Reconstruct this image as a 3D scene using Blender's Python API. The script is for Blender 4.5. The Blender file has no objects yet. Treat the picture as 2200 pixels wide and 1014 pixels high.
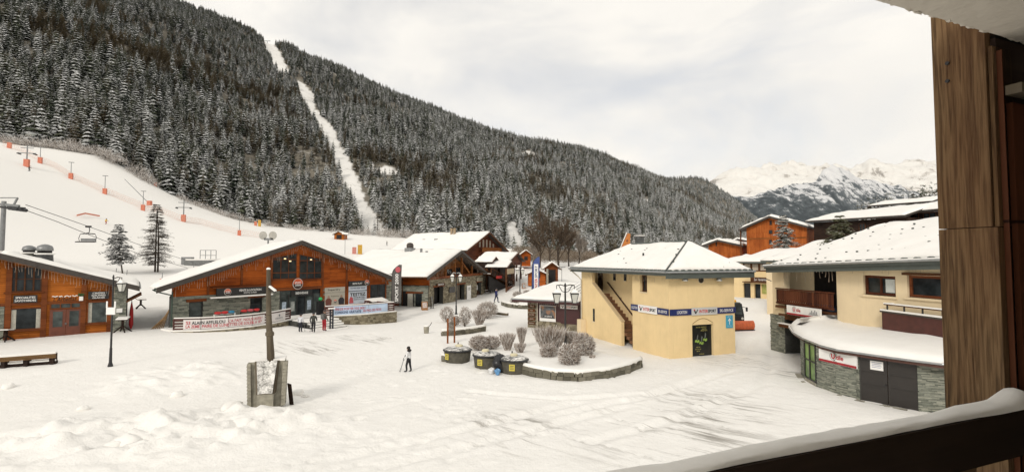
import bpy, bmesh, math, random
import numpy as np
from mathutils import Vector, Matrix
rnd = random.Random(7)
sc = bpy.context.scene
COL = sc.collection

# ---------------------------------------------------------------- camera
FPX, HOR = 1080.0, 556.0
CAM = Vector((0, 0, 7.0))
TH = math.atan((HOR - 507) / FPX)
cd = bpy.data.cameras.new('camera'); cam = bpy.data.objects.new('camera', cd); COL.objects.link(cam)
cam.location = CAM; cam.rotation_euler = (math.pi / 2 + TH, 0, 0)
cd.sensor_width = 36; cd.lens = FPX / 2200 * 36; cd.clip_start = 0.02; cd.clip_end = 30000
sc.camera = cam
# ---------------------------------------------------------------- sky and light
SUN_EL, SUN_AZ = 30, 204         # a veiled sun behind the viewer, a little to the left
wd = bpy.data.worlds.new('World'); sc.world = wd; wd.use_nodes = True
nt = wd.node_tree; nt.nodes.clear()
def wn(t, **k):
    n = nt.nodes.new(t)
    for a, b in k.items(): setattr(n, a, b)
    return n
wo = wn('ShaderNodeOutputWorld'); bg = wn('ShaderNodeBackground'); bg.inputs[1].default_value = 0.1
sky = wn('ShaderNodeTexSky', sky_type='NISHITA', sun_disc=False)
sky.sun_elevation = math.radians(SUN_EL); sky.sun_rotation = math.radians(SUN_AZ); sky.altitude = 1300
tc = wn('ShaderNodeTexCoord'); mp = wn('ShaderNodeMapping'); mp.inputs['Scale'].default_value = (1.0, 1.0, 2.6)
mp.inputs['Location'].default_value = (1.7, 0.4, 0.9)
n1 = wn('ShaderNodeTexNoise'); n1.inputs['Scale'].default_value = 2.1; n1.inputs['Detail'].default_value = 7; n1.inputs['Roughness'].default_value = 0.55
n1.inputs['Distortion'].default_value = 0.5
rp = wn('ShaderNodeValToRGB'); rp.color_ramp.elements[0].position = 0.33; rp.color_ramp.elements[1].position = 0.56
rp.color_ramp.elements[0].color = (0.68, 0.68, 0.68, 1); rp.color_ramp.elements[1].color = (1, 1, 1, 1)
n2 = wn('ShaderNodeTexNoise'); n2.inputs['Scale'].default_value = 3.4; n2.inputs['Detail'].default_value = 6
rp2 = wn('ShaderNodeValToRGB'); rp2.color_ramp.elements[0].position = 0.3; rp2.color_ramp.elements[1].position = 0.65
rp2.color_ramp.elements[0].color = (8.6, 8.35, 7.9, 1); rp2.color_ramp.elements[1].color = (9.7, 9.3, 8.6, 1)
mx = wn('ShaderNodeMix', data_type='RGBA')
L = nt.links.new
L(tc.outputs['Generated'], mp.inputs['Vector']); L(mp.outputs[0], n1.inputs['Vector']); L(n1.outputs['Fac'], rp.inputs[0])
L(mp.outputs[0], n2.inputs['Vector']); L(n2.outputs['Fac'], rp2.inputs[0])
L(rp.outputs[0], mx.inputs[0]); L(sky.outputs[0], mx.inputs[6]); L(rp2.outputs[0], mx.inputs[7])
L(mx.outputs[2], bg.inputs[0]); L(bg.outputs[0], wo.inputs[0])
sl = bpy.data.lights.new('sun', 'SUN'); sl.energy = 1.5; sl.angle = math.radians(12); sl.color = (1.0, 0.94, 0.86)
so = bpy.data.objects.new('sun', sl); COL.objects.link(so)
_az, _el = math.radians(SUN_AZ), math.radians(SUN_EL)
SUND = Vector((math.sin(_az) * math.cos(_el), math.cos(_az) * math.cos(_el), math.sin(_el)))
so.rotation_euler = (-SUND).to_track_quat('-Z', 'Y').to_euler()
vs = sc.view_settings; vs.view_transform = 'Standard'; vs.look = 'None'; vs.exposure = 0.10; vs.gamma = 1.0
vs.use_curve_mapping = False
sc.render.engine = 'CYCLES'
try:
    sc.cycles.use_denoising = True; sc.cycles.max_bounces = 6; sc.cycles.diffuse_bounces = 3
    sc.cycles.glossy_bounces = 3; sc.cycles.transmission_bounces = 4; sc.cycles.volume_bounces = 0
except Exception: pass

# ---------------------------------------------------------------- pixel rays (2200 x 1014) to places
def raydir(px, py):
    x, y = (px - 1100) / FPX, -(py - 507) / FPX
    c, s = math.cos(TH), math.sin(TH)
    return Vector((x, c - y * s, s + y * c))
def at(px, py, Y):
    d = raydir(px, py); return CAM + d * (Y / d.y)
def onz(px, py, z):
    d = raydir(px, py); return CAM + d * ((z - CAM.z) / d.z)
def proj(P):
    d = P - CAM; c, s = math.cos(TH), math.sin(TH)
    f = d.y * c + d.z * s; u = -d.y * s + d.z * c
    return 1100 + FPX * d.x / f, 507 - FPX * u / f

# ---------------------------------------------------------------- numpy noise
_rs = np.random.RandomState(3); _tab = _rs.rand(256, 256)
def vnoise(x, y):
    xi = np.floor(x).astype(int); yi = np.floor(y).astype(int); fx = x - xi; fy = y - yi
    fx = fx * fx * (3 - 2 * fx); fy = fy * fy * (3 - 2 * fy)
    a = _tab[xi & 255, yi & 255]; b = _tab[(xi + 1) & 255, yi & 255]; c = _tab[xi & 255, (yi + 1) & 255]; d = _tab[(xi + 1) & 255, (yi + 1) & 255]
    return (a * (1 - fx) + b * fx) * (1 - fy) + (c * (1 - fx) + d * fx) * fy - 0.5
def fbm(x, y, o=4, g=0.5):
    x = np.asarray(x, float); y = np.asarray(y, float); r = np.zeros(np.broadcast(x, y).shape); a = 1.0
    for i in range(o):
        r = r + a * vnoise(x * 2 ** i + 17.3 * i, y * 2 ** i + 9.1 * i); a *= g
    return r

# ---------------------------------------------------------------- mesh builder
class MB:
    def __init__(s): s.v = []; s.f = []; s.m = []
    def poly(s, pts, m=0):
        b = len(s.v); s.v += [tuple(p) for p in pts]; s.f.append(tuple(range(b, b + len(pts)))); s.m.append(m); return s
    def box(s, x0, x1, y0, y1, z0, z1, m=0):
        if x0 > x1: x0, x1 = x1, x0
        if y0 > y1: y0, y1 = y1, y0
        if z0 > z1: z0, z1 = z1, z0
        b = len(s.v)
        s.v += [(x0, y0, z0), (x1, y0, z0), (x1, y1, z0), (x0, y1, z0), (x0, y0, z1), (x1, y0, z1), (x1, y1, z1), (x0, y1, z1)]
        for q in ((3, 2, 1, 0), (4, 5, 6, 7), (0, 1, 5, 4), (1, 2, 6, 5), (2, 3, 7, 6), (3, 0, 4, 7)):
            s.f.append(tuple(b + i for i in q)); s.m.append(m)
        return s
    def hexa(s, P, m=0):   # eight corners: bottom four counter-clockwise from above, then top four
        b = len(s.v); s.v += [tuple(p) for p in P]
        for q in ((3, 2, 1, 0), (4, 5, 6, 7), (0, 1, 5, 4), (1, 2, 6, 5), (2, 3, 7, 6), (3, 0, 4, 7)):
            s.f.append(tuple(b + i for i in q)); s.m.append(m)
        return s
    def beam(s, p, q, w, h, m=0, up=(0, 0, 1)):
        p = Vector(p); q = Vector(q); d = (q - p).normalized(); up = Vector(up)
        sd = d.cross(up)
        if sd.length < 1e-4: sd = d.cross(Vector((0, 1, 0)))
        sd.normalize(); u = sd.cross(d)
        a, c = sd * w / 2, u * h / 2
        return s.hexa([p - a - c, p + a - c, q + a - c, q - a - c, p - a + c, p + a + c, q + a + c, q - a + c], m)
    def prism(s, poly, ax, c0, c1, m=0):   # poly of 2-D points extruded along axis ax ('x','y','z') from c0 to c1
        def mk(p, c): return {'x': (c, p[0], p[1]), 'y': (p[0], c, p[1]), 'z': (p[0], p[1], c)}[ax]
        n = len(poly); A = [mk(p, c0) for p in poly]; B = [mk(p, c1) for p in poly]
        b = len(s.v); s.v += A + B
        area = sum(poly[i][0] * poly[(i + 1) % n][1] - poly[(i + 1) % n][0] * poly[i][1] for i in range(n))
        flip = (area > 0) ^ (ax == 'y') ^ (c1 < c0)
        f = [tuple(range(b, b + n)), tuple(range(b + 2 * n - 1, b + n - 1, -1))]
        f += [(b + i, b + n + i, b + n + (i + 1) % n, b + (i + 1) % n) for i in range(n)]
        if flip: f = [t[::-1] for t in f]
        s.f += f; s.m += [m] * len(f); return s
    def tube(s, p, q, r0, r1=None, n=8, m=0, caps=True):
        r1 = r0 if r1 is None else r1
        p = Vector(p); q = Vector(q); d = (q - p).normalized()
        a = d.orthogonal().normalized(); c = d.cross(a); b = len(s.v)
        for (o, r) in ((p, r0), (q, r1)):
            for i in range(n):
                t = 2 * math.pi * i / n; s.v.append(tuple(o + (a * math.cos(t) + c * math.sin(t)) * r))
        for i in range(n):
            j = (i + 1) % n; s.f.append((b + i, b + j, b + n + j, b + n + i)); s.m.append(m)
        if caps:
            s.f.append(tuple(b + n - 1 - i for i in range(n))); s.m.append(m)
            s.f.append(tuple(b + n + i for i in range(n))); s.m.append(m)
        return s
    def path(s, pts, r, n=6, m=0):
        pts = [Vector(p) for p in pts]; rr = r if isinstance(r, (list, tuple)) else [r] * len(pts)
        b = len(s.v); a = None
        for i, p in enumerate(pts):
            d = (pts[min(i + 1, len(pts) - 1)] - pts[max(i - 1, 0)]).normalized()
            a = d.orthogonal().normalized() if a is None else (a - d * a.dot(d)).normalized()
            c = d.cross(a)
            for k in range(n):
                t = 2 * math.pi * k / n; s.v.append(tuple(p + (a * math.cos(t) + c * math.sin(t)) * rr[i]))
        for i in range(len(pts) - 1):
            for k in range(n):
                j = (k + 1) % n; s.f.append((b + i * n + k, b + i * n + j, b + (i + 1) * n + j, b + (i + 1) * n + k)); s.m.append(m)
        s.f.append(tuple(b + n - 1 - i for i in range(n))); s.m.append(m)
        e = b + (len(pts) - 1) * n; s.f.append(tuple(e + i for i in range(n))); s.m.append(m)
        return s
    def lathe(s, prof, c=(0, 0, 0), n=16, m=0, sx=1, sy=1):
        b = len(s.v)
        for (r, z) in prof:
            for k in range(n):
                t = 2 * math.pi * k / n; s.v.append((c[0] + r * math.cos(t) * sx, c[1] + r * math.sin(t) * sy, c[2] + z))
        for i in range(len(prof) - 1):
            for k in range(n):
                j = (k + 1) % n; s.f.append((b + i * n + k, b + i * n + j, b + (i + 1) * n + j, b + (i + 1) * n + k)); s.m.append(m)
        s.f.append(tuple(b + n - 1 - i for i in range(n))); s.m.append(m)
        e = b + (len(prof) - 1) * n; s.f.append(tuple(e + i for i in range(n))); s.m.append(m)
        return s
    def blob(s, c, r, n=10, k=6, jit=0.15, m=0, seed=0, squash=1.0):
        R = random.Random(seed); b = len(s.v); c = Vector(c)
        r = r if isinstance(r, (tuple, list)) else (r, r, r)
        ph = [R.uniform(0, 6.28) for _ in range(6)]
        for i in range(k + 1):
            el = -math.pi / 2 + math.pi * i / k
            for j in range(n):
                t = 2 * math.pi * j / n
                q = 1 + jit * (math.sin(2 * t + ph[0] + 2 * el) + 0.6 * math.sin(3 * t + ph[1] - 3 * el) + 0.5 * math.sin(5 * el + ph[2])) * (0.5 + 0.5 * R.random()) * math.cos(el) ** 0.5 if abs(math.cos(el)) > 1e-6 else 1
                q = q.real
                s.v.append((c.x + r[0] * q * math.cos(el) * math.cos(t), c.y + r[1] * q * math.cos(el) * math.sin(t), c.z + r[2] * q * math.sin(el)))
        for i in range(k):
            for j in range(n):
                jj = (j + 1) % n; s.f.append((b + i * n + j, b + i * n + jj, b + (i + 1) * n + jj, b + (i + 1) * n + j)); s.m.append(m)
        return s
    def build(s, name, mats, parent=None, smooth=False, loc=None, rz=None, mesh_only=False):
        me = bpy.data.meshes.new(name); me.from_pydata(s.v, [], s.f)
        if not isinstance(mats, (list, tuple)): mats = [mats]
        for m in mats: me.materials.append(m)
        if len(mats) > 1: me.polygons.foreach_set('material_index', s.m)
        if smooth: me.polygons.foreach_set('use_smooth', [True] * len(s.f))
        me.validate(); me.update()
        if mesh_only: return me
        o = bpy.data.objects.new(name, me); COL.objects.link(o)
        if parent is not None: o.parent = parent
        if loc is not None: o.location = loc
        if rz is not None: o.rotation_euler = (0, 0, rz)
        return o

LABELS = {}
def tag(o, label=None, cat=None, group=None, kind=None):
    if label: o['label'] = label
    if cat: o['category'] = cat
    if group: o['group'] = group
    if kind: o['kind'] = kind
    return o
def empty(name, loc, rz=0, label=None, cat=None, group=None):
    o = bpy.data.objects.new(name, None); COL.objects.link(o); o.location = loc; o.rotation_euler = (0, 0, rz)
    o.empty_display_size = 0.2
    return tag(o, label, cat, group)
def inst(name, mesh, parent=None, loc=(0, 0, 0), rot=(0, 0, 0), scale=None):
    o = bpy.data.objects.new(name, mesh); COL.objects.link(o)
    if parent is not None: o.parent = parent
    o.location = loc; o.rotation_euler = rot
    if scale is not None: o.scale = scale if isinstance(scale, (tuple, list)) else (scale,) * 3
    return o
def copy_tree(o, parent=None):
    c = o.copy(); COL.objects.link(c); c.parent = parent
    for ch in list(o.children): copy_tree(ch, c)
    return c

# ---------------------------------------------------------------- materials
MATS = {}
class NT:
    def __init__(s, name):
        s.mat = bpy.data.materials.new(name); s.mat.use_nodes = True; s.t = s.mat.node_tree; s.t.nodes.clear()
        s.out = s.n('ShaderNodeOutputMaterial'); s.b = s.n('ShaderNodeBsdfPrincipled'); s.l(s.b.outputs[0], s.out.inputs[0])
        s.tc = s.n('ShaderNodeTexCoord')
    def n(s, t, **k):
        x = s.t.nodes.new(t)
        for a, v in k.items():
            if a in x.inputs.keys() if hasattr(x, 'inputs') else False: x.inputs[a].default_value = v
            else: setattr(x, a, v)
        return x
    def l(s, a, b): s.t.links.new(a, b)
    def mapping(s, scale=(1, 1, 1), rot=(0, 0, 0), src='Object'):
        m = s.n('ShaderNodeMapping'); m.inputs['Scale'].default_value = scale; m.inputs['Rotation'].default_value = rot
        s.l(s.tc.outputs[src], m.inputs[0]); return m.outputs[0]
    def noise(s, vec, scale, detail=4, rough=0.55, dist=0.0):
        x = s.n('ShaderNodeTexNoise'); x.inputs['Scale'].default_value = scale; x.inputs['Detail'].default_value = detail
        x.inputs['Roughness'].default_value = rough; x.inputs['Distortion'].default_value = dist
        if vec is not None: s.l(vec, x.inputs['Vector'])
        return x.outputs['Fac']
    def ramp(s, fac, stops):
        r = s.n('ShaderNodeValToRGB'); e = r.color_ramp.elements
        while len(e) < len(stops): e.new(0.5)
        for i, (p, c) in enumerate(stops):
            e[i].position = p; e[i].color = (c, c, c, 1) if isinstance(c, (int, float)) else (*c, 1)
        s.l(fac, r.inputs[0]); return r.outputs[0]
    def mix(s, f, a, b, mode='MIX'):
        x = s.n('ShaderNodeMix', data_type='RGBA', blend_type=mode)
        for i, v in ((0, f), (6, a), (7, b)):
            if isinstance(v, bpy.types.NodeSocket): s.l(v, x.inputs[i])
            elif isinstance(v, (int, float)): x.inputs[i].default_value = v if i == 0 else (v, v, v, 1)
            else: x.inputs[i].default_value = (*v, 1)
        return x.outputs[2]
    def math(s, op, a, b=None, clamp=False):
        x = s.n('ShaderNodeMath', operation=op); x.use_clamp = clamp
        for i, v in ((0, a), (1, b)):
            if v is None: continue
            if isinstance(v, bpy.types.NodeSocket): s.l(v, x.inputs[i])
            else: x.inputs[i].default_value = v
        return x.outputs[0]
    def bump(s, h, strength=0.4, dist=0.05):
        x = s.n('ShaderNodeBump'); x.inputs['Strength'].default_value = strength; x.inputs['Distance'].default_value = dist
        s.l(h, x.inputs['Height']); s.l(x.outputs[0], s.b.inputs['Normal'])
    def base(s, c):
        if isinstance(c, bpy.types.NodeSocket): s.l(c, s.b.inputs['Base Color'])
        else: s.b.inputs['Base Color'].default_value = (*c, 1)
    def set(s, rough=0.7, metal=0.0, spec=None):
        s.b.inputs['Roughness'].default_value = rough; s.b.inputs['Metallic'].default_value = metal
        if spec is not None: s.b.inputs['Specular IOR Level'].default_value = spec
def plain(name, c, rough=0.7, var=0.18, scale=3.0, metal=0.0, bump=0.0, spec=None):
    if name in MATS: return MATS[name]
    t = NT(name); v = t.mapping()
    a = t.noise(v, scale, 5); dk = tuple(x * (1 - var) for x in c); lt = tuple(min(1, x * (1 + var)) for x in c)
    t.base(t.ramp(a, [(0.3, dk), (0.7, lt)])); t.set(rough, metal, spec)
    if bump: t.bump(t.noise(v, scale * 6, 4), bump, 0.02)
    MATS[name] = t.mat; return t.mat
def wood(name, c1, c2, plank=0.16, vert=False, rough=0.65, grain=1.0):
    if name in MATS: return MATS[name]
    t = NT(name); sep = t.n('ShaderNodeSeparateXYZ'); t.l(t.tc.outputs['Object'], sep.inputs[0])
    u = t.math('ADD', sep.outputs[0], sep.outputs[1]); z = sep.outputs[2]
    cb = t.n('ShaderNodeCombineXYZ')
    a, b = (z, u) if vert else (u, z)
    t.l(a, cb.inputs[0]); t.l(b, cb.inputs[1])
    br = t.n('ShaderNodeTexBrick'); t.l(cb.outputs[0], br.inputs['Vector'])
    br.inputs['Scale'].default_value = 1.0; br.inputs['Brick Width'].default_value = 2.6; br.inputs['Row Height'].default_value = plank
    br.inputs['Mortar Size'].default_value = 0.006; br.inputs['Color1'].default_value = (0.2, 0.2, 0.2, 1); br.inputs['Color2'].default_value = (0.9, 0.9, 0.9, 1)
    br.inputs['Mortar'].default_value = (0, 0, 0, 1); br.offset = 0.37
    mg = t.n('ShaderNodeMapping'); mg.inputs['Scale'].default_value = (0.7, 14, 1); t.l(cb.outputs[0], mg.inputs[0])
    gr = t.noise(mg.outputs[0], 1.6 * grain, 6, 0.62, 0.4)
    mg2 = t.n('ShaderNodeMapping'); mg2.inputs['Scale'].default_value = (0.5, 1.2, 1); t.l(cb.outputs[0], mg2.inputs[0])
    big = t.noise(mg2.outputs[0], 0.8, 4)
    f = t.math('ADD', t.math('MULTIPLY', gr, 0.55), t.math('MULTIPLY', br.outputs[0], 0.28)); f = t.math('ADD', f, t.math('MULTIPLY', t.math('SUBTRACT', big, 0.5), 0.9))
    col = t.ramp(f, [(0.2, c1), (0.75, c2)])
    col = t.mix(br.outputs['Fac'], col, tuple(x * 0.3 for x in c1))
    t.base(col); t.set(rough, 0, 0.12); t.bump(t.math('SUBTRACT', t.math('MULTIPLY', gr, 0.3), br.outputs['Fac']), 0.5, 0.012)
    MATS[name] = t.mat; return t.mat
def stone(name, c1, c2, w=0.45, h=0.14, mortar=0.012, mc=(0.05, 0.05, 0.045)):
    if name in MATS: return MATS[name]
    t = NT(name); sep = t.n('ShaderNodeSeparateXYZ'); t.l(t.tc.outputs['Object'], sep.inputs[0])
    cb = t.n('ShaderNodeCombineXYZ'); t.l(t.math('ADD', sep.outputs[0], sep.outputs[1]), cb.inputs[0]); t.l(sep.outputs[2], cb.inputs[1])
    br = t.n('ShaderNodeTexBrick'); t.l(cb.outputs[0], br.inputs['Vector'])
    br.inputs['Scale'].default_value = 1.0; br.inputs['Brick Width'].default_value = w; br.inputs['Row Height'].default_value = h
    br.inputs['Mortar Size'].default_value = mortar; br.inputs['Color1'].default_value = (0, 0, 0, 1); br.inputs['Color2'].default_value = (1, 1, 1, 1)
    br.inputs['Mortar'].default_value = (0.5, 0.5, 0.5, 1)
    v = t.mapping(); ns = t.noise(v, 5, 5)
    f = t.math('ADD', t.math('MULTIPLY', br.outputs[0], 0.5), t.math('MULTIPLY', ns, 0.6))
    col = t.ramp(f, [(0.15, c1), (0.85, c2)]); col = t.mix(br.outputs['Fac'], col, mc)
    t.base(col); t.set(0.85, 0, 0.2); t.bump(t.math('SUBTRACT', t.math('MULTIPLY', ns, 0.6), br.outputs['Fac']), 0.8, 0.03)
    MATS[name] = t.mat; return t.mat
def island(name, cols, rough=0.85, scale=6, bump=0.5):
    """stones or leaves: every loose piece of the mesh takes its own tone"""
    if name in MATS: return MATS[name]
    t = NT(name); g = t.n('ShaderNodeNewGeometry'); v = t.mapping(); ns = t.noise(v, scale, 5)
    r = t.math('ADD', t.math('MULTIPLY', g.outputs['Random Per Island'], 0.75), t.math('MULTIPLY', t.math('SUBTRACT', ns, 0.4), 0.6))
    n = len(cols); t.base(t.ramp(r, [(i / (n - 1), c) for i, c in enumerate(cols)])); t.set(rough, 0, 0.2)
    if bump: t.bump(ns, bump, 0.02)
    MATS[name] = t.mat; return t.mat
def objrand(name, cols, rough=0.85, scale=6, bump=0.5):
    """pieces that share a mesh: every object takes its own tone"""
    if name in MATS: return MATS[name]
    t = NT(name); g = t.n('ShaderNodeObjectInfo'); v = t.mapping(); ns = t.noise(v, scale, 5)
    r = t.math('ADD', t.math('MULTIPLY', g.outputs['Random'], 0.7), t.math('MULTIPLY', t.math('SUBTRACT', ns, 0.4), 0.7))
    n = len(cols); t.base(t.ramp(r, [(i / (n - 1), c) for i, c in enumerate(cols)])); t.set(rough, 0, 0.2)
    if bump: t.bump(ns, bump, 0.02)
    MATS[name] = t.mat; return t.mat
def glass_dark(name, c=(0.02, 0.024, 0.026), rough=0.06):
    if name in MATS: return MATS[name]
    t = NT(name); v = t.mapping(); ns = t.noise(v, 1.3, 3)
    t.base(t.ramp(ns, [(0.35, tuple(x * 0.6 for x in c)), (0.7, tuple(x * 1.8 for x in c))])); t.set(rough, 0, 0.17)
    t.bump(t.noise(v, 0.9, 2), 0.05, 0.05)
    MATS[name] = t.mat; return t.mat

SNOWC = (0.83, 0.81, 0.765)
def snow_mat(name='roof_snow', bump=0.35, scale=7, dist=0.05):
    if name in MATS: return MATS[name]
    t = NT(name); v = t.mapping(); a = t.noise(v, scale * 0.15, 5); b = t.noise(v, scale, 6, 0.6)
    t.base(t.mix(t.ramp(a, [(0.35, 0.0), (0.7, 1.0)]), SNOWC, (0.87, 0.85, 0.81))); t.set(0.75, 0, 0.15)
    t.bump(b, bump, dist); MATS[name] = t.mat; return t.mat
M_SNOW = snow_mat()
def emit(name, c, s):
    if name in MATS: return MATS[name]
    t = NT(name); t.base(c); t.b.inputs['Emission Color'].default_value = (*c, 1); t.b.inputs['Emission Strength'].default_value = s
    MATS[name] = t.mat; return t.mat
M_WOODR = wood('larch_cladding', (0.19, 0.040, 0.006), (0.50, 0.120, 0.017), 0.17)
M_WOODA = wood('honey_cladding', (0.24, 0.066, 0.009), (0.55, 0.17, 0.027), 0.15)
M_BEAM = wood('dark_beam', (0.055, 0.022, 0.010), (0.15, 0.062, 0.026), 0.4)
M_BEAMR = wood('red_brown_beam', (0.10, 0.028, 0.009), (0.25, 0.075, 0.022), 0.5)
M_DARKW = wood('brown_black_boards', (0.016, 0.010, 0.008), (0.05, 0.029, 0.020), 0.18)
M_VERT = wood('orange_vertical_boards', (0.22, 0.05, 0.010), (0.52, 0.15, 0.032), 0.22, vert=True)
M_GREY_WOOD = wood('weathered_wood', (0.07, 0.055, 0.038), (0.20, 0.165, 0.115), 0.3, vert=True)
M_FASCIA = plain('dark_fascia', (0.045, 0.036, 0.029), 0.6, 0.3, 4)
M_GFASCIA = plain('grey_green_fascia', (0.072, 0.085, 0.075), 0.55, 0.12, 2)
M_ZINC = plain('zinc_gutter', (0.33, 0.34, 0.34), 0.35, 0.15, 3, metal=0.6)
def render_wall(name, c):
    t = NT(name); v = t.mapping(); a = t.noise(v, .8, 5, .6); s = t.noise(t.mapping(scale=(3.2, 3.2, .22)), 1.6, 6, .65); g = t.noise(v, 4, 6, .7)
    col = t.ramp(a, [(.3, tuple(x * .93 for x in c)), (.7, tuple(min(1, x * 1.05) for x in c))]); col = t.mix(t.ramp(s, [(.56, 0.0), (.78, .30)]), col, tuple(x * y for x, y in zip(c, (.62, .60, .58)))); col = t.mix(t.ramp(g, [(.62, 0.0), (.8, .22)]), col, tuple(x * .7 for x in c))
    t.base(col); t.set(.9, 0, .1); t.bump(t.noise(v, 26, 5), .3, .01); MATS[name] = t.mat; return t.mat
M_CREAM = render_wall('cream_render', (0.76, 0.585, 0.325)); M_CREAM2 = render_wall('pale_cream_render', (0.74, 0.605, 0.40))
M_GLASS = glass_dark('window_glass'); M_GLASSL = glass_dark('shop_glass', (0.055, 0.065, 0.062), 0.05)
M_BLACK = plain('black_paint', (0.012, 0.012, 0.013), 0.4, 0.2)
M_IRON = plain('cast_iron_black', (0.018, 0.018, 0.019), 0.45, 0.25, 5)
M_WHITE = plain('white_print', (0.78, 0.77, 0.74), 0.6, 0.04)
M_NAVY = plain('navy_sign', (0.010, 0.020, 0.105), 0.4, 0.1)
M_RED = plain('red_print', (0.50, 0.022, 0.022), 0.5, 0.08)
M_PINKRED = plain('faded_red_print', (0.48, 0.085, 0.10), 0.6, 0.1)
M_ORED = plain('orange_red_paint', (0.50, 0.062, 0.018), 0.45, 0.15)
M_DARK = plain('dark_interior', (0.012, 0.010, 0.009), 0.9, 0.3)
M_GREYM = plain('galvanised_steel', (0.23, 0.235, 0.235), 0.45, 0.15, 3, metal=0.5)
M_CURTAIN = plain('curtain_cloth', (0.48, 0.46, 0.39), 0.9, 0.15, 6)
M_STONEG = island('grey_green_stone', [(0.10, 0.108, 0.088), (0.19, 0.20, 0.165), (0.27, 0.275, 0.225), (0.38, 0.375, 0.31)])
M_STONEB = island('brown_grey_stone', [(0.10, 0.085, 0.058), (0.20, 0.17, 0.115), (0.28, 0.245, 0.17), (0.38, 0.345, 0.26)])
M_STONEO = objrand('wall_block_stone', [(0.07, 0.065, 0.05), (0.13, 0.12, 0.09), (0.19, 0.175, 0.135), (0.27, 0.25, 0.20)])
M_STONEBK = plain('mortar', (0.055, 0.055, 0.048), 0.95, 0.25, 8)
M_CONC = plain('old_concrete', (0.29, 0.27, 0.215), 0.95, 0.3, 4, bump=0.5)

# ---------------------------------------------------------------- facade frames
class Fr:
    """vertical plane from P0 to P1 (left to right as seen); local x along it, local y into the building, z up from zb"""
    def __init__(s, P0, P1, zb=0.0, back=0.0):
        s.o = Vector((P0[0], P0[1], 0)); d = Vector((P1[0] - P0[0], P1[1] - P0[1], 0)); s.len = d.length
        s.u = d.normalized(); s.v = Vector((-s.u.y, s.u.x, 0)); s.o = s.o + s.v * back; s.zb = zb
        s.rz = math.atan2(s.u.y, s.u.x)
    def loc(s, px, py, off=0.0):
        d = raydir(px, py); t = ((s.o + s.v * off) - CAM).dot(s.v) / d.dot(s.v); P = CAM + d * t
        return (P - s.o).dot(s.u), P.z - s.zb
    def rect(s, x0, y0, x1, y1, off=0.0):
        xm, ym = (x0 + x1) / 2, (y0 + y1) / 2
        return s.loc(x0, ym, off)[0], s.loc(x1, ym, off)[0], s.loc(xm, y1, off)[1], s.loc(xm, y0, off)[1]
    def w(s, a, y, z): return s.o + s.u * a + s.v * y + Vector((0, 0, z + s.zb))
    def root(s, name, label, cat, group=None):
        return empty(name, (s.o.x, s.o.y, s.zb), s.rz, label, cat, group)
    def side(s, a, right=True, y=0.0):
        """frame of the side wall that leaves the facade at local x = a, going back (right side: P0 in front; left side: P0 at back)"""
        A = s.w(a, y, 0); B = s.w(a, y + 10, 0)
        return Fr(A, B, s.zb) if right else Fr(B, A, s.zb)
def place(o, fr):
    o.location = (fr.o.x, fr.o.y, fr.zb); o.rotation_euler = (0, 0, fr.rz); return o

def wall_holes(mb, a0, a1, z0, z1, y0, y1, holes, m=0):
    """upright wall slab between local y0 (front) and y1 with rectangular openings (xa, xb, za, zb)"""
    xs = sorted({a0, a1, *[min(max(h[i], a0), a1) for h in holes for i in (0, 1)]})
    zs = sorted({z0, z1, *[min(max(h[i], z0), z1) for h in holes for i in (2, 3)]})
    def solid(i, j):
        if i < 0 or j < 0 or i >= len(xs) - 1 or j >= len(zs) - 1: return False
        x, z = (xs[i] + xs[i + 1]) / 2, (zs[j] + zs[j + 1]) / 2
        return not any(h[0] < x < h[1] and h[2] < z < h[3] for h in holes)
    for i in range(len(xs) - 1):
        for j in range(len(zs) - 1):
            if not solid(i, j): continue
            xa, xb, za, zb = xs[i], xs[i + 1], zs[j], zs[j + 1]
            mb.poly([(xa, y0, za), (xb, y0, za), (xb, y0, zb), (xa, y0, zb)], m)
            mb.poly([(xb, y1, za), (xa, y1, za), (xa, y1, zb), (xb, y1, zb)], m)
            if not solid(i - 1, j): mb.poly([(xa, y1, za), (xa, y0, za), (xa, y0, zb), (xa, y1, zb)], m)
            if not solid(i + 1, j): mb.poly([(xb, y0, za), (xb, y1, za), (xb, y1, zb), (xb, y0, zb)], m)
            if not solid(i, j - 1): mb.poly([(xa, y1, za), (xb, y1, za), (xb, y0, za), (xa, y0, za)], m)
            if not solid(i, j + 1): mb.poly([(xa, y0, zb), (xb, y0, zb), (xb, y1, zb), (xa, y1, zb)], m)
    return mb
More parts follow.
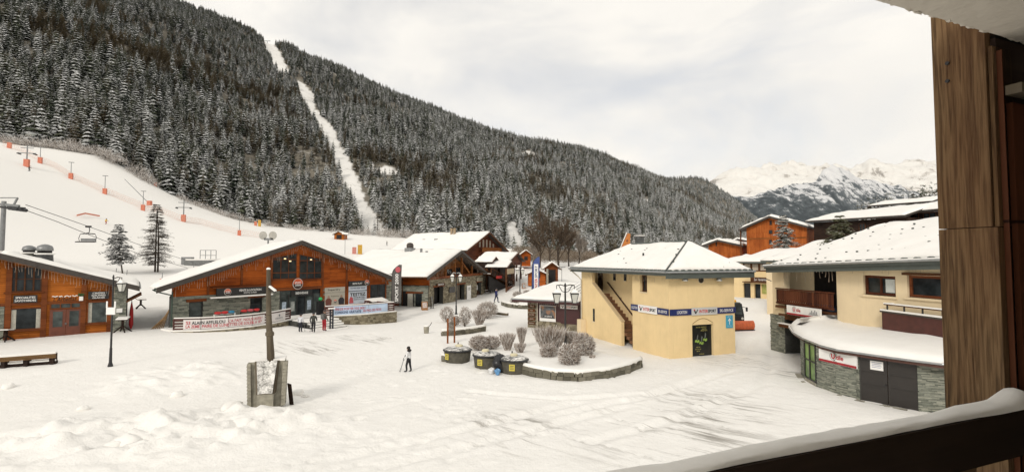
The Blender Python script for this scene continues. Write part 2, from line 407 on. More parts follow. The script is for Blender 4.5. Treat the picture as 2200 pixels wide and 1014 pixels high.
def stones(name, a0, a1, z0, z1, y, parent, mat, holes=(), w=(0.25, 0.6), h=(0.09, 0.17), proud=0.05, seed=1, gap=0.012, f=None):
    """coursed stone facing: every stone a block of its own length and depth, joined"""
    R = random.Random(seed); mb = MB(); z = z0
    while z < z1 - 0.03:
        hh = min(R.uniform(*h), z1 - z); a = a0 - R.uniform(0, 0.3)
        while a < a1:
            ww = R.uniform(*w); xa, xb = max(a, a0), min(a + ww, a1); a += ww
            if xb - xa < 0.05: continue
            if any(xb > q[0] + .02 and xa < q[1] - .02 and z + hh > q[2] + .02 and z < q[3] - .02 for q in holes):
                for q in holes:
                    if xb > q[0] + .02 and xa < q[1] - .02 and z + hh > q[2] + .02 and z < q[3] - .02:
                        if xa < q[0]: xb = q[0]
                        elif xb > q[1]: xa = q[1]
                        else: xb = xa
                if xb - xa < 0.06: continue
            p = R.uniform(0.25, 1.0) * proud
            x0, x1, zz0, zz1 = xa + gap / 2, xb - gap / 2, z + gap / 2, z + hh - gap / 2
            e = [R.uniform(-.012, .012) for _ in range(4)]
            P = [(x0, y - p + e[0], zz0), (x1, y - p + e[1], zz0), (x1, y + .02, zz0), (x0, y + .02, zz0), (x0, y - p + e[2], zz1), (x1, y - p + e[3], zz1), (x1, y + .02, zz1), (x0, y + .02, zz1)]
            if f: P = [f(*q) for q in P]
            mb.hexa(P)
        z += hh
    o = mb.build(name, mat, parent); o['kind'] = 'stuff'; return o

def window(root, fr_r, y=0.0, mframe=None, mglass=None, mull=1, bars=0, fw=0.07, depth=0.06, name='window', curtains=False, sill=None):
    a0, a1, z0, z1 = fr_r
    mframe = mframe or M_BEAM; mglass = mglass or M_GLASS
    f = MB(); yo = y - depth; yi = y + 0.02
    f.box(a0, a0 + fw, yo, yi, z0, z1); f.box(a1 - fw, a1, yo, yi, z0, z1)
    f.box(a0 + fw, a1 - fw, yo, yi, z0, z0 + fw); f.box(a0 + fw, a1 - fw, yo, yi, z1 - fw, z1)
    for i in range(mull):
        c = a0 + (a1 - a0) * (i + 1) / (mull + 1); f.box(c - fw * .4, c + fw * .4, yo + .008, yi, z0 + fw, z1 - fw)
    for i in range(bars):
        c = z0 + (z1 - z0) * (i + 1) / (bars + 1); f.box(a0 + fw, a1 - fw, yo + .015, yi, c - .025, c + .025)
    w = f.build(name, mframe, root)
    n = mull + 1
    for i in range(n):
        xa = a0 + fw + (a1 - a0 - 2 * fw) * i / n; xb = a0 + fw + (a1 - a0 - 2 * fw) * (i + 1) / n
        MB().box(xa + .01, xb - .01, y - .015, y - .006, z0 + fw * .6, z1 - fw * .6).build('pane', mglass, w)
    if curtains:
        for (ca, cb) in ((a0 + fw, a0 + fw + (a1 - a0) * .15), (a1 - fw - (a1 - a0) * .15, a1 - fw)):
            k = MB()
            for i in range(5):
                x = ca + (cb - ca) * i / 5; k.box(x, x + (cb - ca) / 5 - .01, y - .03 - .008 * (i % 2), y - .018, z0 + fw, z1 - fw * 2)
            k.build('curtain', M_CURTAIN, w)
    if sill: MB().box(a0 - .12, a1 + .12, y - depth - .10, y, z0 - .09, z0 - .002).build('sill', sill, w)
    return w

def text(s, mat, parent, a, z, y, h=None, width=None, bold=0.0, name='lettering', align='CENTER', tilt=0.0, shear=0.0, rot=None, sx=1.0):
    """flat lettering facing local -y, centred on (a, z)"""
    cu = bpy.data.curves.new('t', 'FONT'); cu.body = s; cu.size = 1; cu.align_x = align; cu.align_y = 'CENTER'; cu.resolution_u = 2
    cu.offset = bold; cu.shear = shear; cu.extrude = 0.0
    o = bpy.data.objects.new('t', cu); COL.objects.link(o)
    bpy.context.view_layer.update()
    me = bpy.data.meshes.new_from_object(o.evaluated_get(bpy.context.evaluated_depsgraph_get()))
    bpy.data.objects.remove(o); bpy.data.curves.remove(cu)
    co = np.array([v.co[:] for v in me.vertices])
    if len(co) == 0: return None
    x0, x1, y0, y1 = co[:, 0].min(), co[:, 0].max(), co[:, 1].min(), co[:, 1].max()
    kh = (h / (y1 - y0)) if h else None; kw = (width / (x1 - x0)) if width else None
    if kh is None: kh = kw
    if kw is None: kw = kh * sx
    cx, cy = (x0 + x1) / 2, (y0 + y1) / 2
    for v in me.vertices:
        X, Z = (v.co.x - cx) * kw, (v.co.y - cy) * kh
        if rot: X, Z = X * math.cos(rot) - Z * math.sin(rot), X * math.sin(rot) + Z * math.cos(rot)
        v.co = (a + X, y, z + Z + X * tilt)
    me.materials.clear(); me.materials.append(mat); me.name = name
    o = bpy.data.objects.new(name, me); COL.objects.link(o); o.parent = parent; return o

def snow_slab(name, c, th=0.22, parent=None, nx=24, ny=12, seed=0, noise=0.03, edge=0.12, mat=None, drop=0.0):
    """snow lying on the patch with corners c (c0,c1 at the eave, c2,c3 at the ridge); rounded rim, uneven top"""
    c = [Vector(p) for p in c]; n = (c[1] - c[0]).cross(c[3] - c[0]); 
    if n.length < 1e-6: n = (c[1] - c[0]).cross(c[2] - c[0])
    n.normalize()
    if n.z < 0: n = -n
    W = (c[1] - c[0]).length; Hh = ((c[3] - c[0]).length + (c[2] - c[1]).length) / 2
    V = []; F = []
    for j in range(ny + 1):
        for i in range(nx + 1):
            # crowd rows near the rim so that it rounds off
            s = i / nx; t = j / ny
            p = (c[0] * (1 - s) + c[1] * s) * (1 - t) + (c[3] * (1 - s) + c[2] * s) * t
            de = min(s * W, (1 - s) * W, t * Hh, (1 - t) * Hh * 3 + .05)
            k = min(1.0, de / edge); k = math.sqrt(max(0, 1 - (1 - k) ** 2))
            q = float(fbm(p.x * .9 + seed * 7.1, p.y * .9 + p.z + seed * 3.3, 3)) * noise * 3
            V.append(p + n * (th * (0.25 + 0.75 * k) * (1 + .9 * float(fbm(p.x * .7 + p.y * .6 + seed, p.z * .8 + seed * 2.7, 3))) + q * k) + Vector((0, 0, -drop)))
    nb = len(V)
    ring = [(i, 0) for i in range(nx + 1)] + [(nx, j) for j in range(1, ny + 1)] + [(i, ny) for i in range(nx - 1, -1, -1)] + [(0, j) for j in range(ny - 1, 0, -1)]
    idx = lambda i, j: j * (nx + 1) + i
    for j in range(ny):
        for i in range(nx): F.append((idx(i, j), idx(i + 1, j), idx(i + 1, j + 1), idx(i, j + 1)))
    rb = []
    for (i, j) in ring:
        s = i / nx; t = j / ny; p = (c[0] * (1 - s) + c[1] * s) * (1 - t) + (c[3] * (1 - s) + c[2] * s) * t
        rb.append(len(V)); V.append(p + n * 0.004)
    for k in range(len(ring)):
        a, b = ring[k], ring[(k + 1) % len(ring)]; F.append((idx(*b), idx(*a), rb[k], rb[(k + 1) % len(ring)]))
    mb = MB(); mb.v = [tuple(v) for v in V]; mb.f = F; mb.m = [0] * len(F)
    return mb.build(name, mat or M_SNOW, parent, smooth=True)
def slab(mb, c, th, m=0):
    """plate of thickness th under the patch c (four corners)"""
    c = [Vector(p) for p in c]; n = (c[1] - c[0]).cross(c[3] - c[0]).normalized()
    if n.z < 0: c = c[::-1]; n = -n
    lo = [p - n * th for p in c]
    return mb.hexa(lo + c, m)
# ================================================================ ground
GC = [(0, 1014, 16.5), (550, 1014, 16.5), (1100, 1014, 16.5), (1650, 1014, 16.5), (2200, 1014, 16.5), (237, 787, 30), (570, 880, 23.2), (877, 800, 31.2), (1000, 775, 34.5),
      (1437, 771, 35.2), (1250, 717, 46.8), (1579, 759, 37.2), (1663, 750, 39), (1845, 862, 24.7), (19, 730, 37.5), (240, 715, 40.7),
      (370, 717, 39.5), (520, 716, 42), (668, 713, 44), (853, 692, 57), (918, 665, 66), (1043, 638, 88), (1066, 650, 74), (1134, 703, 51), (1640, 650, 64), (1600, 637, 72),
      (335, 583, 92), (263, 585, 88), (0, 560, 85), (0, 312, 190), (130, 322, 196), (250, 345, 200), (330, 400, 205), (480, 462, 215), (560, 482, 220), (700, 497, 230),
      (830, 508, 235), (150, 450, 130), (400, 540, 120), (600, 512, 185), (-250, 250, 180), (950, 520, 240), (1100, 552, 190), (1250, 548, 320), (1400, 548, 400),
      (1000, 580, 120), (1150, 606, 102), (1215, 592, 118), (1540, 560, 110), (300, 500, 135), (120, 560, 82), (750, 540, 140)]
gpts = [at(*g) for g in GC] + [Vector(p) for p in ((0, -15, 0), (-40, -15, 0.2), (40, -15, 0), (-60, 15, 1.5), (45, 30, 0), (60, 60, 2.2), (52, 95, 3), (95, 70, 4), (85, 120, 6), (120, 160, 10),
        (180, 120, 16), (200, 240, 34), (70, 250, 7), (112, 300, 6), (150, 420, 8), (0, 520, 14), (-110, 30, 9), (-160, 90, 40), (-300, 150, 95), (-260, 260, 75), (60, 0, 0))]
_gx = np.array([[p.x, p.y] for p in gpts]); _gzv = np.array([p.z for p in gpts]); _c2 = 36.0
_A = np.sqrt(((_gx[:, None] - _gx[None]) ** 2).sum(-1) + _c2); _n = len(gpts)
_K = np.zeros((_n + 3, _n + 3)); _K[:_n, :_n] = _A - 0.6 * np.eye(_n) ; _K[:_n, _n] = 1; _K[:_n, _n + 1:] = _gx; _K[_n:, :_n] = _K[:_n, _n:].T
_w = np.linalg.solve(_K, np.concatenate([_gzv, [0, 0, 0]]))
def gz_np(x, y):
    x = np.asarray(x, float); y = np.asarray(y, float); r = _w[_n] + _w[_n + 1] * x + _w[_n + 2] * y
    for i in range(_n): r = r + _w[i] * np.sqrt((x - _gx[i, 0]) ** 2 + (y - _gx[i, 1]) ** 2 + _c2)
    return r
def gz(x, y): return float(gz_np(x, y))
def gp(px, py, lo=8, hi=300):
    """where the ray of a pixel meets the ground"""
    d = raydir(px, py); t = lo; last = lo
    while t < hi:
        P = CAM + d * t
        if P.z < gz(P.x, P.y):
            a, b = last, t
            for _ in range(30):
                m = (a + b) / 2; P = CAM + d * m
                if P.z < gz(P.x, P.y): b = m
                else: a = m
            P = CAM + d * b; return Vector((P.x, P.y, gz(P.x, P.y)))
        last = t; t *= 1.02
    P = CAM + d * hi; return Vector((P.x, P.y, gz(P.x, P.y)))

def axis(segs):
    out = []
    for (a, b, s) in segs:
        n = max(1, int(round((b - a) / s))); out += [a + (b - a) * i / n for i in range(n)]
    return np.array(out + [segs[-1][1]])
gxs = axis([(-420, -120, 14), (-120, -50, 3), (-50, -22, .5), (-22, 8, .14), (8, 24, .2), (24, 60, .9), (60, 140, 5), (140, 400, 20)])
gys = axis([(-30, 8, 4), (8, 15, .8), (15, 32, .14), (32, 62, .4), (62, 120, 1.5), (120, 300, 5), (300, 640, 30)])
GX, GY = np.meshgrid(gxs, gys); GZ = gz_np(GX, GY)
near = np.clip((70 - GY) / 30, 0, 1)
GZ = GZ + 0.07 * fbm(GX * .22, GY * .22, 4) + 0.030 * near * fbm(GX * 1.3, GY * 1.3, 4)
def zone(cx, cy, rx, ry, a=0.0):
    c, s = math.cos(a), math.sin(a); u = (GX - cx) * c + (GY - cy) * s; v = -(GX - cx) * s + (GY - cy) * c
    return np.exp(-((u / rx) ** 2 + (v / ry) ** 2) ** 2)
_m1 = onz(330, 930, 0.3); _m2 = onz(420, 820, 0.2); _m3 = onz(560, 905, 0.1)
rub = np.clip(zone(_m1.x, _m1.y, 6.4, 2.9, 0.25) + .8 * zone(_m2.x - 1, _m2.y, 3.2, 3.4) + .6 * zone(_m3.x, _m3.y, 2.2, 1.4), 0, 1)
rid = 1 - 2 * np.abs(fbm(GX * .8 + 4, GY * 1.1, 4))
GZ = GZ + rub * (0.22 + 0.50 * fbm(GX * .55, GY * .75, 3) + 0.42 * np.clip(fbm(GX * 1.6, GY * 2.0, 4), -.03, 1) + 0.22 * np.clip(rid - .5, 0, 1))
# wheel tracks, ski tracks and trodden rows
def track(pix, w, dep, z=0.0):
    global GZ
    pts = [onz(x, y, z) for x, y in pix]
    for a, b in zip(pts[:-1], pts[1:]):
        d = Vector((b.x - a.x, b.y - a.y)); ln = d.length; d /= ln
        t = (GX - a.x) * d.x + (GY - a.y) * d.y; n = -(GX - a.x) * d.y + (GY - a.y) * d.x + .12 * fbm(GX * .7, GY * .7, 2)
        k = np.clip((t + .3) / .6, 0, 1) * np.clip((ln - t + .3) / .6, 0, 1)
        GZ = GZ + k * (-dep * np.exp(-(n / w) ** 2) + dep * .5 * np.exp(-((np.abs(n) - 1.9 * w) / (w * .8)) ** 2))
for pix in ([(330, 1005), (480, 965), (680, 915), (900, 860)], [(350, 1014), (520, 968), (720, 912)], [(0, 985), (120, 962), (220, 945)],
            [(1180, 900), (1380, 860), (1560, 800), (1620, 730)], [(1260, 960), (1460, 905), (1640, 830), (1660, 760)], [(1000, 840), (1200, 862), (1400, 850), (1580, 800)],
            [(0, 840), (150, 820), (330, 775), (500, 755)], [(700, 1000), (1000, 930), (1250, 870)], [(820, 1014), (1100, 945), (1340, 880)], [(640, 740), (820, 720), (950, 690)]):
    track(pix, .27, .075)
for (px0, py0, px1, py1, k) in ((700, 940, 1080, 1000, 40), (1640, 640, 1660, 730, 24), (640, 745, 860, 800, 26), (880, 870, 1180, 960, 30), (100, 800, 420, 780, 22), (900, 720, 950, 790, 16)):
    a = onz(px0, py0, 0); b = onz(px1, py1, 0)
    for i in range(k):   # footprints
        t = i / k; cx = a.x + (b.x - a.x) * t + rnd.gauss(0, .5); cy = a.y + (b.y - a.y) * t + rnd.gauss(0, .5)
        GZ = GZ - .06 * np.exp(-(((GX - cx) / .17) ** 2 + ((GY - cy) / .2) ** 2)) * near
def dent(cx, cy, rx, ry, dep):
    i0, i1 = np.searchsorted(gxs, (cx - 3 * rx, cx + 3 * rx)); j0, j1 = np.searchsorted(gys, (cy - 3 * ry, cy + 3 * ry)); X = GX[j0:j1, i0:i1]; Y = GY[j0:j1, i0:i1]; e = ((X - cx) / rx) ** 2 + ((Y - cy) / ry) ** 2
    GZ[j0:j1, i0:i1] += dep * (-np.exp(-e) + .45 * np.exp(-(e - 2.2) ** 2))
for k in range(70):   # lines of boot prints crossing the square
    a = Vector((rnd.uniform(-18, 14), rnd.uniform(16, 44))); an = rnd.uniform(0, 6.28); n = rnd.randint(6, 22)
    for i in range(n):
        an += rnd.gauss(0, .06); a = a + Vector((math.cos(an), math.sin(an))) * .62; o_ = .11 * (-1) ** i; dent(a.x - math.sin(an) * o_ + rnd.gauss(0, .05), a.y + math.cos(an) * o_, .14, .14, .06)
for k in range(260): dent(rnd.gauss(-8, 6), rnd.gauss(24, 5), rnd.uniform(.12, .35), rnd.uniform(.12, .3), rnd.uniform(-.07, .06))
nx_, ny_ = len(gxs), len(gys)
V = np.stack([GX.ravel(), GY.ravel(), GZ.ravel()], 1)
ii = (np.arange(ny_ - 1)[:, None] * nx_ + np.arange(nx_ - 1)[None]).ravel()
F = np.stack([ii, ii + 1, ii + nx_ + 1, ii + nx_], 1)
def np_mesh(name, V, F, mat, smooth=True):
    me = bpy.data.meshes.new(name); me.vertices.add(len(V)); me.vertices.foreach_set('co', V.astype(np.float32).ravel())
    me.loops.add(F.size); me.loops.foreach_set('vertex_index', F.astype(np.int32).ravel())
    me.polygons.add(len(F)); me.polygons.foreach_set('loop_start', np.arange(0, F.size, F.shape[1], dtype=np.int32))
    me.polygons.foreach_set('loop_total', np.full(len(F), F.shape[1], dtype=np.int32))
    me.materials.append(mat); me.update(calc_edges=True); me.validate()
    if smooth: me.polygons.foreach_set('use_smooth', [True] * len(me.polygons))
    o = bpy.data.objects.new(name, me); COL.objects.link(o); return o
t = NT('trodden_snow'); v = t.mapping(); rot = math.radians(37)
mr0 = t.mapping(rot=(0, 0, rot)); mq = t.n('ShaderNodeMapping'); mq.inputs['Scale'].default_value = (.22, 1.6, 1); t.l(mr0, mq.inputs[0]); mr = mq.outputs[0]; st = t.noise(mr, 1.5, 7, 0.72, 0.3)
br_ = t.noise(v, 0.16, 3); fn = t.noise(v, 2.2, 6, 0.65); fn2 = t.noise(v, 9, 5, 0.6)
def disc(cx, cy, r):
    m = t.n('ShaderNodeVectorMath', operation='DISTANCE'); fl = t.n('ShaderNodeVectorMath', operation='MULTIPLY'); fl.inputs[1].default_value = (1, 1, 0)
    t.l(t.tc.outputs['Object'], fl.inputs[0]); t.l(fl.outputs[0], m.inputs[0]); m.inputs[1].default_value = (cx, cy, 0)
    return t.ramp(t.math('DIVIDE', m.outputs[1], r), [(0.35, 1.0), (1.0, 0.0)])
zs = None
for (px, py, r) in ((1420, 935, 5.5), (1100, 930, 3.4), (1880, 880, 4.2), (1750, 800, 4.5), (1640, 780, 4.5), (1330, 745, 3.5), (640, 765, 4), (800, 735, 3.5), (1500, 880, 5)):
    p = onz(px, py, 0); d = disc(p.x, p.y, r); zs = d if zs is None else t.math('MAXIMUM', zs, d)
worn = t.math('MULTIPLY', t.ramp(t.math('ADD', st, t.math('MULTIPLY', t.math('SUBTRACT', br_, .5), .5)), [(0.52, 0.0), (0.68, 1.0)]), zs)
soil = t.math('MULTIPLY', t.ramp(fn, [(0.60, 0.0), (0.8, 1.0)]), 0.16)
c = t.mix(t.ramp(fn, [(0.3, 0.0), (0.75, 1.0)]), SNOWC, (0.87, 0.85, 0.81))
c = t.mix(soil, c, (0.55, 0.52, 0.45)); c = t.mix(t.math('MULTIPLY', worn, 0.74), c, (0.17, 0.15, 0.12))
t.base(c); t.set(0.72, 0, 0.15); t.bump(t.math('ADD', t.math('MULTIPLY', fn, 1.0), t.math('MULTIPLY', fn2, 0.5)), 0.6, 0.10)
M_GROUND = t.mat
g = np_mesh('snowy_ground', V, F, M_GROUND); tag(g, 'trodden snow of the square and the white ski slope behind', kind='structure')

# ================================================================ mountains
def interp(tab, x, k):
    return float(np.interp(x, [r[0] for r in tab], [r[k] for r in tab]))
def loft(name, bot, top, n, m, mat, amp, fr, x0, x1, back=300, bulge=0.0, seed=0, label=None, down=4, crag=0.0, clear=False):
    """slope between a foot line and a ridge line (pixel, pixel, distance), with folds, and a far side behind the ridge"""
    xs = np.linspace(x0, x1, n); R = np.zeros((m + 4, n, 3))
    for i, x in enumerate(xs):
        B = at(x, interp(bot, x, 1), interp(bot, x, 2)); T = at(x, interp(top, x, 1), interp(top, x, 2)); B.z -= down
        for j in range(m + 1):
            s = j / m; P = B.lerp(T, s); P.z += bulge * math.sin(math.pi * s); R[j, i] = P
        for j in range(1, 4):
            P = T + Vector((T.x / T.y * back * j / 3, back * j / 3, -back * .5 * j / 3)); R[m + j, i] = P
    s = np.concatenate([np.linspace(0, 1, m + 1), np.ones(3)])[:, None]
    fall = np.sin(np.pi * np.clip(s * .9, 0, 1)) * .9 + .1 * (s > 0)
    N = fbm(R[..., 0] * fr + seed, (R[..., 1] * .6 + R[..., 2]) * fr + seed * 2, 5)
    R[..., 2] += amp * N * fall
    if crag:
        C = 0.5 - np.abs(fbm(R[..., 0] * fr * 1.8 + 5, (R[..., 1] * .3 + R[..., 2] * 1.6) * fr * 1.8, 6, .6)); R[..., 2] += crag * C * np.clip(s * 1.6, 0, 1)
    V = R.reshape(-1, 3); mm = m + 4
    ii = (np.arange(mm - 1)[:, None] * n + np.arange(n - 1)[None]).ravel(); F = np.stack([ii, ii + 1, ii + n + 1, ii + n], 1)
    o = np_mesh(name, V, F, mat); tag(o, label, kind='structure')
    if clear:
        A_ = np.zeros(len(V), np.float32)
        for i, p in enumerate(V):
            X, Y = proj(Vector(p))
            if -20 < X < 1700 and any(inpoly(X, Y, P) for P in CLEAR): A_[i] = 1
        o.data.attributes.new('open', 'FLOAT', 'POINT').data.foreach_set('value', A_)
    return R
# clearings: the cut lift line and open meadows, as outlines on the slope
CLEAR = [[(564, 84), (588, 92), (606, 120), (622, 154), (594, 156), (578, 128)], [(636, 172), (654, 180), (680, 210), (676, 232), (704, 262), (720, 280), (734, 316), (756, 350), (774, 396), (786, 432), (812, 466), (838, 512), (778, 512), (766, 462), (745, 412), (724, 362), (708, 322), (687, 288), (666, 254), (648, 218), (638, 190)],
         [(786, 352), (800, 350), (806, 364), (828, 354), (848, 364), (862, 376), (830, 378), (800, 370)], [(1100, 334), (1126, 328), (1134, 322), (1152, 330), (1150, 338), (1106, 346)], [(936, 384), (952, 388), (958, 398), (944, 398)],
         [(1086, 480), (1104, 474), (1118, 510), (1130, 540), (1098, 540)], [(1350, 410), (1362, 409), (1360, 414), (1350, 414)], [(1378, 428), (1400, 430), (1398, 436), (1380, 436)]]
def inpoly(x, y, P):
    c = False; j = len(P) - 1
    for i in range(len(P)):
        if (P[i][1] > y) != (P[j][1] > y) and x < (P[j][0] - P[i][0]) * (y - P[i][1]) / (P[j][1] - P[i][1]) + P[i][0]: c = not c
        j = i
    return c
BOT1 = [(-420, 235, 178), (-250, 262, 180), (0, 318, 190), (130, 328, 196), (250, 350, 200), (330, 404, 205), (480, 466, 215), (560, 486, 220), (700, 500, 230), (830, 510, 235), (950, 515, 255),
        (1100, 535, 280), (1250, 548, 330), (1400, 552, 420), (1500, 552, 500), (1620, 552, 560), (1760, 552, 600)]
TOP1 = [(-420, -400, 860), (-250, -330, 870), (0, -195, 880), (200, -92, 900), (370, 2, 920), (430, 22, 925), (490, 48, 930), (540, 72, 945), (572, 98, 955), (600, 104, 975), (650, 118, 985), (700, 134, 1000), (760, 160, 1020), (800, 182, 1040),
        (900, 224, 1090), (1000, 266, 1130), (1060, 286, 1160), (1100, 296, 1180), (1200, 315, 1230), (1250, 323, 1250), (1320, 347, 1290), (1400, 380, 1330), (1450, 402, 1350), (1500, 428, 1370), (1560, 468, 1400), (1620, 508, 1420), (1700, 545, 1430), (1760, 551, 1440)]
t = NT('forest_floor'); v = t.mapping(); a = t.noise(v, 0.07, 6, .65); b = t.noise(v, 0.35, 5, .7)
op = t.n('ShaderNodeAttribute'); op.attribute_name = 'open'
f_ = t.math('ADD', t.math('ADD', t.math('MULTIPLY', a, .5), t.math('MULTIPLY', b, .5)), t.math('MULTIPLY', op.outputs['Fac'], -.30))
t.base(t.mix(t.ramp(f_, [(0.24, 0.0), (0.46, 1.0)]), (0.80, 0.78, 0.74), (0.19, 0.17, 0.135))); t.set(.9, 0, .1)
M_FLOOR = t.mat
R1 = loft('wooded_mountain', BOT1, TOP1, 330, 120, M_FLOOR, 26, .011, -420, 1760, 400, bulge=14, clear=True, label='snow-floored flank of the wooded mountain on the left')
BOT2 = [(1250, 470, 1700), (1400, 480, 1700), (1500, 520, 1700), (1600, 545, 1700), (1700, 550, 1750), (1800, 550, 1800)]
TOP2 = [(1250, 430, 2300), (1340, 394, 2300), (1395, 385, 2300), (1430, 384, 2300), (1480, 381, 2320), (1505, 384, 2330), (1530, 396, 2340), (1560, 416, 2350), (1590, 440, 2360), (1620, 470, 2370), (1660, 500, 2380), (1720, 530, 2390), (1800, 549, 2400)]
R2 = loft('wooded_hill', BOT2, TOP2, 60, 30, M_FLOOR, 40, .005, 1250, 1800, 500, bulge=30, label='darker wooded hill beyond the main slope', seed=3)
t = NT('streaked_forest_flank'); v = t.mapping(); ms = t.mapping(scale=(.006, .002, .0016), rot=(0, math.radians(24), 0)); a = t.noise(ms, 1.6, 8, .68, 1.0)
b = t.noise(v, .02, 6, .7); sp = t.n('ShaderNodeSeparateXYZ'); t.l(t.tc.outputs['Object'], sp.inputs[0])
hgt = t.math('DIVIDE', sp.outputs[2], 1300.0)
f = t.math('ADD', t.math('ADD', t.math('MULTIPLY', a, .65), t.math('MULTIPLY', b, .4)), t.math('MULTIPLY', t.math('SUBTRACT', hgt, .36), .55))
t.base(t.ramp(f, [(0.46, (0.040, 0.050, 0.055)), (0.545, (0.10, 0.115, 0.122)), (0.60, (0.60, 0.60, 0.60)), (0.9, (0.82, 0.81, 0.79))])); t.set(.9, 0, .1)
M_FLANK = t.mat
BOT3 = [(1480, 560, 3000), (1600, 560, 3000), (1900, 560, 3000), (2200, 560, 3000)]
TOP3 = [(1480, 470, 4300), (1560, 440, 4300), (1590, 428, 4300), (1640, 416, 4300), (1690, 405, 4350), (1720, 398, 4400), (1745, 385, 4450), (1762, 376, 4500), (1786, 357, 4600), (1805, 364, 4600), (1840, 378, 4600), (1880, 388, 4600), (1930, 401, 4650), (2000, 425, 4700), (2060, 440, 4700), (2200, 450, 4700)]
R3 = loft('streaked_mountain', BOT3, TOP3, 200, 90, M_FLANK, 120, .0016, 1480, 2200, 700, bulge=0, label='dark mountain flank streaked with snow gullies above the brown residences', seed=5, crag=90)
t = NT('bright_snow_peaks'); v = t.mapping(); g_ = t.n('ShaderNodeNewGeometry'); sn = t.n('ShaderNodeSeparateXYZ'); t.l(g_.outputs['Normal'], sn.inputs[0])
a = t.noise(v, .004, 8, .7, .6); a2 = t.noise(v, .0011, 4, .5)
f = t.math('ADD', t.math('ADD', t.math('MULTIPLY', a, .7), t.math('MULTIPLY', a2, .35)), t.math('MULTIPLY', sn.outputs[2], -.25))
sp = t.n('ShaderNodeSeparateXYZ'); t.l(t.tc.outputs['Object'], sp.inputs[0])
t.base(t.ramp(f, [(0.27, (0.80, 0.78, 0.73)), (0.37, (0.74, 0.71, 0.66)), (0.42, (0.36, 0.33, 0.29)), (0.52, (0.17, 0.165, 0.165))])); t.set(.8, 0, .1)
M_PEAK = t.mat
BOT4 = [(1380, 470, 5200), (2400, 470, 5200)]
TOP4 = [(1380, 440, 7600), (1480, 415, 7600), (1530, 395, 7600), (1545, 389, 7600), (1565, 378, 7600), (1585, 371, 7600), (1620, 366, 7650), (1640, 357, 7700), (1655, 355, 7700), (1680, 348, 7800), (1700, 352, 7800), (1740, 353, 7800), (1770, 356, 7800),
        (1800, 360, 8000), (1830, 362, 8200), (1850, 356, 8300), (1868, 343, 8300), (1880, 346, 8300), (1900, 354, 8300), (1925, 358, 8300), (1945, 353, 8300), (1975, 349, 8300), (2010, 350, 8300), (2100, 340, 8300), (2400, 330, 8300)]
R4 = loft('snowy_peaks', BOT4, TOP4, 260, 70, M_PEAK, 160, .0012, 1380, 2400, 1500, bulge=-60, label='bright snow-covered peaks on the horizon', seed=8, crag=150)

# ================================================================ trees of the forest
def conifer(tiers, nf, R, seed, droop=0.42, rag=0.35, fine=False):
    """crown of unit height: whorls of drooping fronds, each a ridged kite with a ragged rim"""
    Q = random.Random(seed); mb = MB(); lean = (Q.uniform(-.02, .02), Q.uniform(-.02, .02))
    for k in range(tiers):
        h = 0.10 + 0.88 * (k / (tiers - 1)) ** 0.92; rr = R * (1 - h) ** 0.82 * Q.uniform(.8, 1.12) + .012
        if k < 2: rr *= .8
        off = Q.uniform(0, 6.28)
        for i in range(nf if h < .8 else max(4, nf - 3)):
            a = off + 2 * math.pi * i / nf + Q.uniform(-.25, .25); r = rr * Q.uniform(1 - rag, 1 + rag * .5)
            w = r * Q.uniform(.22, .40); dz = -r * droop * Q.uniform(.6, 1.3); z = h + Q.uniform(-.012, .012)
            ca, sa = math.cos(a), math.sin(a); ox, oy = lean[0] * h, lean[1] * h
            def P(rad, t, zz): return (ox + ca * rad - sa * t, oy + sa * rad + ca * t, zz)
            b0 = P(0, 0, z + r * .10); c = P(r * .55, 0, z + dz * .35 + .006); tip = P(r, Q.uniform(-.1, .1) * w, z + dz)
            l = P(r * .55, w, z + dz * .62); rg = P(r * .58, -w, z + dz * .62); 
            if fine:
                l2 = P(r * .82, w * .62, z + dz * .95); r2 = P(r * .80, -w * .66, z + dz * .95); c2 = P(r * .8, 0, z + dz * .66 + .004)
                n = len(mb.v); mb.v += [b0, c, tip, l, rg, l2, r2, c2]
                for q in ((0, 1, 3), (0, 4, 1), (3, 1, 7), (3, 7, 5), (5, 7, 2), (1, 4, 7), (4, 6, 7), (6, 2, 7)): mb.f.append(tuple(n + x for x in q)); mb.m.append(0)
            else:
                n = len(mb.v); mb.v += [b0, c, tip, l, rg]
                for q in ((0, 1, 3), (3, 1, 2), (2, 1, 4), (4, 1, 0)): mb.f.append(tuple(n + x for x in q)); mb.m.append(0)
    return mb
def foliage(name, dark, mid, snow_lo, snow_hi, snowc=(0.66, 0.66, 0.65), inst_rand=True):
    t = NT(name); g = t.n('ShaderNodeNewGeometry'); sn = t.n('ShaderNodeSeparateXYZ'); t.l(g.outputs['True Normal'], sn.inputs[0])
    oi = t.n('ShaderNodeObjectInfo'); ns = t.noise(t.mapping(), 9, 3)
    up = t.math('ABSOLUTE', sn.outputs[2])
    f = t.math('ADD', t.math('MULTIPLY', up, .40), t.math('MULTIPLY', g.outputs['Random Per Island'], .42)); f = t.math('ADD', f, t.math('MULTIPLY', t.math('SUBTRACT', ns, .5), .5))
    f = t.math('ADD', f, t.math('MULTIPLY', t.math('SUBTRACT', oi.outputs['Random'], .42), .40))
    rv = t.math('FRACT', t.math('MULTIPLY', oi.outputs['Random'], 7.31)); col = t.mix(rv, dark, mid); f2 = t.math('MULTIPLY', t.ramp(f, [(snow_lo, 0.0), (snow_hi, 1.0)]), t.math('SUBTRACT', 1.0, g.outputs['Backfacing']))
    t.base(t.mix(f2, col, snowc)); t.set(.85, 0, .15); MATS[name] = t.mat; return t.mat
M_SPRUCE = foliage('snowy_spruce', (0.022, 0.031, 0.020), (0.088, 0.096, 0.060), 0.38, 0.74)
M_SPRUCE2 = foliage('light_snow_spruce', (0.055, 0.062, 0.038), (0.12, 0.118, 0.075), 0.42, 0.82)
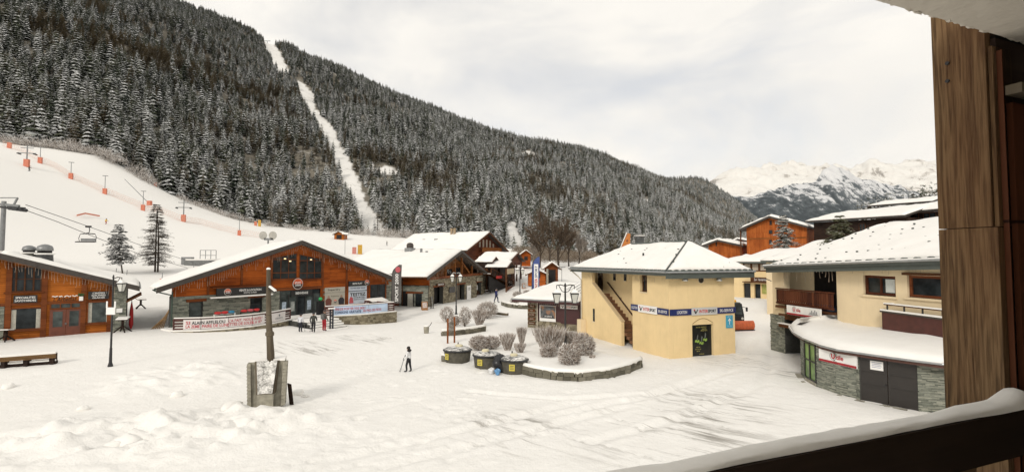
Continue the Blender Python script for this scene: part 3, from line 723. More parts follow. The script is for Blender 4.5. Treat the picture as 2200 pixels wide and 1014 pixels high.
M_LARCH = foliage('bare_larch_twigs', (0.13, 0.105, 0.060), (0.22, 0.18, 0.11), 0.58, 0.98)
M_BARK = plain('conifer_bark', (0.055, 0.040, 0.028), .95, .35, 8)
def trunk(h=0.16, r=0.016): return MB().tube((0, 0, -.06), (0, 0, .9), r, .003, 6)
CROWNS = [(conifer(13, 9, .245, 1, fine=True), M_SPRUCE), (conifer(14, 9, .20, 2, fine=True), M_SPRUCE), (conifer(10, 9, .30, 3, .5, fine=True), M_SPRUCE), (conifer(11, 9, .27, 4, .3, .5, fine=True), M_SPRUCE2),
          (conifer(12, 8, .25, 5, .16, .6), M_LARCH), (conifer(13, 8, .22, 6, .10, .55), M_LARCH)]
CMESH = [mb.build('crown', m, mesh_only=True) for mb, m in CROWNS]; TMESH = trunk().build('trunk', M_BARK, mesh_only=True)
def scatter(R, density, seed, smin, smax, rows, xlim=(-60, 1800), ylim=(-60, 600), clear=True, mixed=True):
    """random points on a lofted slope, thinner far away, in view only"""
    Q = np.random.RandomState(seed); out = []
    m = rows
    for j in range(m):
        for i in range(R.shape[1] - 1):
            a, b, c, d = R[j, i], R[j, i + 1], R[j + 1, i + 1], R[j + 1, i]
            area = np.linalg.norm(np.cross(b - a, d - a)); dist = np.linalg.norm((a + c) / 2)
            n = Q.poisson(area * density(dist))
            for _ in range(n):
                s, t_ = Q.rand(), Q.rand(); p = (a * (1 - s) + b * s) * (1 - t_) + (d * (1 - s) + c * s) * t_
                V = Vector(p); X, Y = proj(V)
                if not (xlim[0] < X < xlim[1] and ylim[0] < Y < ylim[1]): continue
                if clear and any(inpoly(X, Y, P) for P in CLEAR): continue
                br = float(fbm(p[0] * .012 + 3, p[1] * .006 + p[2] * .012, 3))
                larch = mixed and br + Q.normal(0, .15) > .29 - .12 * (Y > 330)
                k = Q.randint(4, 6) if larch else Q.choice([0, 0, 1, 1, 2, 3])
                h = Q.uniform(smin, smax) * Q.choice([.6, .85, 1, 1, 1.15]) * (1 + .45 * float(fbm(p[0] * .03, p[1] * .03, 2)))
                out.append((p[0], p[1], p[2] - .3, h, Q.rand() * 6.283, k, h / dist))
    return out
FASTQ = False
pts = scatter(R1, lambda d: min(.060, .060 * (420 / d) ** 0.72), 5, 8.2, 14.8, 121)
# a closed rank of trees along the foot of the slope
Q = np.random.RandomState(11)
for i in range(520):
    x = Q.uniform(-50, 1560); y0 = interp(BOT1, x, 1); d0 = interp(BOT1, x, 2)
    B = at(x, y0, d0); T = at(x, interp(TOP1, x, 1), interp(TOP1, x, 2)); s = Q.uniform(0, .045); p = B.lerp(T, s)
    X, Y = proj(p)
    if any(inpoly(X, Y, P) for P in CLEAR): continue
    h = Q.uniform(8, 16.5) * (0.8 if 560 < x < 900 else 1); k = Q.choice([0, 1, 2, 2, 3, 0, 4, 5]) if not 560 < x < 780 else Q.choice([0, 4, 5, 4, 1, 5])
    pts.append((p.x, p.y, gz(p.x, p.y) - .4 if s < .01 else p.z - .5, h, Q.rand() * 6.283, k, h / d0))
pts2 = scatter(R2, lambda d: .012, 6, 12, 20, 31, clear=False, mixed=False)
pts.sort(key=lambda r: -r[6]); NI = 300
FOREST_LABEL = 'snow-dusted conifer in the front ranks of the mountain forest'
for (x, y, z, h, r, k, _) in pts[:NI]:
    e = empty('larch_tree' if k > 3 else 'spruce_tree', (x, y, z), r, 'bare brown larch standing in the front ranks of the mountain forest' if k > 3 else FOREST_LABEL, 'tree',
              'front larches of the mountain forest' if k > 3 else 'front spruces of the mountain forest')
    e.scale = (h * rnd.uniform(.85, 1.2),) * 2 + (h,)
    inst('crown', CMESH[k], e); inst('trunk', TMESH, e)
def forest(name, P, label, protos):
    me = bpy.data.meshes.new(name); me.vertices.add(len(P)); A = np.array(P, np.float32)
    me.vertices.foreach_set('co', A[:, :3].ravel())
    for nm, ty, arr in (('hgt', 'FLOAT', A[:, 3]), ('rotz', 'FLOAT', A[:, 4]), ('kind_index', 'INT', A[:, 5].astype(np.int32))):
        at_ = me.attributes.new(nm, ty, 'POINT'); at_.data.foreach_set('value', np.ascontiguousarray(arr))
    o = bpy.data.objects.new(name, me); COL.objects.link(o)
    ng = bpy.data.node_groups.new(name, 'GeometryNodeTree'); ng.interface.new_socket('Geometry', in_out='INPUT', socket_type='NodeSocketGeometry')
    ng.interface.new_socket('Geometry', in_out='OUTPUT', socket_type='NodeSocketGeometry')
    N = ng.nodes.new; gi = N('NodeGroupInput'); go = N('NodeGroupOutput'); lk = ng.links.new
    def attr(nm, ty):
        a = N('GeometryNodeInputNamedAttribute'); a.data_type = ty; a.inputs[0].default_value = nm; return a.outputs[0]
    jn = N('GeometryNodeJoinGeometry'); prev = gi.outputs[0]; ci = attr('kind_index', 'INT'); ro = N('ShaderNodeCombineXYZ'); lk(attr('rotz', 'FLOAT'), ro.inputs[2])
    hs = attr('hgt', 'FLOAT')
    for k, po in enumerate(protos):
        oi = N('GeometryNodeObjectInfo'); oi.transform_space = 'ORIGINAL'; oi.inputs['Object'].default_value = po; oi.inputs['As Instance'].default_value = True
        cp = N('FunctionNodeCompare'); cp.data_type = 'INT'; cp.operation = 'EQUAL'; lk(ci, cp.inputs['A'] if 'A' in cp.inputs.keys() and cp.inputs['A'].type == 'INT' else cp.inputs[2]); cp.inputs[3].default_value = k
        ip = N('GeometryNodeInstanceOnPoints'); lk(prev, ip.inputs['Points']); lk(cp.outputs[0], ip.inputs['Selection']); lk(oi.outputs['Geometry'], ip.inputs['Instance'])
        lk(ro.outputs[0], ip.inputs['Rotation']); lk(hs, ip.inputs['Scale']); lk(ip.outputs[0], jn.inputs[0])
    lk(jn.outputs[0], go.inputs[0])
    md = o.modifiers.new('trees', 'NODES'); md.node_group = ng
    for m in (M_SPRUCE, M_SPRUCE2, M_LARCH): me.materials.append(m)
    return tag(o, label, 'forest', kind='stuff')
PROTO = []
for k in range(6): PROTO.append(next(o for o in COL.objects if o.type == 'MESH' and o.data == CMESH[k]))
forest('mountain_forest', pts[NI:], 'dense snow-dusted conifer forest covering the left mountain', PROTO)
forest('far_forest', pts2, 'dark conifer forest on the further hill', PROTO)
print('TREES', len(pts), len(pts2))
# ================================================================ chalet helpers
def gable_roof(root, aL, zL, aM, zM, aR, zR, y0, y1, th=0.16, snow=0.24, mat=None, fascia=None, fh=0.34, seed=0, res=26, noise=.03, inset=0.05):
    mat = mat or M_FASCIA; fascia = fascia or M_FASCIA
    mb = MB(); slab(mb, [(aL, y0, zL), (aM, y0, zM), (aM, y1, zM), (aL, y1, zL)], th); slab(mb, [(aM, y0, zM), (aR, y0, zR), (aR, y1, zR), (aM, y1, zM)], th)
    r = mb.build('roof', mat, root)
    f = MB()
    for (a, za, b, zb) in ((aL, zL, aM, zM), (aM, zM, aR, zR)):
        f.hexa([(a, y0 - .05, za - fh), (b, y0 - .05, zb - fh), (b, y0 - .004, zb - fh), (a, y0 - .004, za - fh), (a, y0 - .05, za + .03), (b, y0 - .05, zb + .03), (b, y0 - .004, zb + .03), (a, y0 - .004, za + .03)])
    f.build('fascia', fascia, r)
    i = inset
    snow_slab('roof_snow', [(aL + i, y1, zL), (aL + i, y0 + i, zL), (aM, y0 + i, zM), (aM, y1, zM)], snow, r, 30, res, seed, noise)
    snow_slab('roof_snow', [(aR - i, y0 + i, zR), (aR - i, y1, zR), (aM, y1, zM), (aM, y0 + i, zM)], snow, r, 30, res, seed + 1, noise)
    return r
def gable_wall(mb, a0, a1, z0, aL, zL, aM, zM, aR, zR, y0, y1, m=0, drop=0.2):
    """wall that fills the gable from height z0 up to the roof slopes"""
    def top(a): return (zL + (zM - zL) * (a - aL) / (aM - aL) if a <= aM else zR + (zM - zR) * (aR - a) / (aR - aM)) - drop
    P = [(a0, z0), (a1, z0)]
    if top(a1) > z0 + .02: P.append((a1, top(a1)))
    P.append((aM, top(aM)))
    if top(a0) > z0 + .02: P.append((a0, top(a0)))
    return mb.prism(P, 'y', y0, y1, m), top
def icicles(fr, pts, y, label, n=60, lo=.25, hi=.8, seed=0, r=.009):
    """string of hanging light icicles along the polyline pts (local a, z)"""
    R = random.Random(seed); mb = MB(); L_ = [math.dist(pts[i], pts[i + 1]) for i in range(len(pts) - 1)]; T = sum(L_)
    mb.path([(p[0], y, p[1]) for p in pts], .012, 4)
    for i in range(n):
        s = (i + .5) / n * T; k = 0
        while s > L_[k]: s -= L_[k]; k += 1
        q = s / L_[k]; a = pts[k][0] + (pts[k + 1][0] - pts[k][0]) * q; z = pts[k][1] + (pts[k + 1][1] - pts[k][1]) * q
        h = R.choice([lo, (lo + hi) / 2, hi]) * R.uniform(.8, 1.2); mb.path([(a, y, z), (a + R.uniform(-.03, .03), y, z - h * .5), (a + R.uniform(-.05, .05), y, z - h)], [r * .7, r, r * 1.3], 4)
    o = mb.build('icicle_lights', M_ICE); place(o, fr); return tag(o, label, 'string lights')
M_ICE = plain('frosted_light_string', (0.40, 0.31, 0.23), .5, .25, 9)
M_GREENPIPE = plain('green_downpipe', (0.035, 0.06, 0.045), .4, .15)
def sign(fr, r, y, name, label, mat, th=.06, cat='sign', mats=None, group=None):
    a0, a1, z0, z1 = r; e = fr.root(name, label, cat, group)
    b = MB().box(a0, a1, y - th, y, z0, z1).build('panel', mat, e); return e
def logo2000(e, fr, a, z, y, r):
    c = MB(); c.tube((a, y, z), (a, y - .05, z), r, r, 28); c.build('disc', plain('logo_rim', (0.55, 0.5, 0.45), .5, .1), e)
    up = MB(); up.poly([(a + r * .9 * math.cos(q), y - .056, z + r * .9 * math.sin(q)) for q in [math.pi * i / 14 for i in range(15)]][::-1])
    up.build('upper_half', plain('logo_orange', (0.62, 0.10, 0.03), .5, .15), e)
    lo = MB(); lo.poly([(a + r * .9 * math.cos(q), y - .056, z - .004 - r * .9 * math.sin(q)) for q in [math.pi * i / 14 for i in range(15)]])
    lo.build('lower_half', plain('logo_dark', (0.035, 0.016, 0.012), .5, .2), e)
    text('SPORT', M_WHITE, e, a, z + r * .22, y - .064, r * .34, r * 1.25, .02); text('2000', M_WHITE, e, a, z - r * .22, y - .064, r * .36, r * 1.15, .02)

# ================================================================ restaurant chalet at the left edge
PA0 = at(0, 600, 37.2); PA1 = at(275, 600, 41.7)
A = Fr(PA0, PA1, 0.95); ra = A.root('restaurant_chalet', 'honey-coloured timber restaurant chalet with snowy roof at the left edge', 'building')
aM = A.loc(2, 553, -.7)[0]; aR = A.loc(300, 631, -.7)[0]; aL = 2 * aM - aR
zE = A.loc(300, 618, -.7)[1] + .1; zM = A.loc(2, 545, -.7)[1]
gable_roof(ra, aL, zE, aM, zM, aR, zE, -.9, 12, .18, .24, fh=.38, seed=1)
aw0, aw1 = aL + .9, A.loc(241, 680)[0]; ap1 = A.loc(270, 690)[0]
zb = A.loc(120, 650)[1]
mb, topA = gable_wall(MB(), aw0, aw1 + .01, -1.2, aL, zE, aM, zM, aR, zE, .0, 11.5, drop=.22); mb.build('wall', M_WOODA, ra)
stp = MB().box(aw1 + .012, ap1, -.06, 11, -1.5, topA(ap1) - .03).build('stone_pier', M_STONEBK, ra)
stones('pier_stone', aw1 + .03, ap1 + .02, -.5, topA(ap1) - .05, -.06, stp, M_STONEG, seed=3, w=(.2, .45), h=(.07, .14))
for px in (18, 95, 180, 236):   # posts
    a = A.loc(px, 650)[0]; MB().box(a - .16, a + .16, -.12, -.002, -1.2, topA(a) - .02).build('post', M_BEAMR, ra)
MB().box(aw0, aw1, -.10, -.003, zb - .10, zb + .10).build('rail_beam', M_BEAMR, ra)
sta = MB().box(aL + 1, A.loc(9, 690)[0], -.06, -.004, -1.2, zb - .12).build('stone_base', M_STONEBK, ra)
stones('base_stone', aL + 1, A.loc(9, 690)[0], -.6, zb - .12, -.06, sta, M_STONEG, seed=4, h=(.07, .14))
window(ra, A.rect(15, 572, 92, 627), -.01, M_BEAM, M_GLASS, 3, 1, .10, .09, sill=M_BEAMR)
window(ra, A.rect(21, 660, 91, 708), -.01, M_BEAMR, M_GLASS, 0, 0, .08, .09, curtains=True, sill=M_BEAMR)
window(ra, A.rect(187, 644, 239, 694), -.01, M_BEAMR, M_GLASSL, 0, 0, .08, .09, curtains=True, sill=M_BEAMR)
r = A.rect(107, 648, 175, 663); window(ra, (r[0], r[1], r[2], r[3]), -.01, M_BEAMR, M_GLASSL, 2, 0, .08, .09, name='transom')
r = A.rect(106, 664, 176, 723)
for k in range(2):
    xa = r[0] + (r[1] - r[0]) * k / 2; xb = r[0] + (r[1] - r[0]) * (k + 1) / 2
    d = MB().box(xa + .01, xb - .01, -.09, -.004, r[2] + .02, r[3]).build('door', plain('mahogany_door', (.13, .035, .015), .5, .2), ra)
    MB().box(xa + .2, xb - .2, -.104, -.092, r[2] + .8, r[3] - .15).build('pane', M_GLASSL, d)
    MB().box((xb if k == 0 else xa) - .05, (xb if k == 0 else xa) + .05, -.13, -.093, r[2] + .95, r[2] + 1.1).build('handle', M_GREYM, d)
MB().box(r[0] - .3, r[1] + .3, -.9, -.1, r[2] - .25, r[2] - .02).build('doorstep', M_CONC, ra)
g_ = MB()
for (ax, ay, az) in ((ap1 + .25, -.4, zE - .75), (ap1 + .25, 2.2, zE - .75)): g_.beam((ap1, ay, az - .5), (ap1 + 1.0, ay, az + .1), .14, .14)
g_.build('eave_brace', M_BEAM, ra)
MB().tube((aR + .02, -.8, zE - .12), (aR + .02, 11.5, zE - .12), .08, None, 8).build('gutter', M_ZINC, ra)
for (px, y, r_, hh, mt) in ((62, 1.8, .42, 1.35, 'a'), (96, 1.3, .52, 1.75, 'b')):
    a = A.loc(px, 545, y)[0]; z0 = topA(a) + .1
    e = MB().lathe([(r_ * 1.15, 0), (r_, hh * .45), (r_, hh * .55)], (a, y, z0 - .2), 14).build('chimney', plain('chimney_sheet', (.11, .105, .085), .5, .2) if mt == 'a' else plain('dark_flue', (.035, .036, .035), .4, .25), ra)
    MB().lathe([(r_ * .85, hh * .62), (r_ * .85, hh * .72)], (a, y, z0 - .2), 14).build('flue_slot', M_DARK, e)
    k = MB().lathe([(r_ * 1.02, hh * .72), (r_ * 1.0, hh * .82), (r_ * .86, hh * .93), (r_ * .4, hh * 1.0), (.02, hh * 1.02)], (a, y, z0 - .2), 14).build('cowl', M_GREYM, e, smooth=True)
    MB().lathe([(r_ * 1.2, hh * .56), (r_ * 1.2, hh * .60)], (a, y, z0 - .2), 14).build('flue_ring', M_SNOW, e)
icicles(A, [(aM - 1.5, topA(aM - 1.5) - .2), (aM, topA(aM) - .2), (aw1 + .4, topA(aw1 + .4) - .25)], -.75, 'frosted light icicles under the verge of the left restaurant', 46, .25, .7, 1)
sg = sign(A, A.rect(30, 634, 81, 650), -.13, 'wall_sign', 'black sign SPECIALITES SAVOYARDES above the left window', M_BLACK)
a0, a1, z0, z1 = A.rect(30, 634, 81, 650); am = (a0 + a1) / 2
text('SPECIALITES', M_WHITE, sg, am, z0 + (z1 - z0) * .70, -.20, (z1 - z0) * .28, (a1 - a0) * .84, .015); text('SAVOYARDES', M_WHITE, sg, am, z0 + (z1 - z0) * .3, -.20, (z1 - z0) * .28, (a1 - a0) * .9, .015)
r = A.rect(190, 626, 234, 642); sg = sign(A, r, -.13, 'wall_sign', 'black sign CREPES GAUFRES GLACES beside the street lamp', M_BLACK); am = (r[0] + r[1]) / 2; h = r[3] - r[2]
for i, s in enumerate(('CREPES', 'GAUFRES', 'GLACES')): text(s, M_WHITE, sg, am, r[3] - h * (.2 + .3 * i), -.20, h * .22, (r[1] - r[0]) * (.6, .68, .6)[i], .015)
sg = A.root('carved_sign', "restaurant name L'Arbettaz carved over the entrance with a snowy squiggle", 'sign'); r = A.rect(112, 632, 168, 648)
text("L'Arbettaz", plain('burnt_lettering', (.03, .012, .006), .8, .1), sg, (r[0] + r[1]) / 2, r[2] + .22, -.02, .40, (r[1] - r[0]) * .9, .008, shear=.2)
sq = MB()
for (s0, s1, dz) in ((.0, .22, .1), (.26, .40, .16), (.45, .72, .2), (.76, .98, .15)):
    p = [(r[0] + (r[1] - r[0]) * (s0 + (s1 - s0) * i / 6), -.04, r[3] - .15 + dz * .6 * math.sin(i * 1.5 + s0 * 9) * .4) for i in range(7)]; sq.path(p, .035, 5)
sq.build('snow_squiggle', M_SNOW, sg)
fb = A.root('flower_box', 'small white pot with green sprigs on the rail beam by the entrance', 'flower pot'); a = A.loc(175, 640)[0]
MB().box(a - .12, a + .12, -.34, -.12, zb + .1, zb + .42).build('pot', M_WHITE, fb)
k = MB(); 
for i in range(26): q = rnd.uniform(0, 6.28); k.poly([(a, -.23, zb + .42), (a + .2 * math.cos(q), -.23 + .12 * math.sin(q), zb + .42 + rnd.uniform(.1, .3)), (a + .2 * math.cos(q + .4), -.23 + .12 * math.sin(q + .4), zb + .5 + rnd.uniform(0, .2))])
k.build('leaves', plain('sprig_green', (.05, .11, .03), .8, .3), fb)
SA = A.side(ap1)
pz = SA
for i, y in enumerate((1.2, 2.2, 3.2)):
    e = SA.root('folded_parasol', '%s of the folded parasols leaning on the chalet side wall' % ('front one, red,', 'middle brown one', 'rear red one')[i], 'parasol', 'folded parasols of the restaurant'); MB().lathe([(.03, .1), (.16, .5), (.13, 1.6), (.03, 2.3)], (y, -.35, .0), 8).build('canopy', (M_RED if i != 1 else M_BEAMR), e); MB().tube((y, -.35, -.2), (y, -.35, 2.45), .025, None, 6).build('pole', M_GREYM, e)
sg = sign(A, A.rect(250, 662, 263, 671), -.13, 'round_sign', 'small oval crest on the stone pier of the restaurant', M_WHITE, .04)

# ================================================================ sports shop chalet
VL, VR = at(335, 632, 41.0), at(850, 602, 63.0)
B = Fr(VL, VR, 1.0, back=.9); rb = B.root('sports_shop_chalet', 'wide orange timber and grey stone ski shop chalet with gable front', 'building')
bL = B.loc(335, 624, -.9); bR = B.loc(850, 594, -.9); bM = B.loc(647, 517, -.9)
aL, aR, aM = bL[0], bR[0], (bL[0] + bR[0]) / 2; zE = (bL[1] + bR[1]) / 2; zM = bM[1]
gable_roof(rb, aL, zE, aM, zM, aR, zE, -.95, 15, .2, .26, fh=.42, seed=5)
aw0, aw1 = B.loc(369, 660)[0], B.loc(846, 630)[0]; z1 = B.loc(370, 639)[1]; z2 = B.loc(826, 611)[1]; zw = (z1 + z2) / 2
print('SPORT', aL, aM, aR, zE, zM, 'wood', z1, z2, 'wall', aw0, aw1)
def hb(*a): return B.rect(*a)
W1 = hb(406, 648, 436, 681); W2 = hb(537, 639, 563, 668); ENT = hb(602, 621, 690, 686); P1 = hb(697, 617, 740, 655); P2 = hb(747, 612, 788, 652); W3 = hb(795, 611, 827, 642)
fl = 0.1
ENT = (ENT[0], ENT[1], fl, ENT[3]); holes = [W1, W2, (ENT[0], ENT[1], -2, zw), (P1[0] - .4, aw1 - 1.2, fl + .6, zw)]
mb = MB(); wall_holes(mb, aw0, aw1, -2, zw, .02, .5, [W1, W2, ENT]); sw = mb.build('stone_wall', M_STONEBK, rb)
stones('wall_stone', aw0, ENT[0] - .1, -.4, zw - .02, .02, sw, M_STONEG, [W1, W2], seed=7, w=(.3, .9), h=(.10, .2), proud=.07)
stones('wall_stone', ENT[1] + .1, B.loc(697, 640)[0], -.4, zw - .02, .02, sw, M_STONEG, [], seed=8, w=(.3, .8), h=(.10, .2), proud=.07)
stones('wall_stone', B.loc(829, 640)[0], aw1, -.4, zw + 1.4, .02, sw, M_STONEG, [], seed=9, w=(.3, .8), h=(.10, .2), proud=.07)
MB().box(aw0, aw1, .5, 14, -2, zw - .02).build('side_wall', plain('dark_stone_mass', (.10, .10, .085), .9, .2), rb)
mb, topB = gable_wall(MB(), aw0 - .05, aw1 + .02, zw, aL, zE, aM, zM, aR, zE, -.03, 14, drop=.25); gw = mb.build('timber_gable', M_WOODR, rb)
MB().box(P1[0] - .5, B.loc(829, 640)[0], -.035, .018, fl, zw - .004).build('timber_front', M_WOODR, rb)
for px in (447, 518.6, 581.5, 692.5, 744, 791, 828):
    a = B.loc(px, 600)[0]; lo = zw + .02 if px < 690 else fl
    MB().box(a - .10, a + .10, -.10, -.034, lo, topB(a) - .02).build('post', M_BEAMR, rb)
MB().box(B.loc(581.5, 600)[0] + .1, B.loc(692.5, 600)[0] - .1, -.09, -.034, zw + .02, zw + .28).build('rail_beam', M_BEAMR, rb)
# gable windows with sloping heads
for (xa, xb, mu) in ((585, 636, 3), (643, 690, 3)):
    a0 = B.loc(xa, 575)[0]; a1 = B.loc(xb, 575)[0]; zl = B.loc((xa + xb) / 2, 598)[1]
    ta, tb = topB(a0) - .75, topB(a1) - .75; tb = min(tb, topB(a1) - .75); ta = min(ta, zl + 2.5); tb = min(tb, zl + 2.5)
    w = MB().prism([(a0 - .08, zl - .08), (a1 + .08, zl - .08), (a1 + .08, tb + .08), (a0 - .08, ta + .08)], 'y', -.06, -.033).build('gable_window', M_BEAMR, rb)
    for k in range(mu):
        x0 = a0 + (a1 - a0) * k / mu + .04; x1 = a0 + (a1 - a0) * (k + 1) / mu - .04; t0 = ta + (tb - ta) * (x0 - a0) / (a1 - a0); t1 = ta + (tb - ta) * (x1 - a0) / (a1 - a0)
        zt = min(ta, tb) - .12
        MB().prism([(x0, zl + .62), (x1, zl + .62), (x1, zt), (x0, zt)], 'y', -.075, -.062).build('pane', M_GLASS, w)
        MB().prism([(x0, zl), (x1, zl), (x1, zl + .54), (x0, zl + .54)], 'y', -.075, -.062).build('pane', M_GLASS, w)
        MB().prism([(x0, zt + .07), (x1, zt + .07), (x1, t1), (x0, t0)] if max(t0, t1) > zt + .1 else [(x0, zt + .07), (x1, zt + .07), (x1, zt + .12)], 'y', -.075, -.062).build('pane', M_GLASS, w)
    MB().box(a0 - .15, a1 + .15, -.16, -.034, zl - .17, zl - .082).build('sill', M_BEAMR, w)
    for q in range(2 if xa < 600 else 1):
        aa = a0 + (a1 - a0) * (.5 + .22 * q); MB().box(aa - .12, aa + .12, -.082, -.077, zl + 1.95 - .25 * q, zl + 2.05 - .25 * q).build('lamp_glow', emit('warm_lamp', (1, .75, .4), 1.2), w)
window(rb, W1, .10, M_BLACK, M_GLASSL, 0, 0, .08, .06); window(rb, W2, .10, M_BLACK, M_GLASS, 0, 1, .08, .06)
for W in (W1, W2): MB().box(W[0] - .25, W[1] + .25, -.10, .018, W[3], W[3] + .24).build('lintel', M_BEAMR, rb)
# entrance glazing
eg = MB().box(ENT[0], ENT[1], .12, .16, ENT[3] - .55, ENT[3]).build('entrance', M_BLACK, rb)
n = 5
for k in range(n):
    x0 = ENT[0] + (ENT[1] - ENT[0]) * k / n; x1 = ENT[0] + (ENT[1] - ENT[0]) * (k + 1) / n
    f = MB(); f.box(x0, x0 + .06, .06, .14, ENT[2], ENT[3] - .55); f.box(x1 - .06, x1, .06, .14, ENT[2], ENT[3] - .55); f.box(x0 + .06, x1 - .06, .06, .14, ENT[2], ENT[2] + .12)
    f.build('door_frame', M_BLACK, eg)
    MB().box(x0 + .05, x1 - .05, .09, .10, ENT[2] + .1, ENT[3] - .56).build('pane', M_GLASSL if k != 2 else M_GLASS, eg)
    if k in (0, 1, 3): MB().box(x0 + .25, x1 - .25, .082, .086, ENT[2] + .5, ENT[2] + 1.5).build('poster', plain('window_poster%d' % k, ((.35, .42, .5), (.3, .32, .3), (.4, .4, .38))[k % 3], .6, .5, 4), eg)
MB().box(ENT[0] + .02, ENT[0] + 1.4, .105, .118, ENT[3] - .5, ENT[3] - .05).build('fanlight', M_GLASSL, eg); MB().box(ENT[1] - 1.6, ENT[1] - .02, .105, .118, ENT[3] - .5, ENT[3] - .05).build('fanlight', M_GLASS, eg)
window(rb, W3, -.034, M_BLACK, M_GLASS, 1, 0, .07, .05)
MB().tube((aw0 - .05, -.15, zE - .4), (aw0 - .05, -.15, -1.2), .06, None, 8).build('downpipe', M_GREENPIPE, rb)
MB().path([(aL + .05, -.15, zE - .15), (aL + .4, -.15, zE - .35), (aw0 - .05, -.15, zE - .7)], .05, 8).build('gutter_pipe', M_GREENPIPE, rb)
for y in (-.8,): MB().tube((aL - .03, y, zE - .1), (aL - .03, 14.5, zE - .1), .09, None, 8).build('gutter', M_GREENPIPE, rb)
icicles(B, [(aL + 1.2, topB(aL + 1.2) - .18), (aM, topB(aM) - .2), (aR - .3, topB(aR - .3) - .18)], -.80, 'frosted light icicles along the gable of the ski shop', 120, .3, .85, 2)
# signs of the ski shop
r = hb(458, 617, 574, 632); r = (r[0], r[1], (B.loc(458, 636)[1] + B.loc(574, 629)[1]) / 2, (B.loc(458, 621)[1] + B.loc(574, 613)[1]) / 2)
sg = sign(B, r, -.5, 'shop_sign', 'long black sign VENTE & LOCATION over the stone wall of the ski shop', M_BLACK, .12); h = r[3] - r[2]
text('VENTE & LOCATION', M_WHITE, sg, r[0] + (r[1] - r[0]) * .60, r[2] + h * .62, -.63, h * .30, (r[1] - r[0]) * .42, .02); text('RENTAL & SALES', M_WHITE, sg, r[0] + (r[1] - r[0]) * .60, r[2] + h * .27, -.63, h * .17, (r[1] - r[0]) * .24, .01)
logo2000(sg, B, r[0] + .95, r[2] + h * .5, -.625, h * .46)
MB().hexa([(r[0] - .3, -.62, r[3] + .02), (r[1] + .3, -.62, r[3] + .02), (r[1] + .3, -.04, r[3] + .12), (r[0] - .3, -.04, r[3] + .12), (r[0] - .3, -.62, r[3] + .08), (r[1] + .3, -.62, r[3] + .08), (r[1] + .3, -.04, r[3] + .2), (r[0] - .3, -.04, r[3] + .2)]).build('canopy', M_BEAMR, sg)
MB().box(r[0] - .5, r[1] + .2, -.72, -.46, r[2] - .18, r[2] - .05).build('snow_ledge', M_SNOW, sg)
c = B.loc(640.5, 609.6, -.2); sg = B.root('round_logo', 'round orange and black SPORT 2000 logo above the shop entrance', 'sign'); logo2000(sg, B, c[0], c[1], -.12, .58)
r = hb(625, 622, 671, 636); sg = sign(B, r, .05, 'welcome_sign', 'black BIENVENUE sign over the glazed entrance', M_BLACK, .06); text('BIENVENUE', M_WHITE, sg, (r[0] + r[1]) / 2, (r[2] + r[3]) / 2, -.02, .24, (r[1] - r[0]) * .58, .02)
sg = sign(B, P1, -.04, 'clothing_poster', 'pale Superdry clothing poster between timber posts', plain('poster_beige', (.43, .40, .33), .6, .06), .04); am = (P1[0] + P1[1]) / 2; h = P1[3] - P1[2]; w = P1[1] - P1[0]
text('Superdry', M_BLACK, sg, am - w * .05, P1[3] - h * .14, -.09, h * .13, w * .62, .012); text('Superdry', M_BLACK, sg, am, P1[3] - h * .50, -.09, h * .08, w * .42, .005)
MB().box(P1[0], P1[1], -.10, -.082, P1[3] - h * .30, P1[3] - h * .28).build('seam', plain('grey_line', (.2, .2, .18), .6), sg)
logo2000(sg, B, am, P1[2] + h * .22, -.085, h * .11)
for s, cc in ((-1, (.16, .05, .035)), (1, (.02, .02, .028))):
    x = am + s * w * .32; z = P1[2]; k = MB()
    k.prism([(x - .35, z + .02), (x + .35, z + .02), (x + .42, z + .55), (x + .18, z + .80), (x - .18, z + .80), (x - .42, z + .55)], 'y', -.088, -.084); k.build('printed_jacket', plain('jacket_print%d' % s, cc, .7), sg)
    MB().prism([(x + .15 * math.cos(i * .628), z + .93 + .17 * math.sin(i * .628)) for i in range(10)], 'y', -.088, -.084).build('printed_head', plain('skin_print', (.33, .22, .16), .7), sg)
r = hb(747, 603, 792, 614); sg = sign(B, r, -.12, 'rental_sign', "black SKI'N PLAY sign above the white poster", M_BLACK, .08); h = r[3] - r[2]
text("SKI'N PLAY", M_WHITE, sg, r[0] + (r[1] - r[0]) * .40, (r[2] + r[3]) / 2, -.21, h * .34, (r[1] - r[0]) * .46, .02); logo2000(sg, B, r[1] - h * .75, (r[2] + r[3]) / 2 + .06, -.205, h * .55)
r = hb(748, 614, 787, 652); sg = sign(B, r, -.04, 'test_poster', 'white and pale blue TESTEZ poster by the dark window', plain('poster_blue_white', (.55, .60, .66), .6, .12, 1.2), .04); am = (r[0] + r[1]) / 2; h = r[3] - r[2]; w = r[1] - r[0]
text('TESTEZ', M_BLACK, sg, am, r[3] - h * .47, -.09, h * .19, w * .86, .03); text('NOTRE MATERIEL', M_BLACK, sg, am + w * .08, r[3] - h * .64, -.09, h * .07, w * .62, .02); text("AVANT D'ACHETER", M_BLACK, sg, am + w * .08, r[3] - h * .75, -.09, h * .07, w * .62, .02)
text('FAITES UNE VRAIE', M_NAVY, sg, am, r[3] - h * .13, -.09, h * .07, w * .8, .02); MB().box(r[0], r[1], -.10, -.082, r[3] - h * .30, r[3] - h * .26).build('seam', plain('dark_line', (.03, .04, .06), .6), sg)
MB().prism([(r[0] + .1, r[2] + .1), (r[0] + .7, r[2] + .1), (r[0] + .6, r[2] + .7), (r[0] + .3, r[2] + .9), (r[0] + .12, r[2] + .6)], 'y', -.09, -.084).build('printed_skier', M_PINKRED, sg)
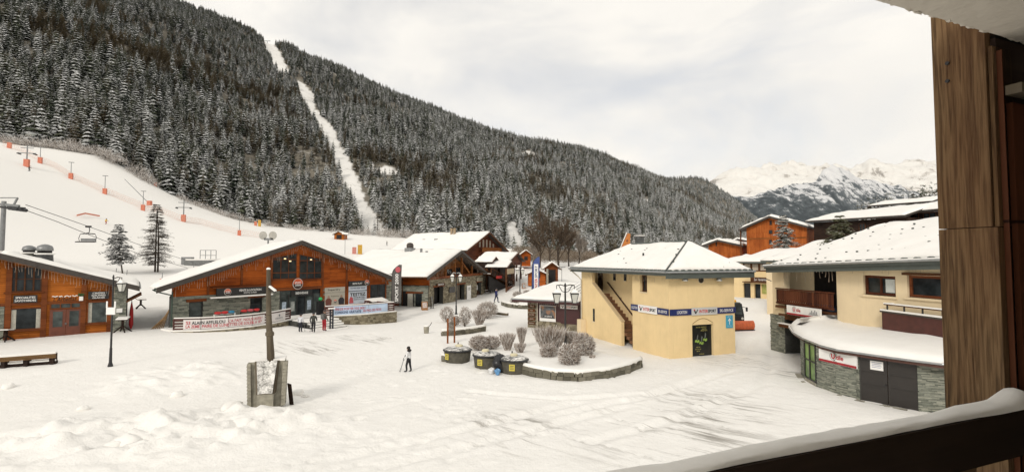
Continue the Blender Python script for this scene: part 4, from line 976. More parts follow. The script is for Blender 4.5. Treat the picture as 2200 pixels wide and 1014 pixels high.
# terraces
def terrace(name, label, outline, zt, zg, rail_pts, rail_label, banner=None, seed=0, hgt=1.0):
    """stone-fronted terrace (local plan outline) in the shop's frame"""
    e = B.root(name, label, 'terrace wall'); P = outline
    core = MB().prism([(a, y) for a, y in P], 'z', zg - 1.5, zt - .02).build('core', M_STONEBK, e)
    for i in range(len(rail_pts) - 1):
        a = Vector(rail_pts[i]); b = Vector(rail_pts[i + 1]); d = (b - a); ln = d.length; d.normalize(); nrm = Vector((d.y, -d.x))
        f = lambda x, y, z, a=a, d=d, nrm=nrm: (a.x + d.x * x - nrm.x * y, a.y + d.y * x - nrm.y * y, z)
        stones('facing_stone', 0, ln, zg - .7, zt - .02, 0, core, M_STONEB, seed=seed + i, w=(.25, .6), h=(.12, .24), proud=.08, f=f)
    MB().prism([(a, y) for a, y in P], 'z', zt - .02, zt + .10).build('snow', M_SNOW, e)
    return e
def plank_rail(name, label, pts, zt, hgt, seed=0, nplank=4, mat=None):
    e = B.root(name, label, 'railing'); mat = mat or plain('dark_red_plank', (.075, .022, .016), .6, .3, 3)
    for i in range(len(pts) - 1):
        a = Vector(pts[i]); b = Vector(pts[i + 1])
        for p in ((a,) if i else (a,)) + ((b,) if i == len(pts) - 2 else ()):
            MB().box(p.x - .06, p.x + .06, p.y - .06, p.y + .06, zt + .08, zt + hgt + .02).build('post', mat, e)
        for k in range(nplank):
            z = zt + .18 + (hgt - .26) * k / (nplank - 1); pl = MB().beam((a.x, a.y, z), (b.x, b.y, z), .05, (hgt - .2) / nplank * .78).build('plank', mat, e)
            if k < nplank - 1: MB().beam((a.x, a.y, z + (hgt - .2) / nplank * .40), (b.x, b.y, z + (hgt - .2) / nplank * .40), .055, .03).build('snow', M_SNOW, pl)
        MB().beam((a.x, a.y, zt + hgt + .05), (b.x, b.y, zt + hgt + .05), .16, .05).build('hand_rail', mat, e)
        MB().beam((a.x, a.y, zt + hgt + .11), (b.x, b.y, zt + hgt + .11), .15, .08).build('rail_snow', M_SNOW, e)
    return e
ZT = .12
def bl(px, py, z):   # plan point in the shop's frame from a pixel at height z (above the frame's base)
    P = onz(px, py, z + B.zb); d = P - B.o; return (d.dot(B.u), d.dot(B.v))
q = [bl(372, 712.5, ZT), bl(430, 711, ZT), bl(485, 707.5, ZT), bl(540, 702, ZT), bl(590, 694.5, ZT), bl(628, 686.5, ZT)]
print('TERR', q)
out = q + [(q[-1][0] + .1, .0), (q[0][0] + .0, .0)]
terrace('terrace', 'low stone terrace left of the ski shop steps', out, ZT, -.1, q, '', seed=20)
q2 = [(a + (.15 if i < 5 else -.1), y + .25) for i, (a, y) in enumerate(q)]
plank_rail('terrace_railing', 'snow-topped dark plank railing left of the shop steps', q2, ZT, .95, 1)
def banner(name, label, pts, zlo, zhi, mat, off=.14):
    e = B.root(name, label, 'banner'); V_ = MB()
    for i in range(len(pts) - 1):
        a = Vector(pts[i]); b = Vector(pts[i + 1]); d = (b - a).normalized(); n_ = Vector((d.y, -d.x)) * off
        V_.hexa([(a.x + n_.x, a.y + n_.y, zlo), (b.x + n_.x, b.y + n_.y, zlo), (b.x + n_.x * .93, b.y + n_.y * .93, zlo), (a.x + n_.x * .93, a.y + n_.y * .93, zlo), (a.x + n_.x, a.y + n_.y, zhi), (b.x + n_.x, b.y + n_.y, zhi), (b.x + n_.x * .93, b.y + n_.y * .93, zhi), (a.x + n_.x * .93, a.y + n_.y * .93, zhi)])
    V_.build('cloth', mat, e); return e
def wrap_text(o, pts, off=.17):
    """bend flat lettering (built along local x from 0) round a polyline"""
    segs = [(Vector(pts[i]), Vector(pts[i + 1])) for i in range(len(pts) - 1)]; L_ = [(b - a).length for a, b in segs]
    for v in o.data.vertices:
        s = v.co.x; k = 0
        while k < len(segs) - 1 and s > L_[k]: s -= L_[k]; k += 1
        a, b = segs[k]; d = (b - a).normalized(); n_ = Vector((d.y, -d.x)) * off; p = a + d * s + n_; v.co.x, v.co.y = p.x, p.y
LQ = [math.dist(q2[i], q2[i + 1]) for i in range(5)]; TL = sum(LQ); print('rail len', TL, LQ)
def sub(pts, s0, s1, n=10):
    L_ = [math.dist(pts[i], pts[i + 1]) for i in range(len(pts) - 1)]; T = sum(L_); o = []
    for i in range(n + 1):
        s = (s0 + (s1 - s0) * i / n) * T; k = 0
        while k < len(L_) - 1 and s > L_[k]: s -= L_[k]; k += 1
        o.append((pts[k][0] + (pts[k + 1][0] - pts[k][0]) * s / L_[k], pts[k][1] + (pts[k + 1][1] - pts[k][1]) * s / L_[k]))
    return o
def pxfrac(px, pts):   # how far along the polyline the column px lies
    best = 0; bd = 1e9
    for i in range(201):
        p = sub(pts, 0, 1, 200)[i] if False else None
    S = sub(pts, 0, 1, 300)
    for i, p in enumerate(S):
        X, _ = proj(B.w(p[0], p[1], ZT + .5))
        if abs(X - px) < bd: bd = abs(X - px); best = i / 300
    return best
s0, s1 = pxfrac(395, q2), pxfrac(566, q2); bp = sub(q2, s0, s1); T1 = (s1 - s0) * TL
bn = banner('banner', 'long white banner with pink lettering on the left terrace railing', bp, ZT + .14, ZT + .92, plain('banner_white', (.66, .62, .60), .7, .04))
for s, z, a, b, mt in (('SI', .66, .03, .08, M_PINKRED), ('ALAIN AFFLELOU', .66, .10, .465, M_BLACK), ("L'A FAIT, NOUS AUSSI !", .66, .50, .96, M_PINKRED), ('LA 2EME PAIRE DE LUNETTES DE SOLEIL A 1€*', .30, .03, .95, M_PINKRED)):
    o = text(s, mt, bn, T1 * (a + b) / 2, ZT + .14 + .78 * z, 0, .27, T1 * (b - a), .012); wrap_text(o, bp)
s0, s1 = pxfrac(576, q2), pxfrac(610, q2); bp = sub(q2, s0, s1, 5); T2 = (s1 - s0) * TL
bn = banner('banner', 'short white banner LOUBSOL near the shop steps', bp, ZT + .14, ZT + .92, plain('banner_white', (.66, .62, .60), .7, .04))
o = text('LOUBSOL', plain('grey_print', (.2, .22, .24), .6), bn, T2 * .55, ZT + .40, 0, .14, T2 * .5, .01); wrap_text(o, bp)
k = MB().prism([(T2 * .55 + .12 * math.cos(i * 1.047), ZT + .66 + .10 * math.sin(i * 1.047)) for i in range(6)], 'y', -.0, .004).build('emblem', plain('grey_print', (.2, .22, .24), .6), bn); wrap_text(k, bp)
# right terrace
ZG2 = -1.2
def bl2(px, py): return bl(px, py, ZT)
q = [bl(700, 681, ZT), bl(726, 679, ZT), bl(790, 675, ZT), bl(852, 669, ZT)]
print('TERR2', q)
out = q + [(q[-1][0] + .3, .0), (q[0][0], .0)]
terrace('terrace', 'tall rough stone terrace right of the ski shop steps', out, ZT, -1.0, q + [(q[-1][0] + .3, .0)], '', seed=40)
q3 = [(q[0][0] + .1, q[0][1] + .25), (q[1][0] + .1, q[1][1] + .25), (q[2][0], q[2][1] + .25), (q[3][0] - .2, q[3][1] + .25), (q[3][0] - .05, -.6)]
plank_rail('terrace_railing', 'snow-topped dark plank railing right of the shop steps', q3, ZT, .95, 2)
q2b = q3[:4]; s0, s1 = pxfrac(716, q2b), pxfrac(831, q2b); bp = sub(q2b, s0, s1); T3 = (s1 - s0) * sum(math.dist(q2b[i], q2b[i + 1]) for i in range(3))
bn = banner('banner', 'pale blue banner about free ski storage on the right terrace railing', bp, ZT + .10, ZT + .98, plain('banner_sky_blue', (.42, .52, .66), .7, .35, 0.5))
for s, z, a, b, mt in (('FINI DE PORTER VOS SKIS !', .68, .02, .55, M_PINKRED), ('CONSIGNE GRATUITE', .30, .02, .47, M_NAVY), ('AU PIED DES PISTES', .34, .50, .86, M_PINKRED)):
    o = text(s, mt, bn, T3 * (a + b) / 2, ZT + .1 + .88 * z, 0, .26, T3 * (b - a), .012); wrap_text(o, bp)
# steps up to the entrance
st = B.root('stone_steps', 'snow-covered steps up to the ski shop entrance', 'steps'); sa0, sa1 = out and bl(630, 690, ZT)[0] + .15, q[0][0] - .1
yy = bl(655, 692, ZT)[1]
for k in range(5):
    zt = ZT - .02 - k * .19; y0 = yy - k * .36
    o = MB().box(sa0, sa1, y0 - .36, y0 + (1.5 if k else 8), zt - 1.2, zt).build('step', M_STONEBK, st); MB().box(sa0 + .05, sa1 - .05, y0 - .37, y0 + .03 if k else y0 + 2.0, zt - .06, zt + .08).build('snow', M_SNOW, o)
lo_ = MB().box(sa0 - .1, sa1 + .1, -3.2, -.05, -1.5, ZT - .04).build('landing', M_STONEBK, st); MB().box(sa0, sa1, -3.1, -.1, ZT - .038, ZT + .06).build('snow', M_SNOW, lo_)
SPORT = dict(aL=aL, aM=aM, aR=aR, zE=zE, zM=zM)
# the shop's plan is skewed: its side walls run back along the street line
def skew(o, k, y0):
    if o.type == 'MESH':
        for v in o.data.vertices:
            if v.co.y > y0: v.co.x += k * (v.co.y - y0)
    for c in o.children: skew(c, k, y0)
skew(rb, .47, .55)

# ================================================================ stone chalet with a recessed gable
C = Fr(at(917, 599, 66.0), at(1046, 588, 90.5), .25, back=.8); rc = C.root('stone_chalet', 'stone-walled chalet with snowy roof and open timber gable', 'building')
cL = C.loc(917, 596, -.8); cR = C.loc(1046, 584, -.8); aL, aR = cL[0], cR[0]; aM = (aL + aR) / 2; zE = (cL[1] + cR[1]) / 2; zM = C.loc(992, 538, -.8)[1]
gable_roof(rc, aL, zE, aM, zM, aR, zE, -.85, 15, .2, .3, fh=.4, seed=11)
aw0, aw1 = C.loc(921, 640)[0], C.loc(1043, 615)[0]; zw = (C.loc(925, 601)[1] + C.loc(1038, 590)[1]) / 2
O1 = C.rect(932, 616, 952, 659); O2 = C.rect(982, 611, 998, 651); O3 = C.rect(1024, 606, 1034, 638)
O1, O2, O3 = [(o[0], o[1], -1.5, o[3]) for o in (O1, O2, O3)]
mb = MB(); wall_holes(mb, aw0, aw1, -1.5, zw, .02, .6, [O1, O2, O3]); sw = mb.build('stone_wall', M_STONEBK, rc)
stones('wall_stone', aw0, aw1, -.5, zw, .02, sw, M_STONEB, [O1, O2, O3], seed=12, w=(.3, .8), h=(.12, .25), proud=.06)
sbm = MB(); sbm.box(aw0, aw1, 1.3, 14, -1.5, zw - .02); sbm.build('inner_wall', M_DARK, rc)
SL = C.side(aw0, right=False); 
side = MB().box(aw0 + .001, aw0 + .4, .6, 14, -1.5, zE - .3).build('side_wall', M_STONEBK, rc)
def sidef(x, y, z): return (aw0 + y, x, z)
stones('wall_stone', .1, 14, -.5, zE - 1.25, 0, side, M_STONEG, [(2.2, 4.0, -2, 2.3)], seed=13, w=(.3, .8), h=(.12, .25), proud=.05, f=sidef)
MB().box(aw0 - .05, aw0 + .05, -.1, 14, zE - 1.2, zE - .35).build('timber_band', M_WOODR, rc)
mb, topC = gable_wall(MB(), aw0, aw1, zw + .05, aL, zE, aM, zM, aR, zE, 1.6, 2.0, drop=.3); mb.build('gable_boarding', wood('amber_boards', (.15, .05, .012), (.34, .13, .035), .2), rc)
MB().box(aw0 - .1, aw1, -.15, .3, zw, zw + .35).build('beam', M_BEAMR, rc); MB().box(aw0, aw1, .3, 1.6, zw, zw + .1).build('loggia_floor', M_BEAM, rc)
for px in (938, 957, 977, 992, 1014):
    a = C.loc(px, 590, .1)[0]
    if topC(a) > zw + .5: MB().box(a - .14, a + .14, .0, .28, zw + .35, topC(a) - .1).build('post', wood('amber_boards', (.15, .05, .012), (.34, .13, .035), .2), rc)
br = MB(); a0 = C.loc(992, 580, .1)[0]; br.beam((a0, .12, zw + 2.4), (a0 + 3.5, .12, zw + .5), .2, .25); br.build('brace', wood('amber_boards', (.15, .05, .012), (.34, .13, .035), .2), rc)
window(rc, C.rect(959, 578, 971, 594, 1.6), 1.58, M_BEAM, M_GLASS, 1); window(rc, C.rect(978, 575, 990, 594, 1.6), 1.58, M_BEAM, M_GLASS, 1)
for o, k in ((O1, 1), (O2, 2), (O3, 3)):
    MB().box(o[0] - .3, o[1] + .3, -.12, .018, o[3], o[3] + .22).build('lintel', M_BEAMR, rc)
d = MB().box(O2[0], O2[1], .8, .9, -1.5, O2[3]).build('door', plain('grey_brown_door', (.14, .12, .09), .7, .15), rc)
d = MB().box(O1[0], O1[1], .9, 1.0, -1.5, O1[3]).build('door', M_DARK, rc); d = MB().box(O3[0], O3[1], .7, .8, -1.5, O3[3]).build('door', M_BEAM, rc)
MB().box(O3[0] + .1, O3[1] - .1, .62, .66, O3[3] - 1.4, O3[3] - .6).build('notice', M_WHITE, d)
for i in range(6): x = O3[0] + .1 + (O3[1] - O3[0] - .2) * i / 5; MB().box(x - .05, x + .05, .3, .34, .0, 1.0).build('gate_bar', M_BEAM, d)
icicles(C, [(aL + .6, topC(aL + .6) - .1), (aM, topC(aM) - .15), (aR - .6, topC(aR - .6) - .1)], -.7, 'frosted light icicles on the stone chalet gable', 90, .3, .9, 3)
# side entrance of the stone chalet (left wall): local y along the wall
for (y0, y1, zt, mt, nm) in ((4.4, 5.4, 2.2, plain('brown_red_door', (.16, .05, .025), .6, .2), 'door'), (2.35, 3.1, 2.0, M_CURTAIN, 'door')):
    d = MB().box(aw0 - .10, aw0 - .002, y0, y1, -.6, zt).build(nm, mt, rc); MB().box(aw0 - .14, aw0 - .002, y0 - .25, y1 + .25, zt, zt + .2).build('lintel', M_BEAMR, d)
MB().box(aw0 - .08, aw0 - .003, 1.0, 1.9, .3, 2.0).build('side_window', M_GLASS, rc)
MB().box(aw0 - .12, aw0 - .003, .8, 3.3, 2.05, 2.25).build('side_lintel', M_BEAMR, rc)
MB().tube((aw0 - .12, 3.9, zE - .4), (aw0 - .12, 3.9, -.6), .07, None, 8).build('downpipe', M_BEAM, rc)
MB().tube((aL - .02, -.8, zE - .1), (aL - .02, 14.5, zE - .1), .09, None, 8).build('gutter', M_BEAM, rc)
yv = 7.5; a = aM + (aL - aM) * .08
e = MB().box(a - .7, a + .7, yv - .6, yv + .6, topC(a), topC(a) + 1.0).build('roof_vent', M_GREYM, rc); MB().lathe([(.55, 0), (.55, .5), (.4, .75), (.05, .85)], (a, yv, topC(a) + 1.0), 12).build('cowl', M_FASCIA, e)
for k in range(2): MB().tube((a - 1.4, yv - 2.6 - .9 * k, topC(a - 1.4)), (a - 1.4, yv - 2.6 - .9 * k, topC(a - 1.4) + 1.3 - .4 * k), .2, None, 8).build('vent_pipe', M_GREYM, rc)
r = C.rect(936, 608, 953, 614); sg = sign(C, r, -.15, 'name_board', 'small brown board over the dark doorway of the stone chalet', M_BEAM); text('SNOWFUN', M_WHITE, sg, (r[0] + r[1]) / 2, (r[2] + r[3]) / 2, -.22, .28, (r[1] - r[0]) * .7, .01)
sign(C, C.rect(963.5, 616, 976, 628), -.1, 'chalk_board', 'black square board beside the lamp on the stone chalet', M_BLACK)
r = C.rect(1001.5, 613, 1010, 643); sg = sign(C, r, -.1, 'white_panel', 'tall white panel on the stone wall beside the grey door', M_WHITE); text('13', M_BLACK, sg, (r[0] + r[1]) / 2, r[3] - .55, -.17, .45, (r[1] - r[0]) * .55, .02)
r = C.rect(1023, 597, 1035, 604); sg = sign(C, r, -.1, 'small_plaque', 'pale plaque above the right door of the stone chalet', plain('plaque', (.33, .30, .22), .7)); text('ACCUEIL', M_BLACK, sg, (r[0] + r[1]) / 2, (r[2] + r[3]) / 2, -.17, .22, (r[1] - r[0]) * .7, .01)

# ================================================================ large brown chalet behind
D = Fr(at(1003, 540, 112), at(1093, 540, 129), 1.5, back=1.2); rd = D.root('brown_chalet', 'large dark red-brown chalet with balcony behind the stone chalet', 'building')
dL = D.loc(1003, 538, -1.2); dR = D.loc(1093, 540, -1.2); aL, aR = dL[0], dR[0]; aM = (aL + aR) / 2; zE = (dL[1] + dR[1]) / 2; zM = D.loc(1053, 499, -1.2)[1]
gable_roof(rd, aL, zE, aM, zM, aR, zE, -1.3, 22, .25, .3, fh=.4, seed=14, fascia=M_BEAM)
M_RBW = wood('red_brown_boards', (.05, .014, .007), (.15, .045, .018), .25)
mb, topD = gable_wall(MB(), aL + 1.4, aR - 1.2, -1, aL, zE, aM, zM, aR, zE, .0, 21, drop=.3); mb.build('wall', M_RBW, rd)
b0, b1 = D.loc(1028, 535)[0], D.loc(1070, 535)[0]; bz = D.loc(1048, 541, -1)[1]
bal = MB().box(b0, b1, -1.0, -.02, bz - .15, bz).build('balcony', M_BEAMR, rd)
for i in range(22): x = b0 + (b1 - b0) * (i + .5) / 22; MB().box(x - .14, x + .14, -1.02, -.97, bz + .02, bz + .95).build('baluster', wood('amber_boards', (.15, .05, .012), (.34, .13, .035), .2), bal)
MB().box(b0, b1, -1.06, -.93, bz + .96, bz + 1.06).build('hand_rail', M_BEAMR, bal)
for i in range(5):
    x = b0 + (b1 - b0) * (.06 + .17 * i); w = MB().box(x - .30, x + .30, -.06, -.004, bz + 1.1, min(bz + 2.9, topD(x) - .6)).build('window', plain('pale_curtained_window', (.42, .36, .28), .6, .3, 2), rd); MB().box(x - .04, x + .04, -.08, -.062, bz + 1.1, min(bz + 2.9, topD(x) - .6)).build('mullion', M_BEAM, w)
MB().box(b0 - .8, b1 - .5, -.3, -.003, bz - 1.3, bz - 1.0).build('beam', M_BEAMR, rd)
for k in range(2): yv = 9 - .9 * k; a = aM + (aL - aM) * .12; MB().tube((a, yv, topD(a)), (a, yv, topD(a) + 2.0), .32, None, 8).build('chimney', plain('tan_flue', (.30, .22, .13), .6, .15), rd)
for k in range(2): yv = 15 - 3.6 * k; a = aM + (aL - aM) * .42; MB().box(a - .45, a + .45, yv - .4, yv + .4, topD(a) + .4, topD(a) + .68).build('roof_light', M_GREYM, rd)

# ================================================================ porch chalet with outdoor stairs
E = Fr(at(1094, 562, 96), at(1128, 563, 109), 2.2, back=.5); re = E.root('porch_chalet', 'small timber chalet with covered porch and outdoor stairs', 'building')
eL = E.loc(1094, 561, -.5); eR = E.loc(1128, 562, -.5); aL, aR = eL[0], eR[0]; aM = (aL + aR) / 2; zE = (eL[1] + eR[1]) / 2; zM = E.loc(1109, 543, -.5)[1]
gable_roof(re, aL, zE, aM, zM, aR, zE, -.6, 6.5, .18, .26, fh=.3, seed=16, fascia=M_BEAM)
mb, topE = gable_wall(MB(), aL + .7, aR - .7, zE - .8, aL, zE, aM, zM, aR, zE, .0, .3, drop=.25); mb.build('gable_boarding', M_RBW, re)
MB().box(aL + .9, aR - .9, 1.6, 6.2, -1, zE - .1).build('wall', M_DARKW, re)
for i in range(4): x = aL + .9 + (aR - aL - 1.8) * i / 3; MB().box(x - .14, x + .14, .05, .3, -1, zE - .2).build('post', M_BEAM, re)
E2 = Fr(at(1089, 574.5, 92), at(1107.5, 573, 98.5), 2.0); l0 = E2.loc(1089, 574); l1 = E2.loc(1107.5, 573)
pr = E2.root('porch', 'snowy porch roof on dark timber posts at the stair foot', 'porch'); aL2, aR2 = l0[0], l1[0]; aM2 = (aL2 + aR2) / 2; z2 = (l0[1] + l1[1]) / 2; zM2 = E2.loc(1100, 562)[1]
gable_roof(pr, aL2, z2, aM2, zM2, aR2, z2, -.1, 4.2, .15, .25, fh=.25, seed=18, fascia=M_BEAM)
for a in (aL2 + .3, aR2 - .3):
    for y in (.2, 3.9): MB().box(a - .12, a + .12, y - .12, y + .12, -1.2, z2 - .1).build('post', M_BEAM, pr)
MB().box(aL2 + .5, aR2 - .5, 3.6, 3.8, -1, z2 - .2).build('back_wall', M_DARKW, pr)
MB().box(aL2 + .4, aR2 - .5, .15, .22, z2 - 1.3, z2 - .3).build('sign_board', plain('board_cream', (.42, .34, .22), .7, .2), pr)
MB().box(aL2 + .4, aR2 - .4, .25, .35, -1, -.2).build('low_wall', M_RBW, pr)
E3 = Fr(at(1057, 564, 93.5), at(1073, 561, 97), 2.0); l0 = E3.loc(1057, 563); l1 = E3.loc(1073, 562)
dr = E3.root('side_porch', 'little snowy gable roof between the two chalets', 'porch'); a0_, a1_ = l0[0], l1[0]
gable_roof(dr, a0_, l0[1], (a0_ + a1_) / 2, E3.loc(1066, 552)[1], a1_, l0[1], -.1, 3.4, .15, .22, fh=.2, seed=20, fascia=M_BEAM)
MB().box(a0_ + .3, a1_ - .3, .2, 3.2, -1, l0[1] - .05).build('wall', M_DARKW, dr)
s0 = at(1046, 588, 90.0); s1 = gp(1094, 612)
stt = empty('outdoor_stairs', (s1.x, s1.y, s1.z), math.atan2(s0.y - s1.y, s0.x - s1.x), 'long outdoor wooden stairs with dark railing climbing left', 'stairs'); Ls = math.hypot(s0.x - s1.x, s0.y - s1.y); Hs = s0.z - s1.z
n = 16
for i in range(n):
    x = Ls * i / n; z = Hs * (i + 1) / n; o = MB().box(x, x + Ls / n, -.8, .8, z - .18, z - .02).build('step', M_BEAM, stt); MB().box(x + .01, x + Ls / n - .03, -.76, .76, z - .018, z + .06).build('snow', M_SNOW, o)
for y in (-.82, .82):
    MB().beam((0, y, 0.0), (Ls, y, Hs), .10, .35).build('stringer', M_DARKW, stt); MB().beam((0, y, 1.0), (Ls, y, Hs + 1.0), .10, .12).build('hand_rail', M_BEAM, stt)
    for i in range(9): x = Ls * i / 8; MB().box(x - .05, x + .05, y - .05, y + .05, Hs * i / 8, Hs * i / 8 + 1.0).build('baluster', M_BEAM, stt)
    for k in range(2): MB().beam((0, y, .4 + .28 * k), (Ls, y, Hs + .4 + .28 * k), .05, .14).build('rail_board', M_DARKW, stt)
MB().prism([(.5, -.6), (Ls, -.6), (Ls, Hs - .4)], 'y', .3, .5).build('under_stair_wall', M_DARK, stt)
sgp = MB().box(Ls * .55, Ls * .8, .88, .92, Hs * .62, Hs * .62 + .5).build('red_banner', M_RED, stt)

# ================================================================ far huts beside the blue flag
def hut(name, label, px0, px1, pyb, d, hw, rise, wallm, depth=4, dark_door=False, rot=0.0):
    P0 = gp(px0, pyb); P0 = at(px0, pyb, d); P1 = at(px1, pyb, d + rot); Fh = Fr(P0, P1, P0.z - .1); e = Fh.root(name, label, 'hut'); w = Fh.len
    gable_roof(e, -.6, hw, w / 2, hw + rise, w + .6, hw, -.7, depth, .12, .22, fh=.2, seed=int(px0), fascia=M_BEAM)
    mb, tp = gable_wall(MB(), 0, w, -.6, -.6, hw, w / 2, hw + rise, w + .6, hw, 0, depth - .4, drop=.15); mb.build('wall', wallm, e)
    if dark_door: MB().box(w * .25, w * .8, -.05, -.004, -.2, hw - .1).build('shade_panel', M_DARK, e)  # dark panel on the solid wall stands for the unlit inside
    else: window(e, (w * .3, w * .7, .9, 1.9), -.01, M_BEAM, M_GLASS, 1)
    return e
hut('orange_hut', 'bright orange kiosk hut with deep roof snow behind the blue flag', 1135, 1172, 606, 97, 1.5, 1.0, wood('orange_kiosk', (.30, .07, .012), (.55, .15, .03), .2), 3.5)
hut('gate_hut', 'small open timber hut with dark doorway near the bench', 1172, 1199, 606, 98, 2.6, 1.3, M_BEAMR, 3.5, True)
for k, px in enumerate((1176, 1196)): P = gp(px, 607); tag(MB().tube((0, 0, -.3), (0, 0, 2.6), .2 if k == 0 else .12, None, 8).build('timber_post', (M_CONC, M_BEAMR)[k], None, loc=at(px, 607, 95.5)), ('stone pillar at the left of the dark hut', 'timber post at the right of the dark hut')[k], 'post')
hut('far_cabin', 'tiny red-brown cabin at the foot of the bare tree', 1120, 1140, 566, 130, 2.2, 1.3, M_WOODR, 5)

# ================================================================ low rental annex
G = Fr(at(1134, 703, 51.0), at(1246, 713.5, 48.0), .0); rg = G.root('rental_annex', 'low dark red rental annex with snowy overhanging roof', 'building')
w = G.len; zw = G.loc(1190, 650)[1]
M_MAR = plain('maroon_panel', (.055, .014, .014), .5, .12)
base = MB().box(0, w, .0, 6, -1, .85).build('stone_base', M_STONEBK, rg); stones('base_stone', 0, w, -.4, .85, 0, base, M_STONEB, seed=31, w=(.25, .5), h=(.1, .2))
p0 = G.loc(1153, 680)[0]; pr_ = MB().box(0, p0, -.02, 5.9, .852, zw).build('pier', M_STONEBK, rg); stones('pier_stone', 0, p0, .85, zw, -.02, pr_, M_STONEB, seed=32, w=(.2, .4), h=(.1, .2))
MB().box(p0 + .002, w, .02, 5.8, .854, zw).build('wall', M_MAR, rg)
a0 = G.loc(1205, 680)[0]; MB().box(a0, w - .02, -.06, .018, .75, zw - .02).build('panel', M_MAR, rg)
for i in range(14): x = a0 + (w - a0) * i / 14; MB().box(x + .02, x + (w - a0) / 14 - .02, -.04, .017, zw - .62, zw - .04).build('slat', M_BEAM, rg)
mb = MB(); zr = G.loc(1112, 641, -1.0)[1]
cs = [(-1.1, -1.2, zr), (w + .5, -1.2, zr), (w + .5, 5.6, zr + 1.25), (-.2, 5.6, zr + 1.25)]
slab(mb, cs, .14); rf = mb.build('roof', M_MAR, rg); snow_slab('roof_snow', [Vector(c) for c in cs], .2, rf, 26, 18, 33, .03)
f = MB(); f.box(-1.12, w + .5, -1.26, -1.202, zr - .32, zr - .02); f.build('fascia', M_MAR, rf); MB().tube((-1.15, -1.32, zr - .04), (w + .5, -1.32, zr - .04), .07, None, 8).build('gutter', M_ZINC, rf)
for k in range(5): x = w - 2.4 + .5 * k; MB().beam((x, 1.0, zr + .62), (x - .1, 5.3, zr + 1.42), .04, .05).build('seam', M_ZINC, rf)
MB().tube((p0 + .15, -.15, zr - .1), (p0 + .15, -.15, -.3), .06, None, 8).build('downpipe', plain('cream_pipe', (.5, .45, .36), .5), rg)
icicles(G, [(-.9, zr - .3), (w + .3, zr - .3)], -1.15, 'frosted light icicles along the annex eave', 30, .12, .4, 4)
for k in range(5):
    zz = zw - .45 - .42 * k; b = MB().box(.12, p0 - .12, -.14, -.06, zz - .15, zz + .15); o = b.build('slat_board', M_BEAM); place(o, G); tag(o, 'dark wooden plank sign with pale lettering on the annex pier, %s of five' % ('topmost', 'second', 'third', 'fourth', 'lowest')[k], 'sign', 'plank signs on the annex pier')
    text(('SKI', 'SNOW', 'LOCATION', 'VENTE', 'REPARATION')[k], plain('pale_letters', (.5, .46, .38), .7), o, p0 / 2, zz, -.15, .10, (p0 - .3) * (.4, .35, .8, .6, .85)[k], .01)
r = G.rect(1160, 656, 1194.5, 690); sg = sign(G, r, -.03, 'photo_poster', 'framed poster of a helmeted skier on the annex wall', M_WHITE, .05); h = r[3] - r[2]; w_ = r[1] - r[0]
t = NT('poster_alpine'); v = t.mapping(); a_ = t.noise(v, 1.1, 4, .6, 1.0); t.base(t.ramp(a_, [(.3, (.03, .035, .04)), (.47, (.12, .12, .12)), (.55, (.35, .16, .06)), (.7, (.45, .50, .52))])); t.set(.5)
MB().box(r[0] + .09, r[1] - .02, -.088, -.082, r[2] + .3, r[3] - .05).build('picture', t.mat, sg)
cx, cz = r[0] + w_ * .55, r[2] + h * .62
MB().prism([(cx + .26 * math.cos(i * .524), cz + .3 * math.sin(i * .524)) for i in range(12)], 'y', -.096, -.09).build('printed_face', plain('skin_print2', (.25, .14, .09), .6), sg)
MB().prism([(cx + .32 * math.cos(i * .524), cz + .12 + .28 * math.sin(i * .524)) for i in range(7)], 'y', -.10, -.097).build('printed_helmet', plain('helmet_print', (.14, .15, .16), .4), sg)
MB().prism([(cx - .75, r[2] + .3), (cx + .75, r[2] + .3), (cx + .45, cz - .35), (cx, cz - .2), (cx - .45, cz - .35)], 'y', -.094, -.089).build('printed_jacket', plain('jacket_dark', (.05, .05, .05), .6), sg)
text('SKI SERVICE', M_WHITE, sg, cx, r[2] + .5, -.10, .14, w_ * .45, .01)
def intersport(e, r, y, s=1.0):
    h = r[3] - r[2]; w_ = r[1] - r[0]; x = r[0] + w_ * .08; zc = (r[2] + r[3]) / 2
    k = MB(); k.prism([(x, zc + h * .2), (x + h * .22, zc + h * .2), (x + h * .34, zc - h * .12), (x + h * .62, zc + h * .30), (x + h * .72, zc + h * .22), (x + h * .36, zc - h * .32), (x + h * .2, zc - h * .28)], 'y', y - .006, y); k.build('tick_emblem', M_BLACK, e)
    MB().prism([(x - .02 + h * .12 + h * .12 * math.cos(i * .785), zc + h * .22 + h * .1 * math.sin(i * .785)) for i in range(8)], 'y', y - .009, y - .004).build('emblem_dot', M_RED, e)
    text('INTER', M_RED, e, r[0] + w_ * .46, zc, y - .006, h * .42, w_ * .34, .02); text('SPORT', M_BLACK, e, r[0] + w_ * .79, zc, y - .006, h * .42, w_ * .32, .04)
r = G.rect(1204, 655.5, 1241, 663.5, -.1); sg = sign(G, r, -.08, 'brand_sign', 'white INTERSPORT sign on the maroon annex wall', M_WHITE, .06); intersport(sg, r, -.145)
